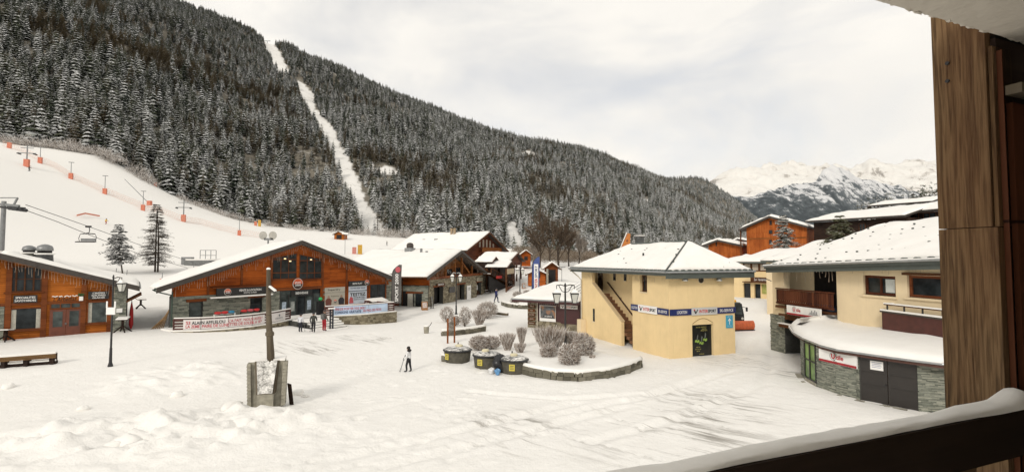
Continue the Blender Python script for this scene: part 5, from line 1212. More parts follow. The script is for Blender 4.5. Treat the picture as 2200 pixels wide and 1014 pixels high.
# ================================================================ yellow corner building
H0 = at(1250, 700, 46.6); HN = at(1438, 700, 35.2); HR = at(1579, 700, 37.25)
H = Fr(H0, HN, 0.0); rh = H.root('yellow_ski_shop', 'cream-yellow two-storey ski shop with hipped snowy roof and open staircase', 'building'); Lh = H.len
H2 = Fr(HN, HR, 0.0); Wd = H2.len
ze = 5.95
s1a, s1b = H.loc(1281, 620)[0], H.loc(1358.5, 640)[0]   # the stair recess between these
sp = H.loc(1335, 700)[0]; st0 = H.loc(1272.5, 600)[0]
win = H.rect(1375, 591, 1390, 627); sl_ = H.rect(1274, 663, 1278, 690)
print('YEL', Lh, Wd, s1a, s1b, sp, st0)
w = MB(); wall_holes(w, s1b, Lh, -.6, ze, 0, .35, [win]); w.build('wall', M_CREAM, rh)
d2 = Wd   # depth of the building = visible right side
w = MB(); w.box(.0, .35, .351, 1.6, -.6, ze); w.box(.0, s1b, 1.6, 1.95, -.6, ze); w.box(s1b, s1b + .3, .352, 1.95, -.6, ze); w.build('recess_wall', M_CREAM, rh)
zt_ = H.loc(1273, 608)[1]; zb_ = H.loc(1334, 691)[1]; zs_ = zt_
stw = MB(); stw.prism([(0, -.6), (sp, -.6), (sp, zb_), (st0, zt_), (st0, ze), (0, ze)], 'y', 0, .28); stw.build('stair_wall', M_CREAM, rh)
MB().hexa([(st0 - .03, -.03, zt_ + .0), (sp + .03, -.03, zb_ + .0), (sp + .03, .31, zb_), (st0 - .03, .31, zt_), (st0 - .03, -.03, zt_ + .08), (sp + .03, -.03, zb_ + .08), (sp + .03, .31, zb_ + .08), (st0 - .03, .31, zt_ + .08)]).build('coping', plain('coping_cream', (.55, .42, .25), .8, .08), rh)
MB().box(sl_[0], sl_[1], -.012, -.002, sl_[2], sl_[3]).build('slit_window', M_GLASS, rh)
MB().box(sl_[0] - .1, sl_[1] + .1, -.04, -.002, sl_[2] - .1, sl_[2] - .01).build('slit_sill', M_CREAM2, rh)
nst = 15
fx = st0 - .1; run = (s1b - .1 - fx)
for i in range(nst):
    x1 = s1b - .05 - run * i / nst; z = .05 + (zt_ - 1.0) * (i + 1) / nst
    MB().box(x1 - run / nst, x1, .29, 1.59, z - .24, z).build('step', plain('step_brown', (.16, .075, .035), .8, .25), rh)
MB().box(.36, fx + .02, .29, 1.59, zt_ - 1.2, zt_ - 1.0).build('landing', M_CONC, rh)
MB().beam((s1b - .1, 1.5, 1.0), (fx + .2, 1.5, zt_ + .05), .06, .10).build('hand_rail', plain('rail_dark', (.05, .02, .015), .5), rh)
dd = H.rect(1276, 586, 1294, 632, 1.6); MB().box(dd[0], dd[1] + .1, 1.52, 1.595, zt_ - 1.0, ze - .1).build('upper_door', plain('door_dark_brown', (.03, .014, .010), .6, .2), rh)
for (xa, ya, xb, yb) in ((1318, 588, 1323, 602), (1341, 588, 1346, 603)):
    r = H.rect(xa, ya, xb, yb, 1.6); wq = MB().box(r[0], r[1], 1.56, 1.597, r[2], r[3]).build('small_window', M_GLASS, rh); MB().box(r[0] - .06, r[1] + .06, 1.50, 1.555, r[2] - .08, r[2]).build('sill', M_CREAM2, wq)
c = H.loc(1334, 642, 1.6); MB().tube((c[0], 1.60, c[1]), (c[0], 1.54, c[1]), .14, .14, 14).build('round_vent', plain('vent_tan', (.35, .26, .15), .7), rh)
wn_ = window(rh, (win[0] + .02, win[1] - .02, win[2] + .02, win[3] - .02), .28, M_BEAM, M_GLASS, 1, 0, .06, .08); MB().box(win[0] - .06, win[1] + .06, -.06, .2, win[2] - .08, win[2]).build('sill', M_CREAM2, wn_)
# right-hand wall with the arched shop door
dr_ = H2.rect(1487.5, 697, 1533, 765); zc_ = H2.loc(1505, 601)
def h2(x, y, z): return (Lh - y * 0 + 0, 0, 0)
w2 = MB(); wall_holes(w2, 0.0, Wd, -.6, ze, 0, .35, [(dr_[0], dr_[1], -.7, dr_[3])])
ow = w2.build('side_wall', M_CREAM, rh)
# the side frame expressed in the main frame
RM = Matrix.Rotation(-H.rz, 4, 'Z') @ Matrix.Translation(Vector((H2.o.x - H.o.x, H2.o.y - H.o.y, 0))) @ Matrix.Rotation(H2.rz, 4, 'Z')
def to_h(o): o.matrix_local = RM; return o
to_h(ow)
arch = MB(); P = [(dr_[0] + .02 + (dr_[1] - dr_[0] - .04) * i / 12, dr_[3] + .08 + .36 * math.sin(math.pi * i / 12)) for i in range(13)]
arch.path([(a, -.012, z) for a, z in P], .022, 6); to_h(arch.build('arch_line', plain('arch_shadow_line', (.33, .23, .11), .9), rh))
door = MB().box(dr_[0] + .01, dr_[1] - .01, .2, .26, -.1, dr_[3] - .01).build('shop_door', M_BLACK, rh); to_h(door)
doorposter = H2.root('door_poster', 'black bike poster with green helmets filling the shop doorway', 'poster')
MB().box(dr_[0] + .06, dr_[1] - .06, .17, .195, .06, dr_[3] - .06).build('sheet', plain('poster_black', (.008, .009, .008), .35, .3), doorposter)
cx = (dr_[0] + dr_[1]) / 2; gm = plain('print_green', (.22, .34, .06), .6, .4, 8); wm = plain('print_yellow', (.45, .40, .12), .6)
for (dx, dz) in ((-.38, 1.12), (.0, .98), (.32, 1.2)):
    MB().prism([(cx + dx + .2 * math.cos(i * .7), dz + .10 * math.sin(i * .7) + .05 * math.sin(i * 2.3)) for i in range(9)], 'y', .160, .168).build('printed_helmet', gm, doorposter)
    MB().prism([(cx + dx - .05, dz + .1), (cx + dx + .05, dz + .1), (cx + dx + .1, dz + .42), (cx + dx + .02, dz + .5)], 'y', .160, .168).build('printed_rider', plain('print_grey', (.10, .11, .10), .6, .4), doorposter)
for i, (s, z, wd_) in enumerate((('BIKE PARK INTERSPORT', dr_[3] - .2, .95), ('LOCATION', dr_[3] - .33, .4), ('REPARATION VTT', dr_[3] - .45, .6), ('RENTAL', .70, .35), ('BOUTIQUE', .55, .5), ('MTB', .42, .25), ('INTERSPORT', .2, .45))):
    text(s, wm, doorposter, cx + (0 if i in (0, 6) else (.25 if i < 3 else -.3)), z, .158, .07, wd_, .005)
oc = H2.loc(1505.5, 601); oval = MB(); oval.lathe([(.0, 0), (.30, 0), (.30, .05), (.24, .05), (.24, .02), (.0, .02)], (0, 0, 0), 20)
ov = MB().tube((oc[0], -.03, oc[1]), (oc[0], .0, oc[1]), .29, .29, 22).build('round_window', M_CREAM2, rh); to_h(ov); o = MB().tube((oc[0], -.042, oc[1]), (oc[0], -.031, oc[1]), .23, .23, 20).build('pane', M_GLASS, ov)
for dx in (-.08, .08): MB().box(oc[0] + dx - .015, oc[0] + dx + .015, -.05, -.043, oc[1] - .21, oc[1] + .21).build('bar', M_BEAM, ov)
# remaining walls and roof
ctr = lambda a, b: (H.w(0, 0, 0))
MBw = MB().box(.36, Lh - .4, 1.96, Wd + .1, -.6, ze - .02); MBw.build('core_wall', M_CREAM, rh)
ov_ = .75; zr = ze + .18
x0, x1, y0, y1 = -ov_, Lh + ov_ * .9, -ov_, Wd + ov_ + .6
fz = MB(); fz.box(x0, x1, y0, y1, ze, zr); fz.build('eave_soffit', M_GFASCIA, rh)
yr = (y0 + y1) / 2; ap = H.loc(1475, 520, yr)[0]; zap = H.loc(1475, 522, yr)[1]; ap2 = H.loc(1358, 527, yr)[0]
print('ROOF', x0, x1, ap, ap2, zap, yr)
R_ = [(x0, y0, zr), (x1, y0, zr), (x1, y1, zr), (x0, y1, zr), (ap2, yr, zap), (ap, yr, zap)]
rf = MB(); 
for q in ((0, 1, 5, 4), (1, 2, 5), (2, 3, 4, 5), (3, 0, 4)): rf.poly([R_[i] for i in q])
rf.poly([R_[i] for i in (3, 2, 1, 0)]); rfo = rf.build('roof', M_GFASCIA, rh)
R_ = [Vector(p) for p in R_]; up_ = Vector((0, 0, .012)); I = lambda a, b, k: a.lerp(b, k)
snow_slab('roof_snow', [R_[0] + up_ + Vector((.1, .1, .03)), R_[1] + up_ + Vector((-.15, .1, .03)), R_[5] + up_ + Vector((-.06, 0, 0)), R_[4] + up_], .16, rfo, 50, 20, 41, .022, .15)
snow_slab('roof_snow', [R_[1] + up_ + Vector((-.1, .15, .03)), R_[2] + up_ + Vector((-.1, -.1, .03)), R_[5] + up_ + Vector((.05, .05, 0)), R_[5] + up_ + Vector((.05, -.02, 0))], .16, rfo, 26, 20, 42, .022, .15)
snow_slab('roof_snow', [R_[3] + up_, R_[0] + up_ + Vector((.1, .1, .03)), R_[4] + up_, R_[4] + up_ + Vector((0, .02, 0))], .16, rfo, 26, 14, 43, .022, .15)
snow_slab('roof_snow', [R_[2] + up_, R_[3] + up_, R_[4] + up_, R_[5] + up_], .16, rfo, 30, 14, 44, .022, .15)
MB().tube(tuple(R_[4] + Vector((0, 0, .10))), tuple(R_[5] + Vector((0, 0, .10))), .10, None, 8).build('ridge_tile_row', M_GFASCIA, rfo)
hip = MB()
for i in range(22):
    p = R_[1].lerp(R_[5], (i + .1) / 22); q = R_[1].lerp(R_[5], (i + .85) / 22); hip.tube(p + Vector((0, 0, .12)), q + Vector((0, 0, .12)), .045, .04, 7)
hp = hip.build('hip_tile', M_GFASCIA, rfo); hp['kind'] = 'stuff'
tm = MB(); tm.path([(-.16, -.05, 0), (-.1, -.05, .09), (0, -.05, .125), (.1, -.05, .09), (.16, -.05, 0)], .045, 5); tme = MB()
tme.prism([(.15 * math.cos(math.pi * i / 6), .11 * math.sin(math.pi * i / 6)) for i in range(7)], 'y', -.08, .35); tme = tme.build('eave_tile', M_GFASCIA, mesh_only=True)
for i in range(30): inst('eave_tile', tme, rfo, (x0 + .25 + (x1 - x0 - .5) * i / 29, y0 - .02, zr + .02))
for i in range(14): inst('eave_tile', tme, rfo, (x1 + .02, y0 + .3 + (y1 - y0 - .6) * i / 13, zr + .02), (0, 0, math.pi / 2))
sgd = MB()
for i in range(34):
    s, u = rnd.random(), rnd.uniform(.06, .8); p = R_[0].lerp(R_[1], s).lerp(R_[4].lerp(R_[5], s), u) if i % 3 else R_[1].lerp(R_[2], s).lerp(R_[5], u); sgd.box(p.x - .07, p.x + .07, p.y - .04, p.y + .04, p.z + .02, p.z + .155 + .03 * rnd.random())
sgd.build('snow_guard', M_GFASCIA, rfo)['kind'] = 'stuff'
gut = MB(); gut.tube((x0 - .06, y0 - .14, zr - .04), (x1 + .1, y0 - .14, zr - .04), .075, None, 8); gut.tube((x1 + .14, y0 - .14, zr - .06), (x1 + .14, y1, zr - .06), .07, None, 8); gut.build('gutter', M_ZINC, rfo)
fb = MB(); fb.box(x0 - .02, x1 + .02, y0 - .05, y0 - .002, ze - .12, zr + .01); fb.box(x1 + .002, x1 + .05, y0 - .04, y1, ze - .32, zr + .01); fb.box(x0 - .05, x0 - .002, y0, y1, ze - .12, zr); fb.build('fascia', M_GFASCIA, rfo)
MB().path([(x0 + .1, y0 - .14, zr - .1), (x0 + .5, -.25, ze - .55), (.12, -.10, ze - .9), (.12, -.10, -.3)], .055, 8).build('downpipe', plain('cream_pipe', (.5, .45, .36), .5), rh)
vp = H.loc(1382, 546, 1.0); vz = zr + (zap - zr) * (1.0 - y0) / (yr - y0); MB().tube((vp[0], 1.0, vz), (vp[0], 1.0, vz + .42), .07, None, 8).build('vent_pipe', M_IRON, rfo)
MB().box(.1, .8, -.55, -.02, -.3, 1.5).build('meter_box', M_CREAM2, rh)
icicles(H, [(1.2, ze - .1), (Lh - .2, ze - .1)], .02 - .05, 'pale light icicles under the left eave of the yellow shop', 60, .15, .5, 5, .007)
icicles(H2, [(.2, ze - .1), (Wd - .1, ze - .1)], -.06, 'pale light icicles under the right eave of the yellow shop', 30, .12, .3, 6, .006)
def lamp_spot(fr, px, label, py=601):
    a, z = fr.loc(px, py, -.35); e = fr.root('wall_spotlight', label, 'wall lamp')
    MB().path([(a + .05, 0, z + .55), (a + .05, -.2, z + .6), (a, -.35, z + .3)], .02, 6).build('arm', M_IRON, e); MB().lathe([(.05, .22), (.13, .18), (.2, .02), (.23, -.05)], (a, -.35, z), 14).build('shade', plain('aluminium', (.45, .45, .43), .35, .1, metal=.7), e, smooth=True)
    MB().lathe([(.18, -.10), (.20, -.052)], (a, -.35, z), 14).build('lens', plain('lamp_lens', (.6, .6, .55), .2), e)
lamp_spot(H2, 1472, 'left round spotlight high on the yellow shop wall'); lamp_spot(H2, 1545, 'right round spotlight high on the yellow shop wall')
lf, rt = H.loc(1357, 662), H.loc(1437, 675); zlo, zhi = H.loc(1437, 678)[1], H.loc(1437, 664)[1]; zlo2 = (zlo + H2.loc(1500, 675)[1]) / 2
bands = [('LOCATION', 1357, 1373, 0), ('I', 1373, 1413.5, 1), ('SKI-SERVICE', 1413.5, 1437.5, 0)]
for s, xa, xb, k in bands:
    a0, a1 = H.loc(xa, 663)[0], H.loc(xb, 670)[0]
    r = (a0 + .003, a1 - .003, zlo - (.05 if k else 0), zhi + (.05 if k else 0)); sg = sign(H, r, -.02, 'sign_band', {'LOCATION': 'short navy LOCATION board on the left wall of the yellow shop', 'I': 'white INTERSPORT board on the left wall of the yellow shop', 'SKI-SERVICE': 'navy SKI-SERVICE board at the near corner, left wall'}[s], M_WHITE if k else M_NAVY, .08 if k else .06)
    if k: intersport(sg, r, -.102)
    else: text(s, M_WHITE, sg, (a0 + a1) / 2, (zlo + zhi) / 2, -.084, .20, (a1 - a0) * .78, .01)
z0, z1 = (H2.loc(1438, 678)[1] + H2.loc(1579, 672)[1]) / 2, (H2.loc(1438, 664.5)[1] + H2.loc(1579, 659)[1]) / 2
for s, xa, xb, k in (('LOCATION', 1438, 1484, 0), ('I', 1484, 1539, 1), ('SKI-SERVICE', 1539, 1579, 0)):
    a0, a1 = H2.loc(xa, 668)[0], H2.loc(xb, 666)[0]
    r = (max(a0, .0) + .003, a1 - .003, z0 - (.03 if k else 0), z1 + (.05 if k else 0)); sg = sign(H2, r, -.02, 'sign_band', {'LOCATION': 'long navy LOCATION board on the right wall of the yellow shop', 'I': 'silver INTERSPORT board above the arched door', 'SKI-SERVICE': 'navy SKI-SERVICE board at the right end of the yellow shop'}[s], plain('silver_sign', (.50, .50, .49), .5, .05) if k else M_NAVY, .08 if k else .06)
    if k: intersport(sg, r, -.102)
    else: text(s, M_WHITE, sg, (a0 + a1) / 2 + (.1 if s == 'LOCATION' else 0), (z0 + z1) / 2, -.084, .22, (.85 if s == 'LOCATION' else (a1 - a0) * .72), .01)
r = H2.rect(1559, 677, 1573.5, 704); sg = sign(H2, r, -.02, 'direction_sign', 'turquoise sign with white upward arrow beside the shop door', plain('turquoise', (.055, .34, .50), .5, .08), .03); cx = (r[0] + r[1]) / 2; cz = (r[2] + r[3]) / 2
k = MB(); k.box(cx - .03, cx + .03, -.056, -.051, cz - .2, cz + .12); k.prism([(cx - .16, cz + .05), (cx - .10, cz + .05), (cx, cz + .16), (cx + .10, cz + .05), (cx + .16, cz + .05), (cx, cz + .26)], 'y', -.058, -.052); k.build('arrow', M_WHITE, sg)
text('OFFICE', M_WHITE, sg, cx - .03, r[3] - .10, -.056, .06, .32, .0); text('tourisme', M_WHITE, sg, cx, r[2] + .16, -.056, .07, .4, .0)

# ================================================================ supermarket building on the right
U0 = at(1661, 700, 38.6); U1 = at(2016, 700, 26.0)
U = Fr(U0, U1, 0.0); ru = U.root('supermarket_building', 'large cream building with snowy tiled roof, balcony and shop below', 'building'); Lu = U.len + 6
zf = 3.0
px_b0, px_b1 = U.loc(1679, 620)[0], U.loc(1797.5, 620)[0]
zeL, zeR = U.loc(1646, 577, -.8)[1], U.loc(2016, 566, -.8)[1]
k_e = (zeR - zeL) / (U.loc(2016, 566, -.8)[0] - U.loc(1646, 577, -.8)[0]); xe0 = U.loc(1646, 577, -.8)[0]
def ze_(a): return zeL + k_e * (a - xe0)
def sl(V_, ref=6.3):   # the eave climbs gently to the right
    return V_
wA = U.rect(1855, 592, 1924, 635); wB = U.rect(1949, 592, 2026, 641); wB = (wB[0], wB[1] + .6, wB[2], wB[3])
w = MB(); zt0 = min(zeL, zeR) - .05
wall_holes(w, px_b1, Lu, -.6, zt0, 0, .35, [wA, wB]); w.prism([(px_b1, zt0 + .001), (Lu, zt0 + .001), (Lu, ze_(Lu)), (px_b1, ze_(px_b1))], 'y', 0, .35); w.build('wall', M_CREAM2, ru)
pr1 = U.loc(1681, 640)[0]
pz = U.loc(1672, 676)[1]
w = MB(); w.box(.02, px_b0 + .25, 0, .5, pz, ze_(0)); w.box(.02, .4, .5, 9, pz, ze_(0)); w.build('end_wall', M_CREAM2, ru)
w = MB(); w.box(px_b0 + .25, px_b1, 2.6, 2.8, zf - .3, ze_(3)); w.build('loggia_wall', M_CREAM2, ru)
MB().box(U.loc(1752, 610, 2.5)[0], px_b1 - .05, 2.4, 2.59, zf, ze_(4) - .1).build('loggia_shade_panel', M_DARK, ru)  # dark slab before the loggia wall, painted as unlit depth
MB().box(px_b0 - .25, px_b1, -.12, 2.59, zf - .42, zf - .05).build('balcony_slab', M_BEAM, ru)
bz0, bz1 = (U.loc(1676, 651)[1] + U.loc(1797, 668)[1]) / 2, (U.loc(1676, 620)[1] + U.loc(1797, 632)[1]) / 2
MRED = wood('balcony_mahogany', (.045, .013, .007), (.125, .040, .018), .5, vert=True)
bal = MB().box(px_b0 - .3, px_b1 - .01, -.30, -.14, bz1, bz1 + .09).build('balcony_rail', MRED, ru)
MB().box(px_b0 - .3, px_b1 - .01, -.27, -.17, bz0 + .02, bz0 + .12).build('bottom_rail', MRED, bal)
bme = MB(); W_ = (px_b1 - px_b0 + .25) / 26
bme.prism([(-.42 * W_, 0), (.42 * W_, 0), (.42 * W_, .18), (.30 * W_, .27), (.42 * W_, .36), (.42 * W_, bz1 - bz0 - .02), (-.42 * W_, bz1 - bz0 - .02), (-.42 * W_, .36), (-.30 * W_, .27), (-.42 * W_, .18)], 'y', -.02, .02); bme = bme.build('baluster', objrand('baluster_wood', [(.04, .012, .007), (.09, .028, .012), (.15, .05, .022)]), mesh_only=True)
for i in range(26): inst('baluster', bme, bal, (px_b0 - .27 + W_ * (i + .5), -.225, bz0))
MB().box(px_b0 - .3, px_b1, -.32, .1, bz0 - .28, bz0 - .12).build('balcony_edge', M_BEAM, ru)
win1 = window(ru, (wA[0] + .02, wA[1] - .02, wA[2] + .02, wA[3] - .02), .22, MRED, M_GLASS, 1, 0, .13, .1); MB().box(wA[0] - .15, wA[1] + .1, -.09, .15, wA[2] - .12, wA[2]).build('sill', M_CREAM2, win1)
MB().box(wA[0] + (wA[1] - wA[0]) * .62, wA[1] - .16, .190, .198, wA[2] + .2, wA[3] - .2).build('blind', plain('white_blind', (.55, .57, .54), .6, .12, 3), win1)
win2 = window(ru, (wB[0] + .02, wB[1] - .02, wB[2] + .02, wB[3] - .02), .22, wood('orange_frame', (.10, .03, .012), (.24, .075, .028), .5), M_GLASS, 0, 0, .13, .1); MB().box(wB[0] - .15, wB[1] + .1, -.09, .15, wB[2] - .12, wB[2]).build('sill', M_CREAM2, win2)
MB().box(wB[0] - .18, wB[1], -.14, .1, wB[3], wB[3] + .13).build('lintel', M_BEAM, win2)
# ground floor under the balcony: stone pier and recessed shop front
pier = MB().box(-.12, pr1 + .35, -.12, 1.2, -.8, pz).build('stone_pier', M_STONEBK, ru); stones('pier_stone', -.12, pr1 + .35, -.4, pz, -.12, pier, M_STONEG, seed=51, w=(.2, .5), h=(.05, .11), proud=.05)
MB().box(-.125, .1, -.11, 8.9, -.8, pz - .02).build('side_base', M_STONEBK, ru)
MB().box(pr1 + .36, px_b1 + 1, 1.4, 1.6, -.8, zf - .45).build('shop_front', plain('dark_red_front', (.07, .022, .016), .5, .2), ru)
window(ru, (pr1 + .7, px_b1 - .6, .2, zf - .8), 1.38, plain('dark_red_front', (.07, .022, .016), .5, .2), M_GLASS, 2, 0, .09, .08, name='shop_window')
MB().box(pr1 + .3, px_b1 + .2, -.6, -.30, zf - .95, zf - .80).build('awning_edge', M_BEAM, ru); MB().box(pr1 + .3, px_b1 + .2, -.58, 1.39, zf - .79, zf - .72).build('awning', M_BEAM, ru); MB().box(pr1 + .2, px_b1 + .2, -.62, -.28, zf - .71, zf - .66).build('awning_snow', M_SNOW, ru)
# roof: eave parallel to the facade, hipped at the left end
aE = xe0; zr0 = ze_(aE); ridge0 = U.loc(1903, 482, 5.2); rz_ = ridge0[1]; ra_ = ridge0[0]; rEnd = Lu + .5
V0 = Vector((aE, -.85, ze_(aE) + .25)); V1 = Vector((rEnd, -.85, ze_(rEnd) + .25)); V2 = Vector((rEnd, 5.2, rz_ + k_e * (rEnd - ra_) * .6)); V3 = Vector((ra_, 5.2, rz_)); V4 = Vector((aE, 12.0, ze_(aE) + .25)); V5 = Vector((rEnd, 12.0, ze_(rEnd) + .25))
rf = MB(); rf.poly([V0, V1, V2, V3]); rf.poly([V4, V0, V3]); rf.poly([V5, V4, V3, V2]); rf.poly([V4, V5, V1, V0]); rfo = rf.build('roof', M_GFASCIA, ru)
up_ = Vector((0, 0, .012))
snow_slab('roof_snow', [V0 + up_ + Vector((.2, .12, .03)), V1 + up_ + Vector((0, .12, .03)), V2 + up_, V3 + up_], .14, rfo, 40, 20, 51, .02, .14)
snow_slab('roof_snow', [V4 + up_, V0 + up_ + Vector((.1, .2, .02)), V3 + up_, V3 + up_ + Vector((0, .03, 0))], .14, rfo, 26, 16, 52, .02, .14)
tq = MB(); 
for j in range(7):      # snow guards poking through in staggered rows
    for i in range(22):
        if rnd.random() < .45: continue
        s = (i + .5 * (j % 2)) / 22; t_ = (j + .6) / 7.6; p = (V0.lerp(V1, s)).lerp(V3.lerp(V2, s), t_) + Vector((0, -.02, .16)); tq.box(p.x - .07, p.x + .05, p.y - .03, p.y + .03, p.z - .08, p.z + .01)
o = tq.build('snow_guard', M_GFASCIA, rfo); o['kind'] = 'stuff'
for i in range(26): inst('eave_tile', tme, rfo, (V0.x + .3 + (V1.x - V0.x - .4) * i / 25, -.88, ze_(V0.x + (V1.x - V0.x) * i / 25) + .26))
for (dz, h_, y_, mt) in ((-.02, .26, -.90, M_GFASCIA), (-.30, .26, -.74, M_GFASCIA)):
    z0, z1 = ze_(aE) + dz, ze_(rEnd) + dz
    MB().hexa([(aE - .05, y_ - .05, z0), (rEnd, y_ - .05, z1), (rEnd, y_, z1), (aE - .05, y_, z0), (aE - .05, y_ - .05, z0 + h_), (rEnd, y_ - .05, z1 + h_), (rEnd, y_, z1 + h_), (aE - .05, y_, z0 + h_)]).build('fascia', mt, rfo)
sf = MB(); sf.hexa([(aE, -.85, ze_(aE) - .06), (rEnd, -.85, ze_(rEnd) - .06), (rEnd, 9, ze_(rEnd) - .06), (aE, 9, ze_(aE) - .06), (aE, -.85, ze_(aE)), (rEnd, -.85, ze_(rEnd)), (rEnd, 9, ze_(rEnd)), (aE, 9, ze_(aE))]); sf.build('soffit', M_GFASCIA, rfo)
gt = MB(); gt.tube((aE - .1, -1.02, ze_(aE) + .18), (rEnd, -1.02, ze_(rEnd) + .18), .075, None, 8); gt.build('gutter', M_ZINC, rfo); gs = MB().tube((aE, -1.02, ze_(aE) + .24), (rEnd, -1.02, ze_(rEnd) + .24), .055, None, 6).build('gutter_snow', M_SNOW, rfo)
icicles(U, [(px_b0 + .3, ze_(2) - .12), (px_b1 - .1, ze_(5) - .12)], -.1, 'long white light icicles hanging over the balcony', 18, .25, .8, 7, .014); icicles(U, [(px_b1 + .2, ze_(8) - .1), (Lu - 4, ze_(Lu - 4) - .1)], -.06, 'pale light icicles above the two windows', 40, .1, .4, 8, .006)
r = (U.loc(1690, 663, -.7)[0], U.loc(1763, 672, -.7)[0], (U.loc(1690, 674, -.7)[1] + U.loc(1763, 686, -.7)[1]) / 2, (U.loc(1690, 655, -.7)[1] + U.loc(1763, 664, -.7)[1]) / 2)
def utile(e, r, y, k=.30):
    h = r[3] - r[2]; w_ = r[1] - r[0]; MB().box(r[0] + .01, r[1] - .01, y - .012, y - .002, r[2] + .01, r[2] + h * .20).build('red_stripe', plain('crimson', (.33, .015, .022), .5), e)
    cx = r[0] + w_ * k; zc = r[2] + h * .60; rg_ = MB(); P = [(cx + h * .30 * math.cos(i * .2618), y - .01, zc + h * .30 * math.sin(i * .2618)) for i in range(3, 23)]; rg_.path(P, h * .018, 5); rg_.build('ring', plain('sign_grey', (.25, .25, .26), .5), e)
    text('U', plain('crimson2', (.45, .01, .018), .5), e, cx, zc, y - .016, h * .40, h * .34, .05); text('tile', plain('crimson2', (.45, .01, .018), .5), e, cx + h * .62, zc - h * .02, y - .016, h * .38, h * .66, .02)
sg = sign(U, r, -.62, 'shop_sign', 'long white Utile sign with red stripe below the balcony', M_WHITE, .08); utile(sg, r, -.702, .24)
k = MB(); x = r[0] + (r[1] - r[0]) * .70; zc = r[2] + (r[3] - r[2]) * .55
for i in range(5): k.box(x + .14 * i, x + .14 * i + .08, -.71, -.704, zc - .1, zc + (.0, .12, .04, .16, .08)[i])
k.box(x - .1, x + .7, -.712, -.705, zc - .16, zc - .12); k.build('village_drawing', plain('sign_grey', (.25, .25, .26), .5), sg)
sg = U.root('bracket_lamp', 'lantern bracket and hanging arm on the supermarket corner', 'wall lamp'); MB().path([(0.0, -.05, 5.3), (-.25, -.3, 5.45), (-1.3, -.5, 5.5)], .03, 6).build('arm', M_IRON, sg)
tag(place(MB().box(-.16, -.128, .0, .5, 1.65, 2.15).build('red_notice', plain('red_white_notice', (.45, .25, .2), .6, .4, 9)), U), 'small red and white notice on the stone pier corner', 'sign')
e = U.root('blue_tarpaulin', 'blue tarpaulin heap on the balcony', 'tarpaulin'); x = U.loc(1762, 625, 1.2)[0]; MB().blob((x, 1.1, zf + .55), (1.2, .7, .62), 14, 8, .2, seed=4).build('tarp', plain('tarp_blue', (.03, .06, .12), .5, .3, 5), e, smooth=True)
# ================================================================ rounded shop annex
JP = [onz(1722, 806, 0), onz(1731, 820, 0), onz(1754.5, 834, 0), onz(1797, 849, 0), onz(1842, 860, 0), onz(1848, 862.5, 0), onz(1973.5, 887.5, 0), onz(2034, 892, 0), onz(2120, 890, 0)]
jc = JP[4]; rj = empty('round_annex', (jc.x, jc.y, 0), 0, 'rounded slate shop annex under a thick snow roof', 'building')
JL = [(p.x - jc.x, p.y - jc.y) for p in JP]
zj = [2.05] * 9
for i, py in enumerate((738, 742, 748, 757, 768, 770, 790)):
    pass
ztop = 2.35
def jseg(i, j, z0, z1, name, mat, th=.3, out=0.0):
    a = Vector(JL[i]); b = Vector(JL[j]); d = (b - a).normalized(); n_ = Vector((d.y, -d.x)); 
    return MB().hexa([(a.x + n_.x * out, a.y + n_.y * out, z0), (b.x + n_.x * out, b.y + n_.y * out, z0), (b.x - n_.x * th, b.y - n_.y * th, z0), (a.x - n_.x * th, a.y - n_.y * th, z0), (a.x + n_.x * out, a.y + n_.y * out, z1), (b.x + n_.x * out, b.y + n_.y * out, z1), (b.x - n_.x * th, b.y - n_.y * th, z1), (a.x - n_.x * th, a.y - n_.y * th, z1)]).build(name, mat, rj)
for (i, j, z1) in ((0, 1, ztop), (2, 3, ztop), (3, 4, ztop), (4, 5, ztop), (6, 7, ztop), (7, 8, ztop)):
    b_ = jseg(i, j, -.6, z1, 'wall', M_STONEBK)
    a = Vector(JL[i]); b = Vector(JL[j]); d = (b - a).normalized(); n_ = Vector((d.y, -d.x)); f = lambda x, y, z, a=a, d=d, n_=n_: (a.x + d.x * x - n_.x * y, a.y + d.y * x - n_.y * y, z)
    stones('slate', 0, (b - a).length, -.15, z1, 0, b_, M_STONEG, seed=60 + i, w=(.18, .5), h=(.035, .075), proud=.035, gap=.006, f=f)
# green shop window at the left end
b_ = jseg(1, 2, -.6, .28, 'window_plinth', M_CONC, .3, .06); gw_ = jseg(1, 2, .29, ztop, 'shop_window', plain('green_window_poster', (.16, .26, .08), .35, .55, 1.6), .12)
a = Vector(JL[1]); b = Vector(JL[2]); fr_ = MB()
for s in (0, .48, 1): p = a.lerp(b, s); fr_.box(p.x - .05, p.x + .05, p.y - .06, p.y + .04, .28, ztop)
for z in (.32, 1.35, ztop - .08): fr_.beam((a.x, a.y, z), (b.x, b.y, z), .12, .07)
fr_.build('window_frame', M_BLACK, gw_)
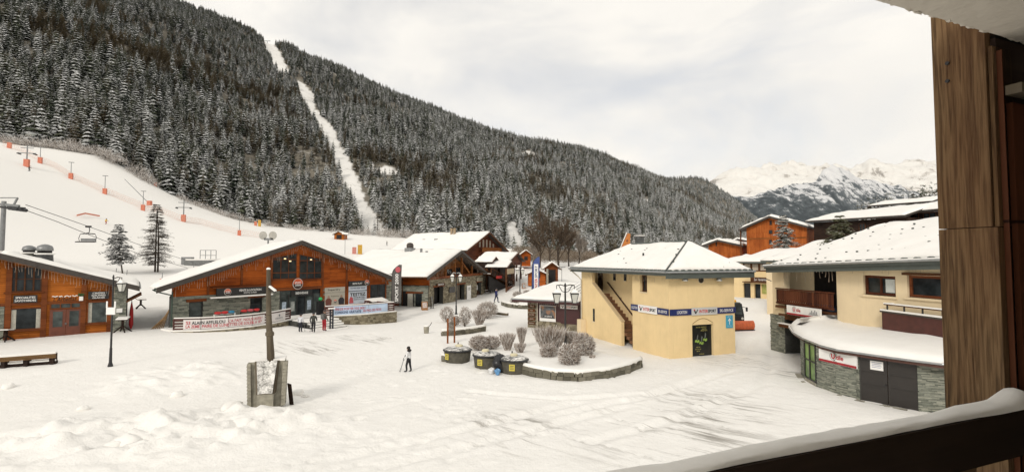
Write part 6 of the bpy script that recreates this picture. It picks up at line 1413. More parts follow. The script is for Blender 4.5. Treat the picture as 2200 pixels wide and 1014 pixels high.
# double steel door
a = Vector(JL[5]); b = Vector(JL[6]); d = (b - a).normalized(); L_ = (b - a).length
FJ = Fr((jc.x + a.x, jc.y + a.y), (jc.x + b.x, jc.y + b.y), 0.0)
M_BRD = plain('brown_black_steel', (.022, .018, .015), .5, .2, 2)
for k in range(2):
    n_ = Vector((d.y, -d.x)); p = a + d * (L_ * k / 2 + .015); q = a + d * (L_ * (k + 1) / 2 - .015)
    P = [(p.x - n_.x * .05, p.y - n_.y * .05), (q.x - n_.x * .05, q.y - n_.y * .05), (q.x - n_.x * .12, q.y - n_.y * .12), (p.x - n_.x * .12, p.y - n_.y * .12)]
    do = MB().hexa([(x, y, .02) for x, y in P] + [(x, y, ztop - .02) for x, y in P]).build('steel_door', M_BRD, rj)
    for z in (.9, 1.5): 
        p2, q2_ = a + d * (L_ * k / 2 + .1), a + d * (L_ * (k + 1) / 2 - .1); MB().beam((p2.x - n_.x * .045, p2.y - n_.y * .045, z), (q2_.x - n_.x * .045, q2_.y - n_.y * .045, z), .02, .025).build('door_ridge', M_BRD, do)
    if k == 0: p3 = a + d * (L_ / 2 - .08); MB().tube((p3.x - n_.x * .05, p3.y - n_.y * .05, 1.0), (p3.x + n_.x * .03, p3.y + n_.y * .03, 1.0), .04, None, 8).build('door_handle', M_IRON, do)
jseg(5, 6, -.5, .015, 'door_sill', M_CONC, .3, .10)
kb = MB(); KP = [Vector(p) for p in JL]
cen = Vector((6.5, 2.5))
K1 = [p + (p - cen).normalized() * .35 for p in KP]
for i in range(len(K1) - 1): kb.hexa([(K1[i].x, K1[i].y, -.4), (K1[i + 1].x, K1[i + 1].y, -.4), (KP[i + 1].x, KP[i + 1].y, -.4), (KP[i].x, KP[i].y, -.4), (K1[i].x, K1[i].y, .09), (K1[i + 1].x, K1[i + 1].y, .09), (KP[i + 1].x, KP[i + 1].y, .09), (KP[i].x, KP[i].y, .09)])
kb.build('kerb', M_CONC, rj)
# roof edge
zE_ = 2.45
EP = [onz(x, y, zE_) for x, y in ((1712, 690), (1698, 702), (1706, 713), (1728, 726), (1765, 741), (1800, 750), (1850, 757), (1905, 765), (1965, 773), (2024, 780), (2110, 788))]
E2_ = [(p.x - jc.x, p.y - jc.y) for p in EP]; print('EDGE', E2_, JL)
ctr_ = onz(1980, 690, 3.3); ct = (ctr_.x - jc.x, ctr_.y - jc.y)
TOPP = [onz(x, y, 3.15) for x, y in ((1722, 688), (1742, 684), (1780, 682), (1830, 678), (1880, 672), (1894, 670), (1925, 690), (1960, 700), (2000, 712), (2040, 720), (2120, 735))]
T2 = [(p.x - jc.x, p.y - jc.y) for p in TOPP]
n = len(E2_); nn = 12; V_ = []; F_ = []
for j in range(nn + 1):
    s = j / nn
    for i in range(n):
        e_ = Vector((*E2_[i], zE_)); t_ = Vector((*T2[i], 3.05)); p = e_.lerp(t_, s); k = min(1, s / .12); k = math.sqrt(max(0, 1 - (1 - k) ** 2)); p.z += .24 * (0.12 + .88 * k) + .08 * float(fbm(p.x * .8, p.y * .8, 3)) * k
        V_.append(tuple(p))
for j in range(nn):
    for i in range(n - 1): F_.append((j * n + i, j * n + i + 1, (j + 1) * n + i + 1, (j + 1) * n + i))
b0 = len(V_); V_ += [(x, y, zE_ + .003) for x, y in E2_]
for i in range(n - 1): F_.append((b0 + i, b0 + i + 1, i + 1, i))
mb = MB(); mb.v = V_; mb.f = F_; mb.m = [0] * len(F_)
deck = MB(); deck.v = [(x, y, zE_) for x, y in E2_] + [(x, y, 3.0) for x, y in T2]; deck.f = [(i, i + 1, n + i + 1, n + i) for i in range(n - 1)]; deck.m = [0] * (n - 1)
dk = deck.build('roof', M_FASCIA, rj); mb.build('roof_snow', M_SNOW, dk, smooth=True)
fa = MB(); ins = [Vector(p) + (Vector(ct) - Vector(p)).normalized() * .12 for p in E2_]
for i in range(n - 1): fa.hexa([(*E2_[i], zE_ - .22), (*E2_[i + 1], zE_ - .22), (*ins[i + 1], zE_ - .22), (*ins[i], zE_ - .22), (*E2_[i], zE_ - .004), (*E2_[i + 1], zE_ - .004), (*ins[i + 1], zE_ - .004), (*ins[i], zE_ - .004)])
fa.build('fascia', plain('red_brown_fascia', (.075, .028, .018), .6, .25), dk)
sf = MB(); sf.v = [(*p, zE_ - .215) for p in ins] + [(p[0] + (ct[0] - p[0]) * .3, p[1] + (ct[1] - p[1]) * .3, zE_ - .215) for p in E2_]; sf.f = [(i, n + i, n + i + 1, i + 1) for i in range(n - 1)]; sf.m = [0] * (n - 1); sf.build('soffit', M_BEAM, dk)
OUTE = [Vector(p) - (Vector(ct) - Vector(p)).normalized() * .07 for p in E2_]
MB().path([(p.x, p.y, zE_ - .03) for p in OUTE], .06, 8).build('gutter', M_ZINC, dk); MB().path([(p.x, p.y, zE_ + .03) for p in OUTE[:-1]], [.02 + .03 * rnd.random() for _ in OUTE[:-1]], 6).build('gutter_snow', M_SNOW, dk)
# shop sign, notice
a0, a1 = Vector(JL[2]), Vector(JL[4]); FS = Fr((jc.x + a0.x, jc.y + a0.y), (jc.x + a1.x, jc.y + a1.y), 0.0)
r = (FS.loc(1761, 765, -.15)[0], FS.loc(1842, 782, -.15)[0], (FS.loc(1762, 772, -.15)[1] + FS.loc(1841, 794, -.15)[1]) / 2, (FS.loc(1762, 748, -.15)[1] + FS.loc(1841, 765, -.15)[1]) / 2)
sg = sign(FS, r, -.13, 'shop_sign', 'large white Utile sign on the round slate annex', M_WHITE, .07); utile(sg, r, -.202, .40)
r = FJ.rect(1869, 776, 1897, 795, .0); sg = sign(FJ, r, .035, 'paper_notice', 'white paper notice taped to the dark double door', M_WHITE, .008)
for k in range(4): MB().box(r[0] + .06, r[1] - .06 - .05 * (k % 2), .024, .026, r[3] - .08 - .075 * k, r[3] - .06 - .075 * k).build('print_line', plain('blue_print', (.12, .15, .3), .6), sg)
# brown parapet terrace above the annex
PT = Fr(at(1895, 690, 28.6), at(2040, 700, 24.6), 3.05); tr = PT.root('roof_terrace', 'dark red roof terrace parapet with snowy rails', 'terrace wall'); zz = PT.loc(1900, 671)[1]
MB().box(0, PT.len + 2.5, 0, .15, -.6, zz).build('parapet', plain('oxide_red_cladding', (.07, .018, .012), .6, .2), tr); MB().box(-.08, PT.len + 2.5, -.06, .24, zz, zz + .09).build('coping', M_FASCIA, tr); MB().box(-.06, PT.len + 2.5, -.05, .22, zz + .092, zz + .17).build('snow', M_SNOW, tr)
MB().box(.0, .15, .15, 3.2, -.6, zz).build('parapet', plain('oxide_red_cladding', (.07, .018, .012), .6, .2), tr)
for i in range(5): x = .3 + i * 1.1; MB().box(x - .03, x + .03, .05, .11, zz + .1, zz + .42).build('post', M_IRON, tr)
MB().box(.1, PT.len + 2.5, .04, .12, zz + .42, zz + .48).build('top_rail', M_BEAM, tr); MB().box(.1, PT.len + 2.5, .02, .14, zz + .482, zz + .55).build('snow', M_SNOW, tr)
MB().box(.1, .18, .1, 3.0, zz + .42, zz + .48).build('top_rail', M_BEAM, tr); MB().box(.08, .2, .1, 3.0, zz + .482, zz + .54).build('snow', M_SNOW, tr)
P = onz(2010, 878, 0.05); ch = empty('wooden_seat', (P.x + .25, P.y, gz(P.x, P.y)), .3, 'orange slatted wooden seat against the slate wall', 'seat')
for k in range(5): MB().box(-.5, .5, -.03 + .03 * k, .0 + .03 * k, .25 + .13 * k, .35 + .13 * k).build('slat', wood('fresh_pine', (.28, .13, .05), (.50, .26, .11), .3), ch)
for x in (-.4, .4): MB().box(x - .04, x + .04, .0, .1, -.1, .85).build('leg', wood('fresh_pine', (.28, .13, .05), (.50, .26, .11), .3), ch)

# ================================================================ buildings further up the valley
def far_gable(name, label, xl, yl, xm, ym, xr, yr, d, depth, wallm, zb, tilt=0.0, fh=.35, body=None, ov=1.0):
    P0 = at(xl, yl, d); P1 = at(xr, yr, d + tilt); K = Fr(P0, P1, zb, back=ov); e = K.root(name, label, 'building'); l = K.loc(xl, yl, -ov); m = K.loc(xm, ym, -ov); r = K.loc(xr, yr, -ov)
    gable_roof(e, l[0], l[1], m[0], m[1], r[0], r[1], -ov, depth, .2, .35, fh=fh, seed=int(xl), fascia=M_FASCIA)
    b0, b1 = body or (l[0] + 1.2, r[0] - .4); mb, tp = gable_wall(MB(), b0, b1, -3, l[0], l[1], m[0], m[1], r[0], r[1], 0, depth - .5, drop=.3); mb.build('wall', wallm, e); return K, e, tp, (b0, b1)
K, e, tp, bb = far_gable('timber_apartments', 'tall orange timber apartment house with gable roof', 1586, 493, 1652, 464, 1736, 486, 95, 14, M_VERT, 4, -7.5, body=None)
for (xa, ya, xb, yb) in ((1653, 474, 1659, 484), (1651.5, 494, 1660, 503), (1652, 515, 1659, 526)): window(e, K.rect(xa, ya, xb, yb), -.01, M_BEAMR, M_GLASS, 0)
zz = K.loc(1660, 512)[1]; MB().box(bb[0], bb[1], -.08, -.003, zz - .1, zz + .1).build('string_course', wood('amber_boards', (.15, .05, .012), (.34, .13, .035), .2), e)
for px in (1593,): a = K.loc(px, 510)[0]; MB().box(a - .1, a + .1, -.6, -.4, -3, K.loc(px, 492)[1] + .3).build('post', M_BEAM, e)
K, e, tp, bb = far_gable('timber_house', 'low orange timber house left of the tall apartments', 1506, 528, 1541, 515, 1596, 527, 104, 10, M_VERT, 3, -5); window(e, K.rect(1537.5, 520, 1540.5, 529), -.01, M_BEAM, M_GLASS, 0)
far_gable('timber_house', 'small brown gable house partly behind the orange timber house', 1572, 519, 1584, 513, 1606, 517, 118, 8, M_WOODR, 5, -2)
# cream shop behind the yellow building
Q_ = Fr(at(1574, 600, 72), at(1690, 600, 66), 1.4); rq = Q_.root('cream_shop', 'cream shop building with dark doorways across the far square', 'building'); Lq = Q_.len + 5; zq = Q_.loc(1620, 566)[1]
hl = [Q_.rect(1597.5, 608, 1612.5, 637), Q_.rect(1620.5, 610, 1634, 640), Q_.rect(1636, 611, 1662, 632)]; hl = [(h_[0], h_[1], -.8 if i < 2 else h_[2], h_[3]) for i, h_ in enumerate(hl)]
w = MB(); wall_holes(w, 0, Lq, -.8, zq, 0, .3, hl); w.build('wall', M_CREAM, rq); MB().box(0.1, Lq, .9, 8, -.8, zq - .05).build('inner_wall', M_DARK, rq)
d = MB().box(hl[0][0], hl[0][1], .2, .28, -.8, hl[0][3]).build('door', M_BLACK, rq); d = MB().box(hl[1][0], hl[1][1], .4, .48, -.8, hl[1][3]).build('door', M_GLASS, rq); MB().box(hl[2][0], hl[2][1], .2, .26, hl[2][2], hl[2][3]).build('shop_window', plain('yellow_green_poster', (.34, .36, .10), .5, .3), rq)
r = Q_.rect(1613, 596, 1663, 605); sg = sign(Q_, r, -.03, 'shop_sign', 'dark shop sign on the far cream building', M_BEAM, .06); text('La Taverne', M_WHITE, sg, (r[0] + r[1]) / 2 - .2, (r[2] + r[3]) / 2, -.10, .35, (r[1] - r[0]) * .55, .01, shear=.2)
MB().box(Q_.loc(1601, 606)[0], Q_.loc(1664, 606)[0], -.8, -.003, Q_.loc(1630, 607)[1], Q_.loc(1630, 605)[1]).build('canopy', M_BEAM, rq)
MB().box(Q_.loc(1596, 575)[0], Lq, -.03, -.003, Q_.loc(1620, 583)[1], zq).build('upper_band', M_BEAM, rq)
for i in range(4):
    a0, a1 = Q_.loc(1600 + 17 * i, 575)[0], Q_.loc(1612 + 17 * i, 575)[0]; MB().box(a0, a1, -.05, -.032, Q_.loc(1620, 580.5)[1], zq - .1).build('upper_pane', plain('pale_curtained_window', (.42, .36, .28), .6, .3, 2), rq)
zr = zq + .25; cs = [Vector((-1.0, -1.0, zr)), Vector((Lq, -1.0, zr)), Vector((Lq, 7, zr + 1.7)), Vector((3, 7, zr + 1.7))]
mb = MB(); slab(mb, cs, .25); rf = mb.build('roof', M_GFASCIA, rq); snow_slab('roof_snow', cs, .3, rf, 24, 12, 71); cs2 = [Vector((-1.0, 12, zr)), Vector((-1.0, -1.0, zr)), Vector((3, 7, zr + 1.7)), Vector((3, 7.05, zr + 1.7))]; snow_slab('roof_snow', cs2, .3, rf, 16, 12, 72)
# second snowy roof between it and the supermarket
Q2 = Fr(at(1640, 560, 56), at(1790, 555, 50), 1.4); r2 = Q2.root('rear_wing', 'low rear wing with plain snowy roof behind the supermarket', 'building')
zr = Q2.loc(1700, 560)[1]; zt = Q2.loc(1720, 521, 7)[1]; Lq2 = Q2.len + 8
cs = [Vector((0, -.6, zr)), Vector((Lq2, -.6, zr)), Vector((Lq2, 7, zt)), Vector((2.4, 7, zt))]; mb = MB(); slab(mb, cs, .2); rf = mb.build('roof', M_GFASCIA, r2); snow_slab('roof_snow', cs, .3, rf, 24, 12, 73); MB().box(.3, Lq2, 0, 7, -2, zr - .2).build('wall', M_CREAM2, r2)
# dark brown residences on the right
def longhouse(name, label, xl, yl, xr, yr, d0, d1, yt_l, rise_d, wallb, zb, seed, ext=0):
    S_ = Fr(at(xl, yl, d0), at(xr, yr, d1), zb); e = S_.root(name, label, 'building'); zl = S_.loc(xl, yl)[1]; zr_ = S_.loc(xr, yr)[1]; zt = S_.loc((xl + xr) / 2, yt_l, rise_d)[1]; Ls_ = S_.len + ext
    cs = [Vector((0, 0, zl)), Vector((Ls_, 0, zl + (zr_ - zl) * Ls_ / S_.len)), Vector((Ls_, rise_d, zt)), Vector((.8, rise_d, zt))]; mb = MB(); slab(mb, cs, .3); rf = mb.build('roof', M_FASCIA, e); snow_slab('roof_snow', cs, .22, rf, 30, 10, seed, .02)
    MB().prism([(.8, -6), (Ls_ - .2, -6), (Ls_ - .2, min(zl, zr_) - .32), (.8, zl - .32)], 'y', 1.0, rise_d + 6).build('wall', M_DARKW, e); return S_, e
S_, e = longhouse('dark_residence', 'long dark brown residence with wide snowy roof', 1730, 475, 1944, 462, 88, 72, 454, 7, 0, 6, 81)
for (xa, ya, xb, yb) in ((1846, 480, 1860, 510), (1890, 480, 1903, 492), (1800, 482, 1806, 496)): window(e, S_.rect(xa, ya, xb, yb, 1.0), .98, M_BEAM, M_GLASS, 1)
S_, e = longhouse('dark_residence', 'upper dark brown residence block stepping up at the right', 1938, 456, 2030, 447, 76, 70, 437, 6, 0, 6, 83, ext=8)
for (xa, ya, xb, yb) in ((1955, 458, 1974, 473), (1984, 457, 2012, 474)): window(e, S_.rect(xa, ya, xb, yb, 1.0), .98, M_BEAM, M_GLASS, 1)
S_, e = longhouse('dark_residence', 'narrow snowy roof of the rear residence behind the stepped block', 1864, 442, 1944, 436, 95, 90, 433, 5, 0, 8, 85, ext=4)
# ================================================================ street lamps
M_LENS = plain('frosted_lantern_glass', (.55, .55, .50), .3, .1)
def lantern(root, x, z, s=1.0, y=0):
    w, h = .19 * s, .46 * s
    f = MB()
    for (dx, dy) in ((-1, -1), (1, -1), (1, 1), (-1, 1)): f.beam((x + dx * w * .55, y + dy * w * .55, z - h), (x + dx * w, y + dy * w, z), .025 * s, .025 * s, up=(1, 0, 0))
    f.box(x - w * 1.12, x + w * 1.12, y - w * 1.12, y + w * 1.12, z, z + .04 * s); f.box(x - w * .6, x + w * .6, y - w * .6, y + w * .6, z - h - .05 * s, z - h)
    o = f.build('lantern', M_IRON, root)
    MB().hexa([(x + a * w * .5, y + b * w * .5, z - h) for a, b in ((-1, -1), (1, -1), (1, 1), (-1, 1))] + [(x + a * w * .93, y + b * w * .93, z) for a, b in ((-1, -1), (1, -1), (1, 1), (-1, 1))]).build('lantern_glass', M_LENS, o)
    c = MB().hexa([(x + a * w * 1.15, y + b * w * 1.15, z + .045 * s) for a, b in ((-1, -1), (1, -1), (1, 1), (-1, 1))] + [(x + a * w * .35, y + b * w * .35, z + .2 * s) for a, b in ((-1, -1), (1, -1), (1, 1), (-1, 1))]).build('lantern_cap', M_IRON, o)
    MB().hexa([(x + a * w * 1.05, y + b * w * 1.05, z + .075 * s) for a, b in ((-1, -1), (1, -1), (1, 1), (-1, 1))] + [(x + a * w * .3, y + b * w * .3, z + .27 * s) for a, b in ((-1, -1), (1, -1), (1, 1), (-1, 1))]).build('cap_snow', M_SNOW, o)
def lamp_post(P, H, label, dxs, s=1.0, rz=0.0, drop=.25):
    e = empty('street_lamp', P, rz, label, 'street lamp', 'lantern street lamps of the square')
    MB().lathe([(.16 * s, -.3), (.15 * s, .05), (.09 * s, .25), (.075 * s, 1.0), (.08 * s, 1.05), (.06 * s, 1.1), (.045 * s, H - .1), (.07 * s, H - .05), (.02, H + .12)], (0, 0, 0), 10).build('pole', M_IRON, e, smooth=True)
    for dx in dxs:
        sg_ = 1 if dx > 0 else -1; a = MB(); a.path([(0, 0, H - .12), (dx * .5, 0, H - .02), (dx, 0, H - .06)], .028 * s, 6)
        a.path([(0, 0, H - .55), (dx * .35, 0, H - .50), (dx * .55, 0, H - .3), (dx * .75, 0, H - .06)], .02 * s, 6); a.path([(dx, 0, H - .06), (dx, 0, H - drop)], .02 * s, 6); a.build('bracket', M_IRON, e)
        MB().path([(0, 0, H - .07), (dx * .5, 0, H + .03), (dx, 0, H - .01)], .025, 5).build('bracket_snow', M_SNOW, e); lantern(e, dx, H - drop - .2 * s, s)
    return e
P = gp(237, 787); k_ = P.y / FPX; lamp_post(P, 190 * k_, 'tall black street lamp with one lantern before the left restaurant', [.5], .92)
lw = empty('white_panel', (P.x, P.y, P.z), 0, 'small white notice panel fixed to the left street lamp', 'sign'); z_ = (787 - 677) * k_; MB().box(-.26, .26, -.14, -.09, z_, z_ + .42).build('panel', M_WHITE, lw); MB().box(-.28, -.2, -.13, -.095, z_ + .4, z_ + .78).build('strap', M_WHITE, lw); MB().box(.2, .28, -.13, -.095, z_ + .4, z_ + .78).build('strap', M_WHITE, lw)
P = gp(980, 675); k_ = P.y / FPX; lamp_post(P, 88 * k_, 'two-lantern street lamp among the frosted bushes before the stone chalet', [-.48, .5], 1.25)
P = gp(1117, 636); k_ = P.y / FPX; lamp_post(P, 62 * k_, 'two-lantern street lamp by the porch chalet, left of the blue flag', [-.45, .45], 1.5)
P = gp(1215, 765); k_ = P.y / FPX; lamp_post(P, 152 * k_, 'two-lantern street lamp rising from the near frosted bushes', [-.62, .66], 1.35, drop=.42)
P = gp(1641, 640); k_ = P.y / FPX; lamp_post(P, 40 * k_, 'short lantern lamp among the snowy tables of the far square', [.05], 1.6, drop=.2)
P = gp(1207, 612); e = empty('light_mast', P, 0, 'thin grey light mast on the far snow field', 'mast'); MB().tube((0, 0, -.3), (0, 0, 3.4), .06, .04, 6).build('pole', M_GREYM, e); MB().box(-.7, .7, -.05, .05, 3.35, 3.5).build('crossbar', M_GREYM, e)

# ================================================================ feather flags
def feather(P, H, W, label, mat, txt, tm, panel=None, base_z=0.0, emblem=None):
    e = empty('feather_flag', P, 0, label, 'flag', 'feather flags of the shops'); n = 14; L_ = []; R_ = []
    for i in range(n + 1):
        t_ = i / n; z = base_z + (H - base_z) * t_; bend = .10 * W * t_ + (W * .75 * max(0, (t_ - .8) / .2) ** 1.6)
        L_.append((bend, z)); R_.append((W * (1 - .06 * t_) + .12 * W * t_, z - .02))
    f = MB(); th = .03
    for i in range(n):
        a, b, c, d = L_[i], R_[i], R_[i + 1], L_[i + 1]; w_ = lambda p: .05 * math.sin(p[1] * 2.2 + p[0] * 3)
        f.hexa([(a[0], w_(a), a[1]), (b[0], w_(b), b[1]), (b[0], w_(b) + th, b[1]), (a[0], w_(a) + th, a[1]), (d[0], w_(d), d[1]), (c[0], w_(c), c[1]), (c[0], w_(c) + th, c[1]), (d[0], w_(d) + th, d[1])])
    f.build('flag_cloth', mat, e); MB().path([(-.02, .02, -base_z * 0 - .6)] + [(p[0] - .03, .02, p[1]) for p in L_], .035, 6).build('pole', M_IRON, e)
    Hc = H - base_z
    if panel: MB().box(W * .28, W * .86, -.09, -.07, base_z + Hc * .08, base_z + Hc * .80).build('white_panel', M_WHITE, e)
    for (s, m_, a0, a1, hh) in txt: text(s, m_, e, W * .57, base_z + Hc * (a0 + a1) / 2, -.11, hh * W, Hc * (a1 - a0), .02, rot=math.pi / 2)
    if emblem: emblem(e, W, base_z, Hc)
    return e
t_ = at(842, 640, 58.5); k_ = 58.5 / FPX
def em(e, W, b, Hc): MB().prism([(W * .68 + .3 * math.cos(i * .449), b + Hc * .87 + .34 * math.sin(i * .449)) for i in range(14)], 'y', -.11, -.08).build('logo_disc', M_PINKRED, e)
feather((at(841, 655, 58.5).x, 58.5, at(841, 655, 58.5).z), 86 * k_, 20 * k_, 'grey SPORT 2000 feather flag at the right end of the ski shop terrace', plain('flag_grey', (.085, .078, .072), .7, .12), [('SPORT 2000', M_WHITE, .04, .76, .36)], None, None, .2, em)
P = at(1143, 633, 55); k_ = 55 / FPX
feather((P.x, P.y, P.z), 81 * k_, 15.5 * k_, 'tall blue INTERSPORT feather flag behind the rental annex', plain('flag_blue', (.045, .075, .24), .6, .12), [('INTER', M_RED, .14, .42, .34), ('SPORT', plain('flag_navy_text', (.02, .03, .12), .6), .43, .76, .34)], True, M_WHITE, .1, lambda e, W, b, Hc: MB().prism([(W * .4, b + Hc * .115), (W * .55, b + Hc * .09), (W * .75, b + Hc * .13), (W * .72, b + Hc * .14), (W * .55, b + Hc * .11)], 'y', -.11, -.092).build('tick_emblem', M_NAVY, e))
P = at(1341, 560, 60); sa = empty('orange_sail', (P.x, P.y, 1.0), 0, 'orange sail-shaped sculpture above the yellow shop roof', 'sculpture'); k_ = 60 / FPX; zt = 7 + (HOR - 501) * k_ - 1; zb = 7 + (HOR - 540) * k_ - 1
MB().prism([(-.5, 0), (.65, 0), (.65, zb), (.75, zt - .1), (.45, zt), (-.5, zb)], 'y', -.12, .12).build('sail', plain('sail_orange', (.50, .17, .03), .5, .2), sa); MB().path([(-.62, 0, 0), (-.60, 0, zb), (.35, 0, zt + .1)], .06, 6).build('edge_tube', M_SNOW, sa)
MB().tube((.35, -.14, zt - .9), (.35, -.125, zt - .9), .13, None, 12).build('ring_mark', plain('ring_brown', (.2, .06, .02), .5), sa)
P = at(1374, 522, 62); ch = empty('dark_chimney', (P.x, P.y, 4), 0, 'dark grey chimney hood behind the yellow shop roof', 'chimney'); z = 7 + (HOR - 511) * 62 / FPX - 4; MB().hexa([(-.6, -.6, 0), (.6, -.6, 0), (.6, .6, 0), (-.6, .6, 0), (-.42, -.42, z), (.42, -.42, z), (.42, .42, z), (-.42, .42, z)]).build('stack', plain('slate_grey', (.06, .065, .065), .6), ch); MB().box(-.6, .6, -.6, .6, z + .1, z + .2).build('hood', M_IRON, ch); MB().box(-.56, .56, -.56, .56, z + .201, z + .3).build('hood_snow', M_SNOW, ch)

# ================================================================ giant shovel monument
P = gp(571, 878); k_ = P.y / FPX; sh = empty('shovel_monument', P, .30, 'giant wooden shovel set in a toothed concrete block', 'monument')
hb_ = 98 * k_
core = MB().hexa([(-.62, .1, -.4), (.66, .1, -.4), (.66, 1.0, -.4), (-.62, 1.0, -.4), (-.72, .2, hb_), (.72, .2, hb_), (.72, .9, hb_), (-.72, .9, hb_)]).build('concrete_block', M_CONC, sh)
for s in (-1, 1):
    for i in range(13):
        z = .1 + (hb_ - .15) * i / 13; x = s * (.66 + .06 * i / 13) + s * .04; MB().hexa([(x - .09, .02, z), (x + .09, .02, z), (x + .09, .55, z), (x - .09, .55, z), (x - .07, .04, z + hb_ / 13 * .86), (x + .11 * s if s > 0 else x + .07, .04, z + hb_ / 13 * .86), (x + .09, .53, z + hb_ / 13 * .86), (x - .09, .53, z + hb_ / 13 * .86)]).build('tooth', M_CONC, sh)
MB().hexa([(-.32, -.35, -.4), (.32, -.35, -.4), (.32, .12, -.4), (-.32, .12, -.4), (-.34, -.25, .72), (.34, -.25, .72), (.34, .12, .72), (-.34, .12, .72)]).build('front_block', M_CONC, sh)
bl_ = MB().hexa([(-.36, -.26, .722), (.36, -.26, .722), (.42, .02, .722), (-.42, .02, .722), (-.52, .12, hb_ + .02), (.52, .12, hb_ + .02), (.52, .19, hb_ + .04), (-.52, .19, hb_ + .04)]).build('shovel_blade', M_GREY_WOOD, sh)
t = NT('snow_dusted_wood'); v = t.mapping(); ns = t.noise(v, 3, 6, .7); ms_ = t.noise(t.mapping(scale=(3, 3, 9)), 5, 5, .7); t.base(t.mix(t.ramp(t.math('ADD', t.math('MULTIPLY', ns, .6), t.math('MULTIPLY', ms_, .4)), [(.44, 0.0), (.6, 1.0)]), (.80, .78, .74), (.07, .065, .055))); t.set(.9)
pb = MB(); nn = 8
for j in range(nn):
    for i in range(6):
        def S(i, j): s = i / 6; u = j / nn; x = (-.30 + .60 * s) * (1 + .45 * u); return (x, -.27 + .38 * u - .05 * math.sin(math.pi * s) * 0 + .06 * (2 * s - 1) ** 2 * -1, .76 + (hb_ - .72) * u)
        pb.poly([S(i, j), S(i + 1, j), S(i + 1, j + 1), S(i, j + 1)])
pb.build('blade_snow', t.mat, bl_)
sn = MB().box(-.74, .74, .15, .92, hb_ + .002, hb_ + .09).build('block_snow', M_SNOW, sh)
ztp = (878 - 584) * k_; 
hd = MB(); hd.path([(.14, .25, hb_ - .5), (.12, .25, hb_ + .3), (.02, .27, hb_ + 1.7), (-.02, .28, hb_ + 2.6), (-.06, .3, ztp)], [.17, .165, .13, .11, .085], 10); hd.build('shovel_handle', M_GREY_WOOD, sh, smooth=True)
MB().lathe([(.10, 0), (.09, .05), (.03, .09)], (-.06, .3, ztp), 8).build('handle_snow', M_SNOW, sh); MB().lathe([(.12, 0), (.19, .08), (.19, .2), (.12, .3)], (.06, .26, hb_ + 1.1), 8).build('knot', M_GREY_WOOD, sh)
ar = MB().beam((.02, .2, ztp - .85), (.30, -.1, ztp - 1.05), .08, .07).build('bracket_arm', M_IRON, sh); MB().beam((.02, .2, ztp - .78), (.32, -.1, ztp - .98), .10, .07).build('arm_snow', M_SNOW, ar)
P = gp(628, 868); pp = empty('leaning_plank', P, 0, 'dark plank stuck upright in the snow beside the shovel', 'plank'); MB().hexa([(-.10, 0, -.3), (.08, 0, -.3), (.08, .07, -.3), (-.10, .07, -.3), (-.26, 0, .98), (-.09, 0, .92), (-.09, .07, .92), (-.26, .07, .98)]).build('board', M_DARKW, pp)
for i, (px, py, rp) in enumerate(((520, 918, 24), (498, 880, 20), (275, 955, 26), (245, 962, 17), (400, 950, 17), (430, 957, 13), (85, 945, 20), (120, 935, 16), (140, 975, 14), (165, 970, 10), (380, 850, 12), (460, 938, 10), (425, 930, 9), (640, 845, 11), (655, 850, 8), (255, 930, 12), (18, 832, 11), (178, 880, 11), (350, 940, 9))):
    P = gp(px, py); r = rp * P.y / FPX; o = MB().blob((0, 0, r * .12), (r * 1.15, r * .95, r * .72), 14, 9, .16, seed=i).build('snow_lump', M_SNOW, None, True, loc=P, rz=i * 1.3)
    tag(o, ('rounded snow lump heaped at the foot of the shovel monument' if px > 480 else 'rounded lump of snow in the near left snow heap'), 'snow lump', 'snow lumps by the monument' if px > 480 else 'snow lumps of the left heap')

# ================================================================ waste containers, planters, boards
WL = {0: 'left', 1: 'middle', 2: 'right'}
for i, (px, pyt, pyb) in enumerate(((983, 753, 781), (1046, 766, 793), (1105, 777, 804))):
    P = gp(px, pyb - 6); e = empty('waste_container', P, .2 * i, '%s one of the three half-buried round waste containers' % WL[i], 'waste container', 'half-buried waste containers'); r = 29.5 * P.y / FPX; h = .72
    MB().lathe([(r * .86, -.5), (r * .88, .0), (r * .98, h)], (0, 0, 0), 26).build('body', plain('olive_grey_container', (.075, .068, .050), .8, .3, 5), e, smooth=True); MB().lathe([(r * 1.05, h), (r * 1.06, h + .05), (r * .98, h + .10)], (0, 0, 0), 26).build('rim', M_IRON, e)
    t = NT('dusted_lid%d' % i); v = t.mapping(); wv = t.noise(t.mapping(scale=(1, 3, 1), rot=(0, 0, .5 + i)), 2.0, 5, .6, 1.2); t.base(t.ramp(wv, [(.40, (.05, .05, .05)), (.50, (.45, .44, .42)), (.56, (.80, .78, .74))])); t.set(.8)
    ld = MB().lathe([(r * .98, h + .10), (r * .8, h + .19), (r * .4, h + .27), (.02, h + .29)], (0, 0, 0), 26).build('lid', t.mat, e, smooth=True); MB().lathe([(r * .27, 0), (r * .27, .10), (r * .2, .13), (.01, .14)], ((-.1, -.3, -.25)[i] + .2, -.05, h + .27), 16).build('hatch', plain('cream_hatch', (.62, .56, .38), .6, .1), ld); MB().box(-.03, .03, .32, .38, h + .2, h + .48).build('lock', M_IRON, ld)
    a = -2.35 + .3 * i - .2 * i; cx, cy = r * .96 * math.cos(a), r * .96 * math.sin(a); lb = MB().box(-.17, .17, -.03, .0, .22, .60).build('label_plate', plain('yellow_label', (.58, .48, .07), .5, .1), e); lb.location = (cx, cy, 0); lb.rotation_euler = (0, 0, a + math.pi / 2)
    for k in range(3): MB().box(-.12, .12, -.036, -.031, .50 - .1 * k, .54 - .1 * k).build('print_line', plain('label_print', (.12, .10, .05), .6), lb)
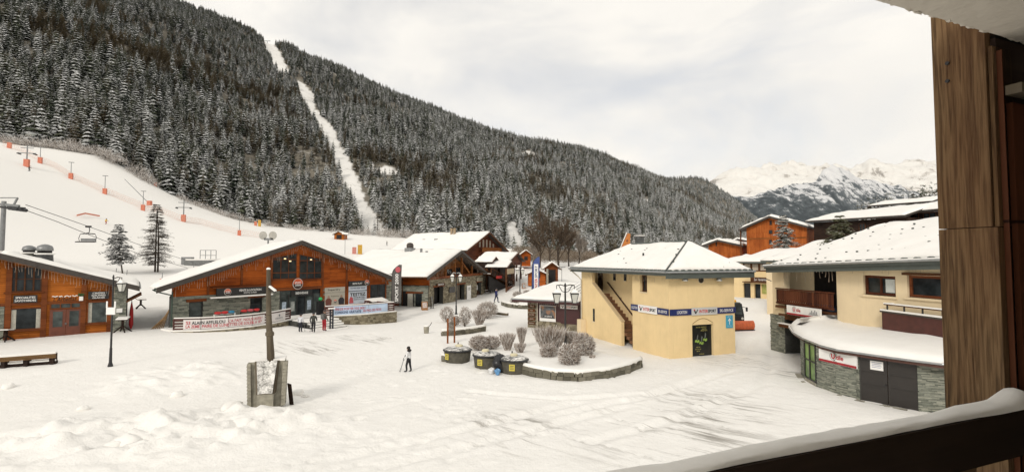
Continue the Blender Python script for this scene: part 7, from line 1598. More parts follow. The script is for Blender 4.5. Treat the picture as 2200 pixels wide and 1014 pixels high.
for (px, py, c, s, lab) in ((1074, 797, (.012, .012, .014), .95, 'bulging black rubbish bag between the containers'), (1056, 802, (.62, .62, .62), .34, 'white and blue rubbish bag leaning on the middle container'), (1069, 804, (.10, .26, .48), .33, 'small blue and white rubbish bag before the black one')):
    P = gp(px, py); m_ = plain('bag_%d' % px, c, .3, .25, 4); e = MB().blob((0, 0, s * .45), (s * .55, s * .5, s * .6), 14, 10, .22, seed=px).build('rubbish_bag', m_, None, True, loc=P); k = MB().lathe([(.02, s * 1.12), (.09 * s, s * 1.0), (.03, s * .92)], (0, 0, 0), 8).build('knot', m_, e); tag(e, lab, 'rubbish bag')
    MB().blob((.02, .05, s * .85), (s * .36, s * .34, s * .16), 10, 6, .2, seed=px + 1).build('snow_cap', M_SNOW, e, True) if s < .5 else None
blk = [MB().hexa([(0, -.16, 0), (1, -.14 - .02 * k, 0), (1, .16, 0), (0, .16, 0), (.01, -.15, 1), (.99, -.13 - .015 * k, 1), (.99, .15, 1), (.01, .15, 1)]).build('stone', M_STONEO, mesh_only=True) for k in range(3)]
def block_wall(name, label, pix, H, ztop_off=None, courses=2, snow=.10, th=1.0, base_dz=0.0):
    pts = [gp(x, y) for x, y in pix]; e = empty(name, pts[0], 0, label, 'planter wall'); o_ = pts[0]; R = random.Random(len(label)); L_ = [(pts[i + 1] - pts[i]).xy.length for i in range(len(pts) - 1)]; T = sum(L_)
    def P(s):
        k = 0; s = min(max(s, 0), T - 1e-4)
        while s > L_[k]: s -= L_[k]; k += 1
        return pts[k].lerp(pts[k + 1], s / L_[k]) - o_
    zt = max(p.z for p in pts) + H - o_.z if ztop_off is None else ztop_off
    for c in range(courses):
        s = -R.uniform(0, .3)
        while s < T:
            w_ = R.uniform(.32, .62); a, b = P(max(s, 0)), P(min(s + w_, T)); s += w_
            if (b - a).xy.length < .08: continue
            hh = (zt + .25) / courses; g_ = .018
            inst('stone', blk[R.randrange(3)], e, (a.x, a.y, zt - hh * (c + 1) + g_ / 2 + base_dz), (0, 0, math.atan2(b.y - a.y, b.x - a.x)), ((b - a).xy.length - g_, th * R.uniform(.9, 1.1), hh - g_))
    sn_ = MB(); n = max(6, int(T / .3)); q = [P(T * i / n) for i in range(n + 1)]
    sn_.path([(p.x, p.y, zt + .02) for p in q], [.14 + .03 * R.random() for _ in q], 8); o = sn_.build('snow_cap', M_SNOW, e, True)
    return e, q, zt, o_
wl = [(1118, 800), (1150, 808), (1190, 815), (1245, 818), (1310, 810), (1350, 799), (1376, 787)]
e, q, zt, o_ = block_wall('planter_wall', 'curved grey stone planter wall in front of the frosted bushes', wl, .48, courses=3)
# snow bed inside the planter
back = [gp(x, y) - o_ for x, y in ((1000, 752), (1060, 742), (1120, 735), (1190, 735), (1260, 742), (1320, 760), (1374, 784))]; m = len(back); mb = MB(); fr_ = [q[int(i * (len(q) - 1) / (m - 1))] for i in range(m)]
nn = 12; VV = []
for j in range(nn + 1):
    for i in range((m - 1) * 5 + 1):
        k = min(i // 5, m - 2); f = (i - k * 5) / 5; a = fr_[k].lerp(fr_[k + 1], f); b = back[k].lerp(back[k + 1], f); s = j / nn; p = a.lerp(b, s); p.z = (zt + .03) * (1 - s) + (b.z - .05) * s + .22 * math.sin(math.pi * min(1, s * 1.3)) * .8 + .06 * float(fbm(p.x, p.y, 3)); VV.append(tuple(p))
nx2 = (m - 1) * 5 + 1; mb.v = VV; mb.f = [(j * nx2 + i, j * nx2 + i + 1, (j + 1) * nx2 + i + 1, (j + 1) * nx2 + i) for j in range(nn) for i in range(nx2 - 1)]; mb.m = [0] * len(mb.f); mb.build('snow_bed', M_SNOW, e, True)
block_wall('planter_wall', 'short straight stone wall behind the signboard', [(948, 721), (975, 720), (1010, 716), (1042, 711)], .42, courses=2)
block_wall('planter_wall', 'low stone wall ringing the far planter beside the annex', [(1079, 655), (1092, 660), (1112, 663), (1135, 664)], .45, courses=2)
block_wall('planter_wall', 'stub of stone wall left of the containers', [(950, 775), (962, 776)], .4, courses=2)
P = gp(1040, 677); P2 = gp(1091, 681); o = MB().beam((0, 0, .35), (P2.x - P.x, P2.y - P.y, P2.z - P.z + .3), .3, .28).build('snowy_log', M_GREY_WOOD, None, loc=P); tag(o, 'snow-topped horizontal log behind the far frosted bush', 'log'); MB().beam((0, 0, .53), (P2.x - P.x, P2.y - P.y, P2.z - P.z + .46), .28, .08).build('snow', M_SNOW, o)
P = gp(969, 737); e = empty('information_board', P, .55, 'narrow information board on two orange posts', 'signboard'); k_ = P.y / FPX
for x in (-.30, .30): MB().box(x - .055, x + .055, -.05, .05, -.3, 55 * k_ - (.1 if x < 0 else .0)).build('post', wood('orange_post', (.16, .05, .015), (.34, .12, .04), .5), e)
for i in range(10): z = .62 + .108 * i; MB().box(-.24, .24, -.03, .02, z, z + .085).build('slat', plain('board_slat', (.13, .11, .085), .7, .4, 9), e)
P = gp(916, 716); e = empty('litter_bin', P, .3, 'small grey litter bin standing alone in the snow', 'bin'); MB().lathe([(.20, -.1), (.22, 0), (.26, .62), (.24, .64)], (0, 0, 0), 12).build('body', M_CONC, e); MB().lathe([(.25, .64), (.2, .72), (.02, .75)], (0, 0, 0), 12).build('snow', M_SNOW, e); MB().path([(.2, 0, .6), (.35, 0, .75), (.5, 0, 1.0)], .03, 6).build('handle', M_IRON, e)
def a_board(px, py, w, h, rz, label, mat):
    P = gp(px, py); e = empty('sandwich_board', P, rz, label, 'signboard')
    for s in (-1, 1):
        o = MB().hexa([(-w / 2, s * .3 - .02, 0), (w / 2, s * .3 - .02, 0), (w / 2, s * .3 + .02, 0), (-w / 2, s * .3 + .02, 0), (-w / 2, s * .04 - .02, h), (w / 2, s * .04 - .02, h), (w / 2, s * .04 + .02, h), (-w / 2, s * .04 + .02, h)]).build('board', wood('fresh_pine', (.28, .13, .05), (.50, .26, .11), .3), e)
        if s < 0: MB().hexa([(-w * .4, -.29, .12), (w * .4, -.29, .12), (w * .4, -.28, .12), (-w * .4, -.28, .12), (-w * .4, -.09, h - .1), (w * .4, -.09, h - .1), (w * .4, -.08, h - .1), (-w * .4, -.08, h - .1)]).build('sheet', mat, o)
a_board(912, 666, .75, 1.1, .4, 'pine sandwich board with pale sheet by the stone chalet door', plain('pale_sheet', (.5, .42, .38), .6, .4, 5)); a_board(1125, 620, .6, 1.0, .2, 'grey sandwich board near the porch chalet', plain('grey_sheet', (.3, .3, .3), .6, .5, 5))
P = gp(929, 663); e = empty('leaning_skis', P, .3, 'dark skis and poles leaning at the stone chalet doorway', 'skis')
for i in range(4): MB().hexa([(-.3 + .14 * i, .0, 0), (-.21 + .14 * i, .0, 0), (-.21 + .14 * i, .03, 0), (-.3 + .14 * i, .03, 0), (-.34 + .13 * i, .35, 1.6), (-.26 + .13 * i, .35, 1.62), (-.26 + .13 * i, .38, 1.62), (-.34 + .13 * i, .38, 1.6)]).build('ski', (M_BLACK, M_DARKW, M_GREYM, M_BLACK)[i], e)
def bench(px, py, w, rz, label, d=None):
    P = gp(px, py) if d is None else at(px, py, d); e = empty('bench', P, rz, label, 'bench')
    for y in (0, .22): o = MB().box(-w / 2, w / 2, y - .09, y + .09, .42, .47).build('seat_slat', M_BEAM, e); MB().box(-w / 2 + .02, w / 2 - .02, y - .08, y + .08, .472, .55).build('snow', M_SNOW, o)
    MB().box(-w / 2, w / 2, .33, .37, .62, .85).build('backrest', M_BEAM, e)
    for x in (-w * .4, 0, w * .4): MB().box(x - .05, x + .05, -.08, .36, -.1, .42).build('leg', M_IRON, e); MB().box(x - .04, x + .04, .31, .38, .42, .9).build('leg', M_IRON, e)
bench(1053, 629, 2.2, .2, 'dark bench at the foot of the porch stairs'); bench(1184, 611, 3.0, .1, 'snowy bench before the dark hut'); bench(1198, 612, 2.4, 1.2, 'second snowy bench, right of the dark hut')
def table(px, py, label, rz, s=1.0, lean=0.0):
    P = gp(px, py); e = empty('bar_table', P, rz, label, 'table')
    top = MB().hexa([(-.42 * s, -.4 * s, 1.0 * s), (.42 * s, -.4 * s, 1.0 * s), (.42 * s, .4 * s, 1.05 * s + lean), (-.42 * s, .4 * s, 1.05 * s + lean), (-.42 * s, -.4 * s, 1.05 * s), (.42 * s, -.4 * s, 1.05 * s), (.42 * s, .4 * s, 1.1 * s + lean), (-.42 * s, .4 * s, 1.1 * s + lean)]).build('table_top', M_DARKW, e)
    MB().hexa([(-.40 * s, -.38 * s, 1.055 * s), (.40 * s, -.38 * s, 1.055 * s), (.40 * s, .38 * s, 1.105 * s + lean), (-.40 * s, .38 * s, 1.105 * s + lean), (-.38 * s, -.36 * s, 1.13 * s), (.38 * s, -.36 * s, 1.13 * s), (.38 * s, .36 * s, 1.17 * s + lean), (-.38 * s, .36 * s, 1.17 * s + lean)]).build('snow', M_SNOW, top)
    MB().box(-.08, .08, -.08, .08, .35 * s, 1.0 * s).build('column', M_DARKW, e)
    for k in range(4): a = k * math.pi / 2 + .5; MB().beam((0, 0, .55 * s), (.62 * s * math.cos(a), .62 * s * math.sin(a), .02), .08, .09).build('leg', M_DARKW, e)
table(263, 714, 'snow-topped bar table with splayed legs at the restaurant corner', .4, 1.0, .08); table(302, 663, 'bar table standing alone in the snow between the two chalets', 1.0, .95, .12); table(12, 733, 'bar table with crossed legs at the far left window', .2, .8, -.1)
for i, (px0, py0, px1, py1, z, lab) in enumerate(((-6, 779, 120, 771, .50, 'upper weathered beam of the snowy timber seat at far left'), (-12, 790, 122, 780, .05, 'lower dark beam lying in the snow at far left'))):
    a, b = gp(px0, py0 + (12 if i == 0 else 0)), gp(px1, py1 + (10 if i == 0 else 0)); o = MB().beam((0, 0, z), (b.x - a.x, b.y - a.y, b.z - a.z + z), .38, .26 if i == 0 else .22).build('timber_beam', wood('old_beam', (.10, .055, .022), (.26, .16, .075), .5) if i == 0 else M_DARKW, None, loc=a); tag(o, lab, 'beam')
    MB().beam((0, 0, z + .17), (b.x - a.x, b.y - a.y, b.z - a.z + z + .17), .36, .1).build('snow', M_SNOW, o)
    if i == 0:
        d_ = b - a
        for s in (.12, .5, .95): MB().box(d_.x * s - .12, d_.x * s + .12, d_.y * s - .14, d_.y * s + .14, -.2, z + .16 * (s > .9)).build('support', M_DARKW, o)
P = gp(350, 706); e = empty('plank_pile', P, .3, 'planks and poles leaning on the ski shop corner', 'planks')
for i in range(7): x = -.5 + .12 * i; MB().beam((x - .3, -.2 + .07 * i, 0), (x * .4 + .35, .3, 1.1 + .13 * i), .12, .04, up=(1, 0, 0)).build('plank', wood('pale_plank', (.22, .13, .06), (.42, .28, .15), .3), e)
# rack with sledges, table and column on the terraces
for (px, py, lab, cols) in ((470, 688, 'white rack with red and blue sledges on the left terrace', (M_RED, M_RED, plain('sled_blue', (.03, .22, .38), .5))), (525, 686, 'low dark rack of red sledges on the left terrace', (M_RED, M_PINKRED, M_RED))):
    a = B.loc(px, py)[0]; e = empty('sledge_rack', B.w(a, -1.0, ZT), B.rz, lab, 'rack')
    for x in (-.9, .9): MB().box(x - .04, x + .04, -.04, .04, 0, .95).build('post', M_WHITE if px < 500 else M_DARKW, e)
    MB().box(-.95, .95, -.05, .05, .9, .96).build('bar', M_WHITE if px < 500 else M_DARKW, e)
    for i in range(3): MB().blob((-.6 + .6 * i, .0, 1.06), (.32, .3, .13), 10, 6, .15, seed=i + px).build('sledge', cols[i], e, True)
a = B.loc(815, 645, -2.5)[0]; e = empty('folded_table', B.w(a, -2.2, ZT), B.rz + .1, 'tilted snow-covered table top on the right terrace', 'table'); o = MB().hexa([(-1.3, -.5, .95), (1.3, -.5, .95), (1.3, .5, 1.25), (-1.3, .5, 1.25), (-1.3, -.5, 1.02), (1.3, -.5, 1.02), (1.3, .5, 1.32), (-1.3, .5, 1.32)]).build('top', M_SNOW, e)
for x in (-1, 1): MB().box(x - .05, x + .05, -.3, .3, 0, .98).build('leg', M_DARKW, e)
P = gp(712, 706); e = empty('ski_rack', P, .6, 'narrow dark navy rack column at the terrace corner', 'rack'); k_ = P.y / FPX
for x in (-.12, .12): MB().box(x - .06, x + .06, -.06, .06, -.2, 42 * k_).build('upright', plain('dark_navy', (.008, .009, .018), .5), e)
for i in range(5): MB().box(-.058, .058, -.05, .05, .25 + .3 * i, .33 + .3 * i).build('rung', plain('dark_navy', (.008, .009, .018), .5), e)
MB().box(-.3, .3, -.1, .1, 42 * k_, 42 * k_ + .1).build('snow', M_SNOW, e)
a = B.loc(679, 670, -1.5)[0]; e = empty('clothes_rail', B.w(a, -2.2, ZT), B.rz, 'dark clothes rail with green ball beside the entrance', 'rack'); MB().box(-.35, .35, -.2, .2, .0, 1.5).build('rail', M_BLACK, e); MB().blob((0, 0, 1.72), .2, 10, 8, .02).build('ball', plain('green_ball', (.03, .33, .10), .5), e, True)

# ================================================================ frosted bushes
M_FROST = island('frosted_twigs', [(.12, .08, .055), (.34, .28, .235), (.62, .58, .54), (.80, .78, .75)], .8, 9, 0); M_FROST2 = island('dark_frosted_twigs', [(.06, .05, .04), (.15, .125, .10), (.38, .35, .32), (.66, .64, .61)], .8, 9, 0)
def shrub(px, py, wpx, hpx, label, kind='ball', seed=0, n=900, dz=0.0):
    P = gp(px, py); P.z += dz; k = P.y / FPX; W, H = wpx * k / 2, hpx * k; R = random.Random(seed); mb = MB(); e = empty('frosted_bush', P, 0, label, 'bush', 'frosted bushes of the planters')
    def stick(a, b, r):
        a, b = Vector(a), Vector(b); d = (b - a).normalized(); s = d.orthogonal().normalized() * r; s2 = d.cross(s); n0 = len(mb.v)
        mb.v += [tuple(a + s), tuple(a - s * .5 + s2), tuple(a - s * .5 - s2), tuple(b)]; mb.f += [(n0, n0 + 1, n0 + 3), (n0 + 1, n0 + 2, n0 + 3), (n0 + 2, n0, n0 + 3)]; mb.m += [0] * 3
    st_ = MB()
    for i in range(9): a = R.uniform(0, 6.28); st_.tube((0, 0, -.1), (W * .6 * math.cos(a), W * .6 * math.sin(a), H * .6), .025, .012, 5)
    st_.build('stems', M_BARK, e)
    for i in range(n):
        if kind == 'ball':
            u = Vector((R.gauss(0, 1), R.gauss(0, 1), R.gauss(0, 1))).normalized(); q = R.uniform(.55, .98); a = (W * q * u.x, W * q * u.y, H * .5 + H * .5 * q * u.z); v_ = (u + Vector((R.gauss(0, .6), R.gauss(0, .6), R.gauss(0, .6)))).normalized(); L_ = R.uniform(.10, .2) * (W + .3); b = (a[0] + v_.x * L_, a[1] + v_.y * L_, a[2] + abs(v_.z) * L_)
            if a[2] > 0: stick(a, b, R.uniform(.012, .028))
        else:
            t0 = R.random(); a_ = R.uniform(0, 6.28); lean = R.uniform(.1, 1.0) ; z0 = H * t0 * .85; x0 = W * lean * (z0 / H) ** .8 * math.cos(a_) + W * .2 * math.cos(a_ * 3); y0 = W * lean * (z0 / H) ** .8 * math.sin(a_) + W * .2 * math.sin(a_ * 3); L_ = H * R.uniform(.15, .35)
            stick((x0, y0, z0), (x0 + L_ * .4 * math.cos(a_ + R.uniform(-.8, .8)), y0 + L_ * .4 * math.sin(a_ + R.uniform(-.8, .8)), min(H * 1.05, z0 + L_)), R.uniform(.012, .026))
    o = mb.build('twigs', M_FROST if kind != 'dark' else M_FROST2, e); o['kind'] = 'stuff'
    return e
SH = [(960, 692, 33, 34, 'round frosted bush at the left end of the far planter', 'ball'), (999, 702, 30, 44, 'upright frosted bush left of the far lamp post log', 'ball'), (1030, 702, 40, 46, 'loose brown-twigged bush in the far planter', 'twig'), (1047, 684, 50, 36, 'wide frosted bush at the back of the far planter', 'ball'),
      (978, 700, 26, 22, 'small dark bush beside the information board', 'ball'), (1030, 752, 50, 30, 'spreading frosted bush just behind the left container', 'ball'), (1058, 750, 42, 28, 'low frosted bush just behind the middle container', 'ball'), (1090, 757, 36, 50, 'tall trimmed brown bush behind the containers', 'twig'), (1121, 748, 22, 46, 'thin sapling with bare snow-lined branches', 'twig'), (1117, 770, 28, 30, 'small loose twig bush by the right container', 'twig'),
      (1182, 772, 84, 76, 'large vase-shaped frosted bush beside the near lamp', 'twig'), (1178, 782, 40, 36, 'small round bush at the foot of the large vase-shaped one', 'ball'), (1224, 800, 54, 52, 'round white-frosted bush in front of the near lamp', 'ball'), (1254, 778, 54, 54, 'round dark frosted bush nearest the yellow shop', 'ball'), (1228, 760, 56, 48, 'frosted bush directly behind the near lamp', 'twig'),
      (1106, 655, 22, 17, 'small round bush in the planter beside the annex roof', 'ball'), (1112, 640, 24, 14, 'far low frosted bush below the porch lamp', 'ball'), (1132, 637, 20, 14, 'far low frosted bush below the blue flag', 'ball'), (1272, 786, 14, 18, 'tiny twig tuft at the right edge of the planter', 'twig')]
for i, s in enumerate(SH): shrub(s[0], s[1], s[2] * .92, s[3] * (.80 if s[5] == 'twig' else 1), s[4], s[5], seed=i + 40, n=2300 if s[2] > 45 else 1300, dz=.25 if (1100 < s[0] < 1300 and s[1] > 740) else 0)
# ================================================================ trees standing alone
def near_conifer(P, H, W, label, mat, seed, layers, sparse=False, lean=0.0, name='pine_tree', trunks=1, bare=.12):
    """tapered trunk, limbs in whorls, every limb carrying many small needle sprays"""
    R = random.Random(seed); e = empty(name, P, 0, label, 'tree'); tr = MB(); lb = MB(); cr = MB()
    for k in range(trunks):
        ox = .5 * k; tr.path([(ox, 0, -.4), (ox + lean * H * .3, 0, H * .35), (ox * .6 + lean * H * .5, 0, H * .7), (lean * H * .55, 0, H * (.98 - .05 * k))], [.013 * H, .011 * H, .007 * H, .002 * H], 8)
    tr.build('trunk', M_BARK, e, True)
    for k in range(layers):
        h = bare + (1 - bare) * (k + R.random() * .6) / layers; r = W * (1 - h) ** .75 * R.uniform(.65, 1.1) + .15
        if h < bare + .1: r *= .75
        cx = lean * H * (.5 if h > .5 else h)
        for i in range(8 if not sparse else 7):
            a = R.uniform(0, 6.28); rr = r * R.uniform(.6, 1.1); dz = -rr * R.uniform(.05, .35) if not sparse else -rr * R.uniform(-.05, .2)
            p0 = Vector((cx, 0, h * H)); p1 = p0 + Vector((rr * math.cos(a), rr * math.sin(a), dz)); mid = p0.lerp(p1, .55) + Vector((0, 0, rr * .06)); lb.path([p0, mid, p1], [.012 * H * (1 - h) * .4 + .012, .014, .006], 4)
            ns_ = int((30 if not sparse else 34) * (rr / W + .4))
            for j in range(ns_):
                s = R.uniform(.2, 1); c = p0.lerp(mid, s / .55) if s < .55 else mid.lerp(p1, (s - .55) / .45); c = c + Vector((R.gauss(0, .05), R.gauss(0, .05), R.gauss(0, .04))) * rr
                b = a + R.choice([-1, 1]) * R.uniform(.4, 1.1); L_ = R.uniform(.25, .55) * (1.1 - .5 * s) * max(W * .38, .95) ; w_ = L_ * (.34 if not sparse else .075); t1 = c + Vector((L_ * math.cos(b), L_ * math.sin(b), -L_ * R.uniform(-.05, .45))); sd = Vector((-math.sin(b), math.cos(b), R.uniform(-.3, .3))) * w_; m_ = c.lerp(t1, .5)
                n0 = len(cr.v); cr.v += [tuple(c), tuple(m_ + sd + Vector((0, 0, .0))), tuple(t1), tuple(m_ - sd), tuple(m_ + Vector((0, 0, w_ * .35)))]; cr.f += [(n0, n0 + 4, n0 + 1), (n0 + 1, n0 + 4, n0 + 2), (n0 + 2, n0 + 4, n0 + 3), (n0 + 3, n0 + 4, n0)]; cr.m += [0] * 4
    lb.build('limbs', M_BARK, e); o = cr.build('crown', mat, e); o['kind'] = 'stuff'; return e
M_PINE = foliage('snowy_pine_needles', (0.016, 0.024, 0.020), (0.020, 0.030, 0.024), 0.56, .80, (0.72, 0.71, 0.69)); M_LTWIG = foliage('larch_twigs_near', (0.075, 0.060, 0.042), (0.085, 0.068, 0.048), 0.72, 1.0, (.6, .58, .55)); M_PINEY = foliage('frosted_young_spruce', (0.030, 0.040, 0.026), (0.036, 0.046, 0.030), 0.56, .82, (0.66, 0.65, 0.60)); M_PINEO = foliage('olive_pine', (0.11, 0.112, 0.06), (0.12, 0.12, 0.066), 0.50, .80, (0.62, 0.60, 0.54))
P = gp(264, 587); k_ = P.y / FPX; near_conifer(P, 108 * k_, 46 * k_, 'dark snow-laden pine leaning left on the ski slope', M_PINE, 3, 17, lean=-.22, bare=.22)
P = gp(333, 584); k_ = P.y / FPX; near_conifer(P, 146 * k_, 54 * k_, 'tall bare larch with twin trunks on the ski slope', M_LTWIG, 4, 34, True, 0, 'larch_tree', 2, .1)
P = at(1684, 540, 76); k_ = 76 / FPX; near_conifer(P, 80 * k_, 36 * k_, 'frosted slim spruce before the orange apartment house', M_PINEY, 5, 20, name='spruce_tree', bare=.02)
P = at(1806, 525, 52); k_ = 52 / FPX; near_conifer(P, 64 * k_, 44 * k_, 'olive-green bushy pine above the supermarket roof', M_PINEO, 6, 12, name='pine_tree', bare=.05)
def bare_tree(P, H, label, seed, mat, spread=.55, depth=5, name='bare_tree'):
    R = random.Random(seed); e = empty(name, P, 0, label, 'tree', 'bare brown trees below the mountain'); tk = MB(); tw = MB()
    def grow(p, d, L_, r, k):
        q = p + d * L_
        if k == 0: tk.tube(p, q, r, r * .7, 7)
        else:
            n0 = len(tw.v); s = d.orthogonal().normalized() * r; s2 = d.cross(s); tw.v += [tuple(p + s), tuple(p - s * .5 + s2), tuple(p - s * .5 - s2), tuple(q + s * .6), tuple(q - s * .3 + s2 * .6), tuple(q - s * .3 - s2 * .6)]; tw.f += [(n0, n0 + 1, n0 + 4, n0 + 3), (n0 + 1, n0 + 2, n0 + 5, n0 + 4), (n0 + 2, n0, n0 + 3, n0 + 5)]; tw.m += [0] * 3
        if k >= depth: return
        for i in range(4 if k else 6):
            s = R.uniform(.5, 1.0) if k else R.uniform(.3, 1.0); nd = (d + Vector((R.gauss(0, spread), R.gauss(0, spread), R.uniform(-.05, .45)))).normalized(); grow(p + d * L_ * s, nd, L_ * R.uniform(.5, .78), max(r * .55, .032), k + 1)
    grow(Vector((0, 0, -.3)), Vector((R.gauss(0, .05), R.gauss(0, .05), 1)).normalized(), H * .40, .018 * H, 0); tk.build('trunk', M_BARK, e, True); o = tw.build('branches', mat, e); o['kind'] = 'stuff'; return e
M_BTW = plain('brown_twigs', (.085, .058, .036), .9, .35, 2); M_BTW2 = plain('grey_frost_twigs', (.26, .225, .19), .9, .35, 2)
for i, (px, py, h, lab) in enumerate(((1180, 592, 130, 'tallest bare brown tree above the dark hut'), (1200, 592, 150, 'bare brown tree right of the tallest, above the dark hut'), (1160, 590, 100, 'bare brown tree behind the blue flag top'), (1222, 590, 105, 'bare brown tree behind the left end of the yellow shop roof'), (1244, 588, 90, 'bare grey-brown tree rising over the yellow shop eave'), (1146, 575, 70, 'low bare tree behind the porch chalet'))):
    P = at(px, py, 128 + 3 * i); P.z = gz(P.x, P.y); bare_tree(P, h * (128) / FPX, lab, 70 + i, M_BTW if i < 4 else M_BTW2, .45, 5)
# frosted thicket along the forest foot and on the clearing
th = MB(); R = random.Random(5)
def thick(x, y, d, r):
    P = at(x, y, d); P.z = gz(P.x, P.y)
    for i in range(60):
        u = Vector((R.gauss(0, 1), R.gauss(0, 1), abs(R.gauss(0, 1)))).normalized() * r * R.uniform(.4, 1); v_ = (u.normalized() + Vector((R.gauss(0, .5), R.gauss(0, .5), R.gauss(0, .5)))).normalized(); L_ = r * .4; s = v_.orthogonal().normalized() * .06; n0 = len(th.v); a = P + u; b = a + v_ * L_; th.v += [tuple(a + s), tuple(a - s), tuple(b)]; th.f.append((n0, n0 + 1, n0 + 2)); th.m.append(0)
for i in range(330):
    x = R.uniform(-20, 900); y = interp(BOT1, x, 1) + R.uniform(-2, 6); d = interp(BOT1, x, 2) - R.uniform(0, 4)
    if 330 < x < 380 or (480 < x < 760 and R.random() < .6): continue
    thick(x, y, d, R.uniform(1.5, 3.6) * (1.3 if x < 330 or x > 780 else .8))
_th = th; th = MB()
for i in range(420): x = R.uniform(1105, 1275); thick(x, 560, R.uniform(150, 270), R.uniform(1.5, 3.4))
tag(th.build('brown_scrub', island('brown_scrub_twigs', [(.07, .05, .032), (.14, .105, .07), (.26, .21, .16), (.5, .46, .42)], .9, 3, 0)), 'brown leafless scrub between the huts and the mountain', 'scrub', kind='stuff'); th = _th
o = th.build('frosted_thicket', island('thicket_frost', [(.16, .125, .10), (.42, .38, .34), (.64, .61, .58), (.80, .78, .76)], .85, 3, 0)); tag(o, 'band of frosted scrub along the foot of the forest', 'scrub', kind='stuff')
# conifers on the rise at the right
for i in range(44):
    px = rnd.uniform(1838, 2035); d = rnd.uniform(115, 180); P = at(px, 470, d); P.z = gz(P.x, P.y); top = at(px, 434 - (px - 1838) * .24 + rnd.uniform(-5, 8), d).z; h = max(5, top - P.z)
    e = empty('hill_conifer', P, rnd.uniform(0, 6), 'snow-dusted olive conifer on the rise above the dark residences', 'tree', 'conifers on the right-hand rise'); e.scale = (h * 1.0,) * 2 + (h,); inst('crown', CMESH[(3, 2, 3)[i % 3]], e); inst('trunk', TMESH, e)

# ================================================================ ski-slope furniture
M_PAD = plain('orange_pad', (.58, .18, .105), .6, .15)
PADS = [(20, 318, 8, 0), (86, 350, 34, 1), (152, 384, 36, 1), (225, 417, 40, 1), (307, 452, 42, 1), (514, 506, 42, 1), (334, 402, 0, 0), (549, 485, 0, 0), (761, 545, 0, 0)]
for i, (px, py, h, tb) in enumerate(PADS):
    P = gp(px, py, hi=330); k_ = P.y / FPX; lab = ('orange crash pad at the top left of the slope', 'orange-padded snow lance, first below the slope top', 'orange-padded snow lance, second down the netted row', 'orange-padded snow lance, third down the netted row', 'orange-padded snow lance, fourth of the row, beside the larch top', 'orange-padded snow lance standing above the ski shop ridge', 'orange pad at the forest edge by a slanting lance', 'orange and yellow pads heaped at the forest foot', 'pink and yellow pads heaped right of the ski shop ridge')[i]
    e = empty('crash_pad' if not tb else 'snow_lance', P, .4, lab, 'crash pad' if not tb else 'snow lance'); MB().box(-.5, .5, -.42, .42, -.4, 1.75).build('pad', M_PAD if i != 8 else plain('pink_pad', (.55, .22, .18), .6), e)
    if i in (7, 8): MB().box(.95, 2.0, -.6, .6, -.3, 2.4).build('yellow_pad', plain('yellow_pad', (.55, .32, .04), .6), e)
    if tb: MB().tube((0, 0, 0), (0, 0, h * k_), .11, .08, 8).build('pole', M_GREYM, e); MB().box(-.7, .7, -.1, .1, h * k_ - .2, h * k_).build('nozzle_head', M_GREYM, e)
    if i == 6: MB().tube((0, 0, 1), (-1.5, 0, 7), .10, None, 6).build('lance_arm', M_GREYM, e)
P = gp(308, 440); e = empty('snow_lance', P, 0, 'slanting snow lance above the larch top', 'snow lance'); MB().tube((2, 0, .3), (-6.5, 0, 8.5), .12, .08, 6).build('arm', M_GREYM, e); MB().box(1.4, 2.6, -.5, .5, -.2, 1.3).build('foot', M_PAD, e)
net = MB(); NP = [gp(x, y, hi=330) for x, y in ((5, 314), (45, 326), (86, 348), (120, 363), (152, 383), (190, 400), (225, 415), (265, 432), (307, 449), (345, 458), (395, 478), (430, 482), (470, 494), (514, 504), (560, 512))]
for a, b in zip(NP[:-1], NP[1:]):
    n = 10
    for z in (.15, .7, 1.3, 1.9): net.tube(a + Vector((0, 0, z)), b + Vector((0, 0, z)), .028, None, 3, caps=False)
    for i in range(n): p = a.lerp(b, i / n); q_ = a.lerp(b, (i + 1) / n); net.tube(p + Vector((0, 0, .15)), q_ + Vector((0, 0, 1.9)), .018, None, 3, caps=False); net.tube(p + Vector((0, 0, 1.9)), q_ + Vector((0, 0, .15)), .018, None, 3, caps=False)
o = net.build('safety_net', plain('pale_orange_net', (.72, .45, .34), .8)); tag(o, 'orange safety netting strung down the ski slope', 'safety net')
a, b, c = gp(165, 467), gp(183, 465), gp(214, 468); o = MB().beam((0, 0, .5), b - a + Vector((0, 0, .8)), .1, .35).beam(b - a + Vector((0, 0, .8)), c - a + Vector((0, 0, .5)), .1, .35).build('red_barrier', M_PAD, None, loc=a); tag(o, 'short red barrier tape on the slope left of the skier', 'barrier')
for i, (px, py) in enumerate(((249, 594), (272, 598), (348, 603), (416, 580))):
    P = gp(px, py); e = empty('marker_cone', P, 0, 'small red marker post in the snow near the lone pine and larch', 'marker', 'small red slope markers'); MB().lathe([(.35, 0), (.3, .3), (.1, .35)], (0, 0, 0), 8).build('foot', M_PAD, e); MB().tube((0, 0, .3), (.05, 0, 1.3), .05, None, 6).build('stick', M_GREYM, e)
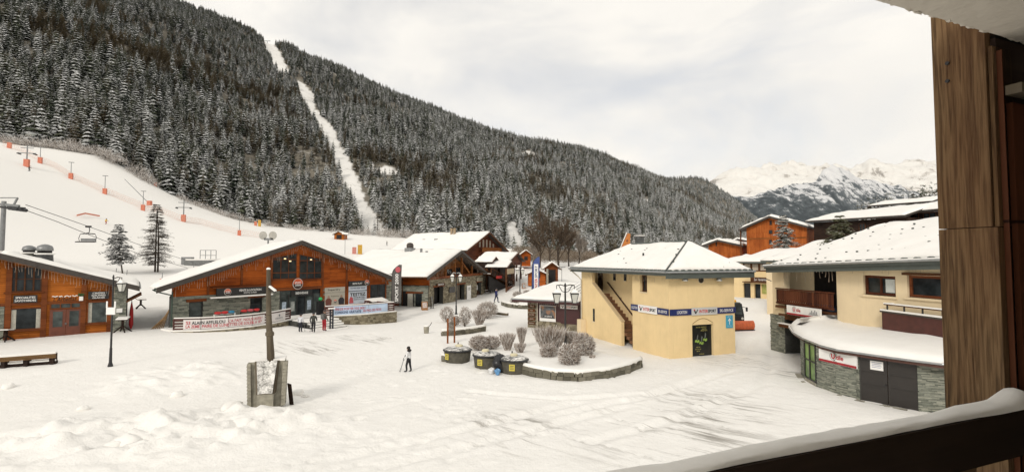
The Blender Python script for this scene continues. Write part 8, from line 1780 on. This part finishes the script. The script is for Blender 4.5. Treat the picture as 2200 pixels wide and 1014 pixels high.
# lift towers on the slope
for (px, py, h, lab) in ((57, 358, 46, 'small lift tower with crossarm high on the slope'), (394, 476, 46, 'small lift tower with crossarm at mid slope')):
    P = gp(px, py, hi=330); k_ = P.y / FPX; e = empty('lift_tower', P, .3, lab, 'lift tower'); MB().tube((0, 0, -.5), (0, 0, h * k_), .2, .15, 8).build('mast', M_GREYM, e); MB().box(-2.2, 2.2, -.12, .12, h * k_ - 2.5, h * k_ - 2.25).build('crossarm', M_GREYM, e); MB().box(-1.6, 1.6, -.12, .12, h * k_ - .9, h * k_ - .7).build('crossarm', M_GREYM, e)
    for x in (-2.0, 2.0): MB().box(x - .15, x + .15, -.9, .9, h * k_ - 2.8, h * k_ - 2.5).build('sheave_train', M_IRON, e)
    MB().box(-.6, .6, -.5, .5, -.2, 2.2).build('pad', M_PAD, e)
P = at(715, 318, 560); e = empty('lift_tower', P, 0, 'tall grey lift tower in the cut line up the mountain', 'lift tower'); MB().tube((0, 0, -2), (0, 0, 21), .7, .5, 8).build('mast', M_GREYM, e); MB().box(-4, 4, -.4, .4, 20, 21).build('crossarm', M_GREYM, e)
P = at(574, 99, 960); e = empty('lift_tower', P, 0, 'tiny lift tower on the skyline notch', 'lift tower'); MB().tube((0, 0, -3), (0, 0, 10), .6, .4, 8).build('mast', M_GREYM, e); MB().box(-6, 6, -.5, .5, 9, 10.2).build('crossarm', M_GREYM, e)
P = gp(741, 546); e = empty('light_mast', P, 0, 'thin grey floodlight mast behind the ski shop ridge', 'mast'); MB().tube((0, 0, -.3), (0, 0, 5.4), .07, .05, 6).build('pole', M_GREYM, e); MB().box(-.8, .8, -.2, .2, 5.3, 5.7).build('lamp_head', M_WHITE, e)
hut('lift_hut', 'tiny lift hut with thick roof snow at the forest foot', 718, 738, 512, 205, 1.6, 1.3, M_WOODA, 5, True)
# chairlift at the left edge
PY = at(3, 556, 52); gzp = gz(PY.x, PY.y); zt = 7 + (HOR - 432) * 52 / FPX
e = empty('chairlift_pylon', (PY.x, PY.y, gzp), 0, 'grey chairlift pylon head at the left edge', 'lift pylon'); H_ = zt - gzp
MB().tube((-.05, 0, -.5), (0, 0, H_), .24, .2, 12).build('mast', M_GREYM, e)
c_ = MB(); c_.beam((-1.5, 0, H_ - .2), (1.6, 0, H_ - .5), .22, .24); c_.beam((-.5, 0, H_ + .35), (1.4, 0, H_ + .35), .12, .10); c_.beam((1.4, 0, H_ + .35), (1.0, 0, H_ - .45), .14, .14); c_.build('crossarm', M_GREYM, e)
for s in (0, 1): MB().beam((.4 + .4 * s, 0 - 1.2 * s, H_ - .55 - .15 * s), (2.2 + .4 * s, -1.2 * s, H_ - .75 - .25 * s), .18, .2).build('sheave_train', M_IRON, e)
for i in range(5): MB().tube((.7 + .38 * i, -.15, H_ - .75 - .05 * i), (.7 + .38 * i, .15, H_ - .75 - .05 * i), .18, None, 10).build('sheave', M_IRON, e)
ST = at(432, 562, 104)
W1_ = at(55, 440, 52.3); W2_ = at(42, 447, 51.5); S1_ = at(420, 566, 104); S2_ = at(412, 578, 102); CHP = at(191, 487, 64)
for nm, pts in (('upper', [W1_, at(122, 463, 58), CHP, at(300, 526, 78), S1_]), ('lower', [W2_, at(122, 476, 57), at(190, 504, 64), at(300, 546, 77), S2_])):
    o = MB().path(pts, .035, 5).build('lift_cable', M_IRON); tag(o, nm + ' steel cable of the chairlift running down to the station', 'cable')
e = empty('lift_chair', CHP, .25, 'empty chairlift seat hanging over the left restaurant roof', 'lift chair'); MB().box(-.35, .25, -.1, .1, -.12, .12).build('grip', M_IRON, e)
MB().path([(0, 0, 0), (.1, 0, -.35), (.05, 0, -.75), (-.3, 0, -.85)], .05, 6).build('hanger', M_IRON, e)
fr_ = MB(); fr_.path([(-.95, 0, -1.95), (-1.05, 0, -1.5), (-.9, 0, -.95), (-.3, 0, -.83), (.7, 0, -.9), (.85, 0, -1.3), (.8, 0, -1.95)], .035, 6); fr_.path([(-.9, 0, -.95), (.7, 0, -.95)], .03, 6); fr_.build('frame', M_IRON, e)
MB().hexa([(-1.2, -.5, -2.02), (.85, -.5, -2.02), (.85, .05, -1.96), (-1.2, .05, -1.96), (-1.2, -.5, -1.92), (.85, -.5, -1.92), (.85, .05, -1.86), (-1.2, .05, -1.86)]).build('seat', M_DARK, e); MB().box(-.85, .75, .03, .08, -1.84, -1.5).build('backrest', M_GREYM, e)
# lower station, dishes
gst = gz(ST.x, ST.y); e = empty('lift_station', (ST.x, ST.y, gst), .2, 'grey lower chairlift station behind the ski shop roof', 'lift station'); h = 7 - (575 - HOR) * 104 / FPX - gst
MB().box(-2.6, 4.2, -1.5, 1.5, h, h + 1.5).build('machine_housing', plain('station_grey', (.16, .165, .16), .6, .25), e); MB().box(-2.4, 4.0, -1.4, 1.4, h + 1.502, h + 1.8).build('snow', M_SNOW, e)
for x in (-1.5, 2.8): MB().tube((x, 0, -.5), (x, 0, h), .3, None, 8).build('leg', M_GREYM, e)
f = MB()
for i in range(4): x = -.2 + 1.0 * i; f.box(x - .05, x + .05, -.05, .05, h + 1.5, h + 3.6)
for z in (h + 2.5, h + 3.55): f.box(-.2, 2.8, -.05, .05, z, z + .1)
f.build('guard_frame', M_GREYM, e); MB().box(-3.4, -1.6, -.8, .8, h + .6, h + 2.2).build('motor', M_GREYM, e)
P = at(576, 520, 78); gd = gz(P.x, P.y); e = empty('satellite_mast', (P.x, P.y, gd), 0, 'pair of round dishes on a mast behind the ski shop roof', 'dishes'); k_ = 78 / FPX
MB().tube((0, 0, -.3), (0, 0, 7 + (HOR - 512) * k_ - gd), .12, None, 8).build('mast', M_GREYM, e); z = 7 + (HOR - 506) * k_ - gd
MB().box(-.6, .8, -.1, .1, z - .75, z - .4).build('crossbar', M_GREYM, e)
for x in (-.75, .75): MB().tube((x, -.1, z), (x, -.02, z), .64, .60, 20).build('dish', plain('dish_grey', (.38, .37, .33), .5, .15, 2), e)
for i, (px, py, w, h, lab) in enumerate(((795, 566, 26, 10, 'snow-covered car roof behind the ski shop right slope'),)):
    P = gp(px, py + 6); k_ = P.y / FPX; e = empty('parked_car', P, .3, lab, 'car'); MB().prism([(-2, .3), (2, .3), (2, .8), (1.3, .95), (.8, 1.45), (-1.2, 1.45), (-1.7, .95), (-2, .8)], 'y', -.8, .8).build('body', plain('car_dark', (.03, .03, .035), .3), e); MB().box(-1.1, .75, -.75, .75, 1.452, 1.6).build('roof_snow', M_SNOW, e)
    for x in (-1.2, 1.25):
        for y in (-.8, .8): MB().tube((x, y - .1, .32), (x, y + .1, .32), .32, None, 12).build('wheel', M_BLACK, e)
# snow plough
P = gp(1591, 708); e = empty('snow_plough', P, .12, 'black snow plough with orange blade beside the yellow shop', 'snow plough'); BK = plain('plough_black', (.016, .017, .018), .35, .2); OR = plain('plough_orange', (.48, .10, .03), .5, .25, 5)
MB().prism([(-.85, .5), (.85, .5), (.95, 1.25), (.72, 2.35), (-.72, 2.35), (-.95, 1.25)], 'y', .9, 3.6).build('cab', BK, e)
MB().prism([(-.72, 1.35), (.72, 1.35), (.60, 2.18), (-.60, 2.18)], 'y', .87, .899).build('windscreen', glass_dark('cab_glass', (.05, .06, .06)), e); MB().box(-.62, .62, .84, .868, 1.62, 1.68).build('wiper', BK, e)
MB().box(-.66, .66, 1.0, 3.4, 2.352, 2.45).build('roof_snow', plain('cab_roof', (.06, .07, .06), .5), e); MB().box(-.7, .7, .5, .9, .55, 1.2).build('bonnet', BK, e)
for s in (-1, 1):
    MB().tube((s * .75, 1.3, .42), (s * 1.0, 1.3, .42), .42, None, 16).build('wheel', M_BLACK, e); MB().tube((s * .75, 3.0, .42), (s * 1.0, 3.0, .42), .42, None, 16).build('wheel', M_BLACK, e)
    MB().tube((s * .5, .49, .98), (s * .5, .46, .98), .12, None, 12).build('headlight', M_LENS, e); m_ = MB().path([(s * .75, 1.0, 2.05), (s * 1.15, .85, 1.95)], .025, 5).build('mirror', BK, e); MB().box(s * 1.18 - .09, s * 1.18 + .09, .8, .86, 1.6, 2.0).build('mirror_glass', BK, m_)
MB().lathe([(.12, 0), (.12, .16), (.05, .22)], (.45, 1.6, 2.45), 10).build('beacon', plain('amber_beacon', (.75, .36, .02), .3), e)
bl_ = MB(); n = 7; C_ = []
for i in range(n + 1): t_ = i / n; C_.append((-.45 + .28 * math.sin(t_ * 2.6) * -1 + .2 * t_, .02 + .86 * t_))
for i in range(n):
    (y0, z0), (y1, z1) = C_[i], C_[i + 1]; bl_.hexa([(-1.1, y0, z0), (1.1, y0, z0), (1.1, y0 + .05, z0), (-1.1, y0 + .05, z0), (-1.05, y1, z1), (1.05, y1, z1), (1.05, y1 + .05, z1), (-1.05, y1 + .05, z1)])
b_ = bl_.build('blade', OR, e); MB().box(-1.12, 1.12, -.55, -.44, -.06, .06).build('cutting_edge', BK, b_); MB().box(-.3, .3, -.2, .6, .3, .6).build('hitch', BK, e)
# snowy tables and chairs before the far shop
for i, (px, py) in enumerate(((1622, 634), (1636, 640), (1652, 640), (1665, 644))):
    P = gp(px, py); e = empty('terrace_chair', P, .8 * i, 'snow-filled metal terrace chair on the far square', 'chair', 'terrace chairs of the far square'); MB().box(-.3, .3, -.3, .3, .42, .46).build('seat', M_IRON, e); MB().box(-.29, .29, -.29, .29, .462, .62).build('snow', M_SNOW, e)
    MB().path([(-.3, .3, .4), (-.3, .34, .8), (-.15, .36, 1.0), (.15, .36, 1.0), (.3, .34, .8), (.3, .3, .4)], .03, 6).build('backrest', M_IRON, e)
    for x in (-.27, .27):
        for y in (-.27, .27): MB().box(x - .03, x + .03, y - .03, y + .03, -.1, .42).build('leg', M_IRON, e)
P = gp(1645, 636); e = empty('terrace_table', (P.x, P.y + 1.2, P.z), 0, 'snow-heaped round terrace table before the far shop', 'table'); MB().lathe([(.85, .70), (.85, .75)], (0, 0, 0), 16).build('top', M_IRON, e); MB().lathe([(.82, .752), (.8, .9), (.5, 1.05), (.05, 1.12)], (0, 0, 0), 16).build('snow', M_SNOW, e, True); MB().tube((0, 0, -.1), (0, 0, .7), .06, None, 8).build('column', M_IRON, e)

# ================================================================ people
def person(P, rz, H, cols, label, pose='stand', seed=0, hat=None, hair=(.02, .015, .012), pack=None, hood=False):
    k = H / 1.75; sw = {'stand': 0.0, 'walk': .24, 'step': .14, 'crouch': .1}[pose]; R = random.Random(seed)
    kb = .0 if pose != 'crouch' else .22
    J = {'pel': (0, 0, .95 - kb), 'bel': (0, .01, 1.10 - kb), 'che': (0, -.02 - kb * .4, 1.33 - kb), 'nek': (0, -.03 - kb * .5, 1.49 - kb), 'hd0': (0, -.04 - kb * .6, 1.58 - kb), 'hd1': (0, -.05 - kb * .6, 1.70 - kb)}
    ar = {'stand': ((.0, -.12), (.02, -.02)), 'walk': ((-.2, -.25), (.12, .02)), 'step': ((-.22, -.34), (.0, -.18)), 'crouch': ((-.28, -.4), (-.25, -.38))}[pose]
    for s, nm, (ey, hy) in ((-1, 'l', ar[0]), (1, 'r', ar[1])):
        J['sh' + nm] = (s * .19, -.02 - kb * .4, 1.43 - kb); J['el' + nm] = (s * .27, ey * .6, 1.17 - kb); J['ha' + nm] = (s * .25, hy - .05, .95 - kb * .6 + (.12 if hy < -.2 else 0)); J['fi' + nm] = (s * .24, hy - .10, .87 - kb * .6 + (.12 if hy < -.2 else 0))
        J['hi' + nm] = (s * .10, 0, .90 - kb); J['kn' + nm] = (s * .11, -s * sw * .6 - .04 - kb * .8, .50 - kb * .3); J['an' + nm] = (s * .115, -s * sw + .05 * (s > 0) * (sw > 0), .10 + (.06 if s < 0 and sw > .2 else 0)); J['to' + nm] = (s * .13, -s * sw - .17, .05)
    rad = dict(pel=.155, bel=.15, che=.17, nek=.065, hd0=.095, hd1=.10, sh=.085, el=.066, ha=.05, fi=.042, hi=.11, kn=.082, an=.065, to=.05)
    E_ = [('pel', 'bel', 0), ('bel', 'che', 0), ('che', 'nek', 0), ('nek', 'hd0', 4), ('hd0', 'hd1', 4)]
    for nm in 'lr': E_ += [('che', 'sh' + nm, 0), ('sh' + nm, 'el' + nm, 0), ('el' + nm, 'ha' + nm, 0), ('ha' + nm, 'fi' + nm, 3), ('pel', 'hi' + nm, 1), ('hi' + nm, 'kn' + nm, 1), ('kn' + nm, 'an' + nm, 1), ('an' + nm, 'to' + nm, 2)]
    names = list(J); me = bpy.data.meshes.new('b'); me.from_pydata([tuple(c * k for c in J[n]) for n in names], [(names.index(a), names.index(b)) for a, b, _ in E_], []); o = bpy.data.objects.new('b', me); COL.objects.link(o)
    md = o.modifiers.new('s', 'SKIN'); md.use_smooth_shade = True
    for i, n in enumerate(names):
        r = rad.get(n, rad.get(n[:2], .06)) * k; me.skin_vertices[0].data[i].radius = (r, r); me.skin_vertices[0].data[i].use_root = n == 'pel'
    o.modifiers.new('u', 'SUBSURF').levels = 2; o.modifiers['u'].render_levels = 2
    bpy.context.view_layer.update(); m2 = bpy.data.meshes.new_from_object(o.evaluated_get(bpy.context.evaluated_depsgraph_get())); bpy.data.objects.remove(o); bpy.data.meshes.remove(me); m2.name = 'body'
    m2.materials.clear()
    for c in cols: m2.materials.append(plain('cloth_%02x%02x%02x' % tuple(int(x * 255) for x in c), c, .8, .2, 6))
    sk = [(Vector(J[a]) * k, Vector(J[b]) * k, c) for a, b, c in E_]
    for p in m2.polygons:
        best = 1e9
        for a, b, c in sk:
            ab = b - a; t_ = max(0, min(1, (p.center - a).dot(ab) / ab.length_squared)); dd = (p.center - a - ab * t_).length
            if dd < best: best = dd; mi = c
        if mi == 4 and p.center.z < J['nek'][2] * k + .03: mi = 0
        p.material_index = mi; p.use_smooth = True
    b = bpy.data.objects.new('person', m2); COL.objects.link(b); b.location = P; b.rotation_euler = (0, 0, rz); tag(b, label, 'person')
    hx, hy, hz = (c * k for c in J['hd1']); hm = plain('hair_%d' % int(hair[0] * 1000), hair, .9, .3)
    if hat: MB().blob((hx, hy + .012, hz + .02), (.125 * k, .135 * k, .115 * k), 12, 8, .02).build('hat', plain('hat_%d%d' % (int(hat[0] * 99), int(hat[2] * 99)), hat, .8), b, True)
    else: MB().blob((hx, hy + .025, hz + .0), (.13 * k, .135 * k, .135 * k), 12, 8, .06, seed=seed).build('hair', hm, b, True)
    if hood: MB().blob((hx, hy + .08, hz - .17 * k), (.18 * k, .15 * k, .10 * k), 12, 8, .08, seed=3).build('fur_hood', hm, b, True)
    MB().blob((hx, hy - .115 * k, hz - .05 * k), (.016 * k, .025 * k, .022 * k), 6, 5, 0).build('nose', b.data.materials[4], b, True)
    for s in (-1, 1): MB().blob((hx + s * .035 * k, hy - .10 * k, hz - .02 * k), .012 * k, 6, 5, 0).build('eye', M_BLACK, b, True); MB().blob((hx + s * .10 * k, hy, hz - .05 * k), (.014 * k, .025 * k, .035 * k), 6, 5, 0).build('ear', b.data.materials[4], b, True)
    if pack: MB().box(-.15 * k, .15 * k, .10, .10 + .16 * k, 1.05 * k, 1.48 * k).build('backpack', plain('pack_%d' % int(pack[0] * 99), pack, .8), b)
    return b, {n: Vector(J[n]) * k for n in J}
SKIN = (.42, .26, .18); DK = (.012, .012, .014)
def stick_thing(b, J, nm, name, label, out=.06, tip=0.0, r=.012, col=None):
    M_ = Matrix.Translation(b.location) @ Matrix.Rotation(b.rotation_euler.z, 4, 'Z'); h = M_ @ (J['fi' + nm] + Vector((0, -.02, .04))); f = M_ @ Vector((J['fi' + nm].x * (1 + out * 4), J['fi' + nm].y - .12 - tip, 0.0)); f.z = gz(f.x, f.y)
    e = empty(name, f, 0, label, 'ski pole'); u = h - f; MB().tube((0, 0, 0), u * 1.08, r, None, 6).build('shaft', col or M_GREYM, e); MB().tube(u * .98, u * 1.12, .022, None, 8).build('grip', M_BLACK, e); MB().lathe([(.05, .08), (.05, .10)], (0, 0, 0), 10).build('basket', M_BLACK, e)
P = gp(878, 799); b, J = person(P, -1.9, 52 * P.y / FPX, [(.70, .70, .70), DK, (.05, .05, .05), DK, SKIN], 'woman in white jacket and black trousers crossing the square with a ski pole', 'step', 1, None, (.018, .014, .012), None, True)
stick_thing(b, J, 'l', 'ski_pole', 'ski pole planted by the person in the white jacket', tip=.22); stick_thing(b, J, 'r', 'ski_pole', 'second ski pole of the person in the white jacket', tip=.1)
P = gp(645, 713); b, J = person(P, 3.0, 37 * P.y / FPX, [(.55, .55, .57), (.012, .013, .02), DK, DK, SKIN], 'person in light grey jacket facing the shop steps', 'stand', 2, (.02, .02, .025)); stick_thing(b, J, 'l', 'ski_pole', 'ski pole of the light grey jacket skier')
P = gp(673, 714); b, J = person(P, 3.4, 41 * P.y / FPX, [(.035, .037, .03), DK, DK, DK, SKIN], 'person in dark olive jacket standing mid-stride at the steps', 'walk', 3, (.02, .022, .025)); stick_thing(b, J, 'r', 'ski_pole', 'ski pole of the dark olive jacket skier')
P = gp(696, 711); person(P, 2.7, 43 * P.y / FPX, [(.10, .085, .075), (.40, .018, .03), DK, DK, SKIN], 'person in bright red ski trousers with a grey backpack', 'stand', 4, (.07, .05, .045), pack=(.13, .13, .125))
P = gp(1066, 650); person(P, 1.2, 29.5 * P.y / FPX, [(.012, .018, .11), (.012, .014, .05), DK, DK, SKIN], 'person in dark blue walking up the lane', 'walk', 5, (.012, .014, .03))
P = gp(227, 482); person(P, 3.0, 1.7, [(.58, .34, .02), (.30, .02, .015), DK, DK, SKIN], 'skier in yellow jacket and red trousers on the slope above the pine', 'crouch', 6, (.02, .02, .02))
P = gp(62, 368, hi=330); person(P, 2.0, 1.8, [(.05, .035, .025), DK, DK, DK, SKIN], 'dark tiny skier below the upper lift tower', 'crouch', 7, (.25, .06, .03))
P = gp(831, 528, hi=330); person(P, 2.0, 1.8, [(.03, .03, .03), DK, DK, DK, SKIN], 'tiny dark skier on the flat right of the lift hut', 'walk', 8, (.05, .05, .05))
P = gp(818, 572); person(P, 2.0, 1.6, [(.04, .035, .03), DK, DK, DK, SKIN], 'small dark figure behind the stone chalet roof', 'crouch', 9, (.05, .05, .05))
# ================================================================ the balcony the view is taken from
R0, R1 = Vector((.33, 1.18, 0)), Vector((1.79, 1.759, 0)); FB = Fr(R0, R1, 5.5); zr_ = 1.0
M_RAILD = wood('rail_backlit_brown', (.012, .008, .006), (.035, .022, .015), .4); M_POST = wood('balcony_post_wood', (.10, .045, .016), (.30, .165, .070), 2.0, vert=True, grain=2.0); M_RED2 = wood('balcony_red_board', (.07, .022, .010), (.17, .065, .03), 2.0, vert=True)  # backlit shade of the rail is put into its near-black colour
t = NT('post_grain'); mpp = t.mapping(scale=(1, 1, .035)); a_ = t.noise(mpp, 120, 8, .72, .5); w_ = t.n('ShaderNodeTexWave', wave_type='RINGS', rings_direction='Z'); t.l(t.mapping(scale=(1, 1, .06)), w_.inputs['Vector']); w_.inputs['Scale'].default_value = 48; w_.inputs['Distortion'].default_value = 9; w_.inputs['Detail'].default_value = 3
f_ = t.math('ADD', t.math('MULTIPLY', a_, .78), t.math('MULTIPLY', w_.outputs['Fac'], .22)); kn = t.n('ShaderNodeTexVoronoi'); t.l(t.mapping(scale=(1, 1, .45)), kn.inputs['Vector']); kn.inputs['Scale'].default_value = 5
big = t.noise(t.mapping(scale=(1, 1, .3)), 3, 3); col = t.ramp(f_, [(.30, (.034, .020, .010)), (.5, (.135, .083, .040)), (.70, (.225, .145, .074))]); col = t.mix(t.ramp(big, [(.45, 0.0), (.7, .4)]), col, (.14, .058, .020)); col = t.mix(t.ramp(kn.outputs['Distance'], [(.02, .85), (.09, 0.0)]), col, (.03, .014, .007)); t.base(col); t.set(.7, 0, .2); t.bump(f_, .6, .004); M_POSTG = t.mat
bf = empty('balcony', (0, 0, 5.5), 0, 'timber balcony with white ceiling framing the view on the right', 'balcony')
def bput(o): o.parent = None; o.matrix_local = Matrix.Identity(4); o.parent = bf; o.location = (FB.o.x, FB.o.y, 0); o.rotation_euler = (0, 0, FB.rz); return o
xl, xr = -1.9, 2.6
bput(MB().box(xl, xr, -.03, .05, zr_ - .145, zr_).build('top_rail', M_RAILD))
bput(MB().box(xl, xr, -.01, .04, .08, .2).build('bottom_rail', M_RAILD))
bw, gp_ = .078, .024; x = FB.loc(2138, 970)[0] - bw * 40.5 - gp_ * 40
bm = MB().box(-bw / 2, bw / 2, .052, .078, .05, zr_ - .09).build('baluster', objrand('baluster_pine', [(.10, .06, .03), (.17, .11, .06), (.23, .15, .09)], .8, 5, .3), mesh_only=True)
for i in range(41):
    xx = x + (bw + gp_) * i
    if xx > xl: bput(inst('baluster', bm, None)).location = FB.w(xx, 0, 0) - Vector((0, 0, 5.5))
n = 110; mb = MB()
V_ = []; K = 9
for i in range(n + 1):
    x = xl + (xr - xl) * i / n; w2 = .036 + .010 * float(fbm(x * 3, 1.7, 3)); h2 = .020 + .018 * float(fbm(x * 2.3, 8.2, 3)) + (.035 * math.exp(-((x - FB.loc(2186, 840)[0]) / .06) ** 2))
    for k in range(K): a = math.pi * k / (K - 1); V_.append((x, .01 - w2 * math.cos(a) + .004 * float(fbm(x * 9, k * 1.3, 2)), zr_ + .002 + h2 * math.sin(a) ** .5 + .006 * float(fbm(x * 14, k * .9 + 3, 2)) * (0 < k < K - 1)))
mb.v = V_; mb.f = [(i * K + k, (i + 1) * K + k, (i + 1) * K + k + 1, i * K + k + 1) for i in range(n) for k in range(K - 1)]; mb.m = [0] * len(mb.f); bput(mb.build('rail_snow', snow_mat('rail_snow_grain', .45, 160, .003), None, True))
# corner post of lapped timbers
zc = 7.83 - 5.5
def solve(px, py, a):
    lo, hi = -.2, 1.2
    for _ in range(40):
        m = (lo + hi) / 2
        if FB.loc(px, py, m)[0] < a: lo = m
        else: hi = m
    return lo
yn = .085; sa_ = FB.loc(2141, 420, yn)[0]; ym = solve(2118, 160, sa_); yf = solve(2013, 400, sa_); zj = 1.62
print('POST', sa_, yn, ym, yf)
bput(MB().box(sa_, sa_ + .14, yn, yf, -.2, zj - .003).build('corner_post', M_POSTG)); bput(MB().box(sa_ + .001, sa_ + .14, ym, yf, zj, zc + .3).build('corner_post', M_POSTG)); bput(MB().box(sa_ + .012, sa_ + .14, yn, ym - .003, zj, zc - .03).build('lapped_board', M_POSTG))
for py in (137, 175):
    yb = solve(2036, py, sa_); z = FB.loc(2036, py, yb)[1]; bput(MB().tube((sa_ + .01, yb, z), (sa_ - .006, yb, z), .007, None, 12).build('bolt', M_IRON))
pd = FB.loc(2166, 400, yn - .02)[0]; pa = sa_; po = .064
bput(MB().box(sa_ + .03, pd, yn - .02, yn - .003, -.2, zc - .05).build('side_board', M_RED2))
bput(MB().box(pd + .003, pd + .9, yn, yn + .03, -.2, zc + .3).build('partition_panel', M_DARKW)); zl = FB.loc(2185, 207, yn)[1]; bput(MB().box(pd + .004, pd + .9, yn - .07, yn - .022, zl - .02, zl + .016).build('partition_ledge', M_GREY_WOOD))  # panel gets near-black boards, the partition's shade put into the colour
for i in range(6): xx = pd + .05 + .12 * i; bput(MB().box(xx, xx + .11, yn - .021, yn - .003, -.1, zl - .04).build('partition_board', M_RED2))
# ceiling slab, floor, rear and side walls
M_CEIL = plain('white_ceiling_render', (.62, .575, .50), .95, .12, 1.5, bump=.5)
bput(MB().box(xl, xr + 1, -3.2, po, zc, zc + .2).build('ceiling', M_CEIL)); cm = MB()
for i in range(60):   # rough broken edge of the render
    x = pa - 1.2 + 2.6 * i / 60; r = rnd.uniform(.003, .012); cm.blob((x, po, zc + .008), (r * 2, r, r), 6, 5, .3, seed=i)
o = bput(cm.build('ceiling_edge_crumbs', M_CEIL)); o['kind'] = 'stuff'
bput(MB().box(xl, xr + 1, -3.2, .08, -.2, 0).build('floor', M_SNOW)); bput(MB().box(xl, xr + 1, -3.4, -3.2, -.2, zc).build('rear_wall', M_CEIL)); bput(MB().box(pd + .9, pd + 1.0, -3.2, po + .1, -.2, zc).build('side_wall', M_DARKW))  # unseen floor and rear wall made white to bounce light onto the rail
# ================================================================ thin mountain air
hz = MB().box(-9000, 12000, -300, 10600, -240, 2600).build('haze', [])
t = NT('thin_haze'); t.t.nodes.remove(t.b); pv = t.n('ShaderNodeVolumePrincipled'); pv.inputs['Density'].default_value = 0.000013; pv.inputs['Color'].default_value = (.92, .95, 1, 1); pv.inputs['Anisotropy'].default_value = 0.2
t.l(pv.outputs[0], t.out.inputs['Volume']); hz.data.materials.append(t.mat); tag(hz, 'thin pale mountain haze', kind='stuff')
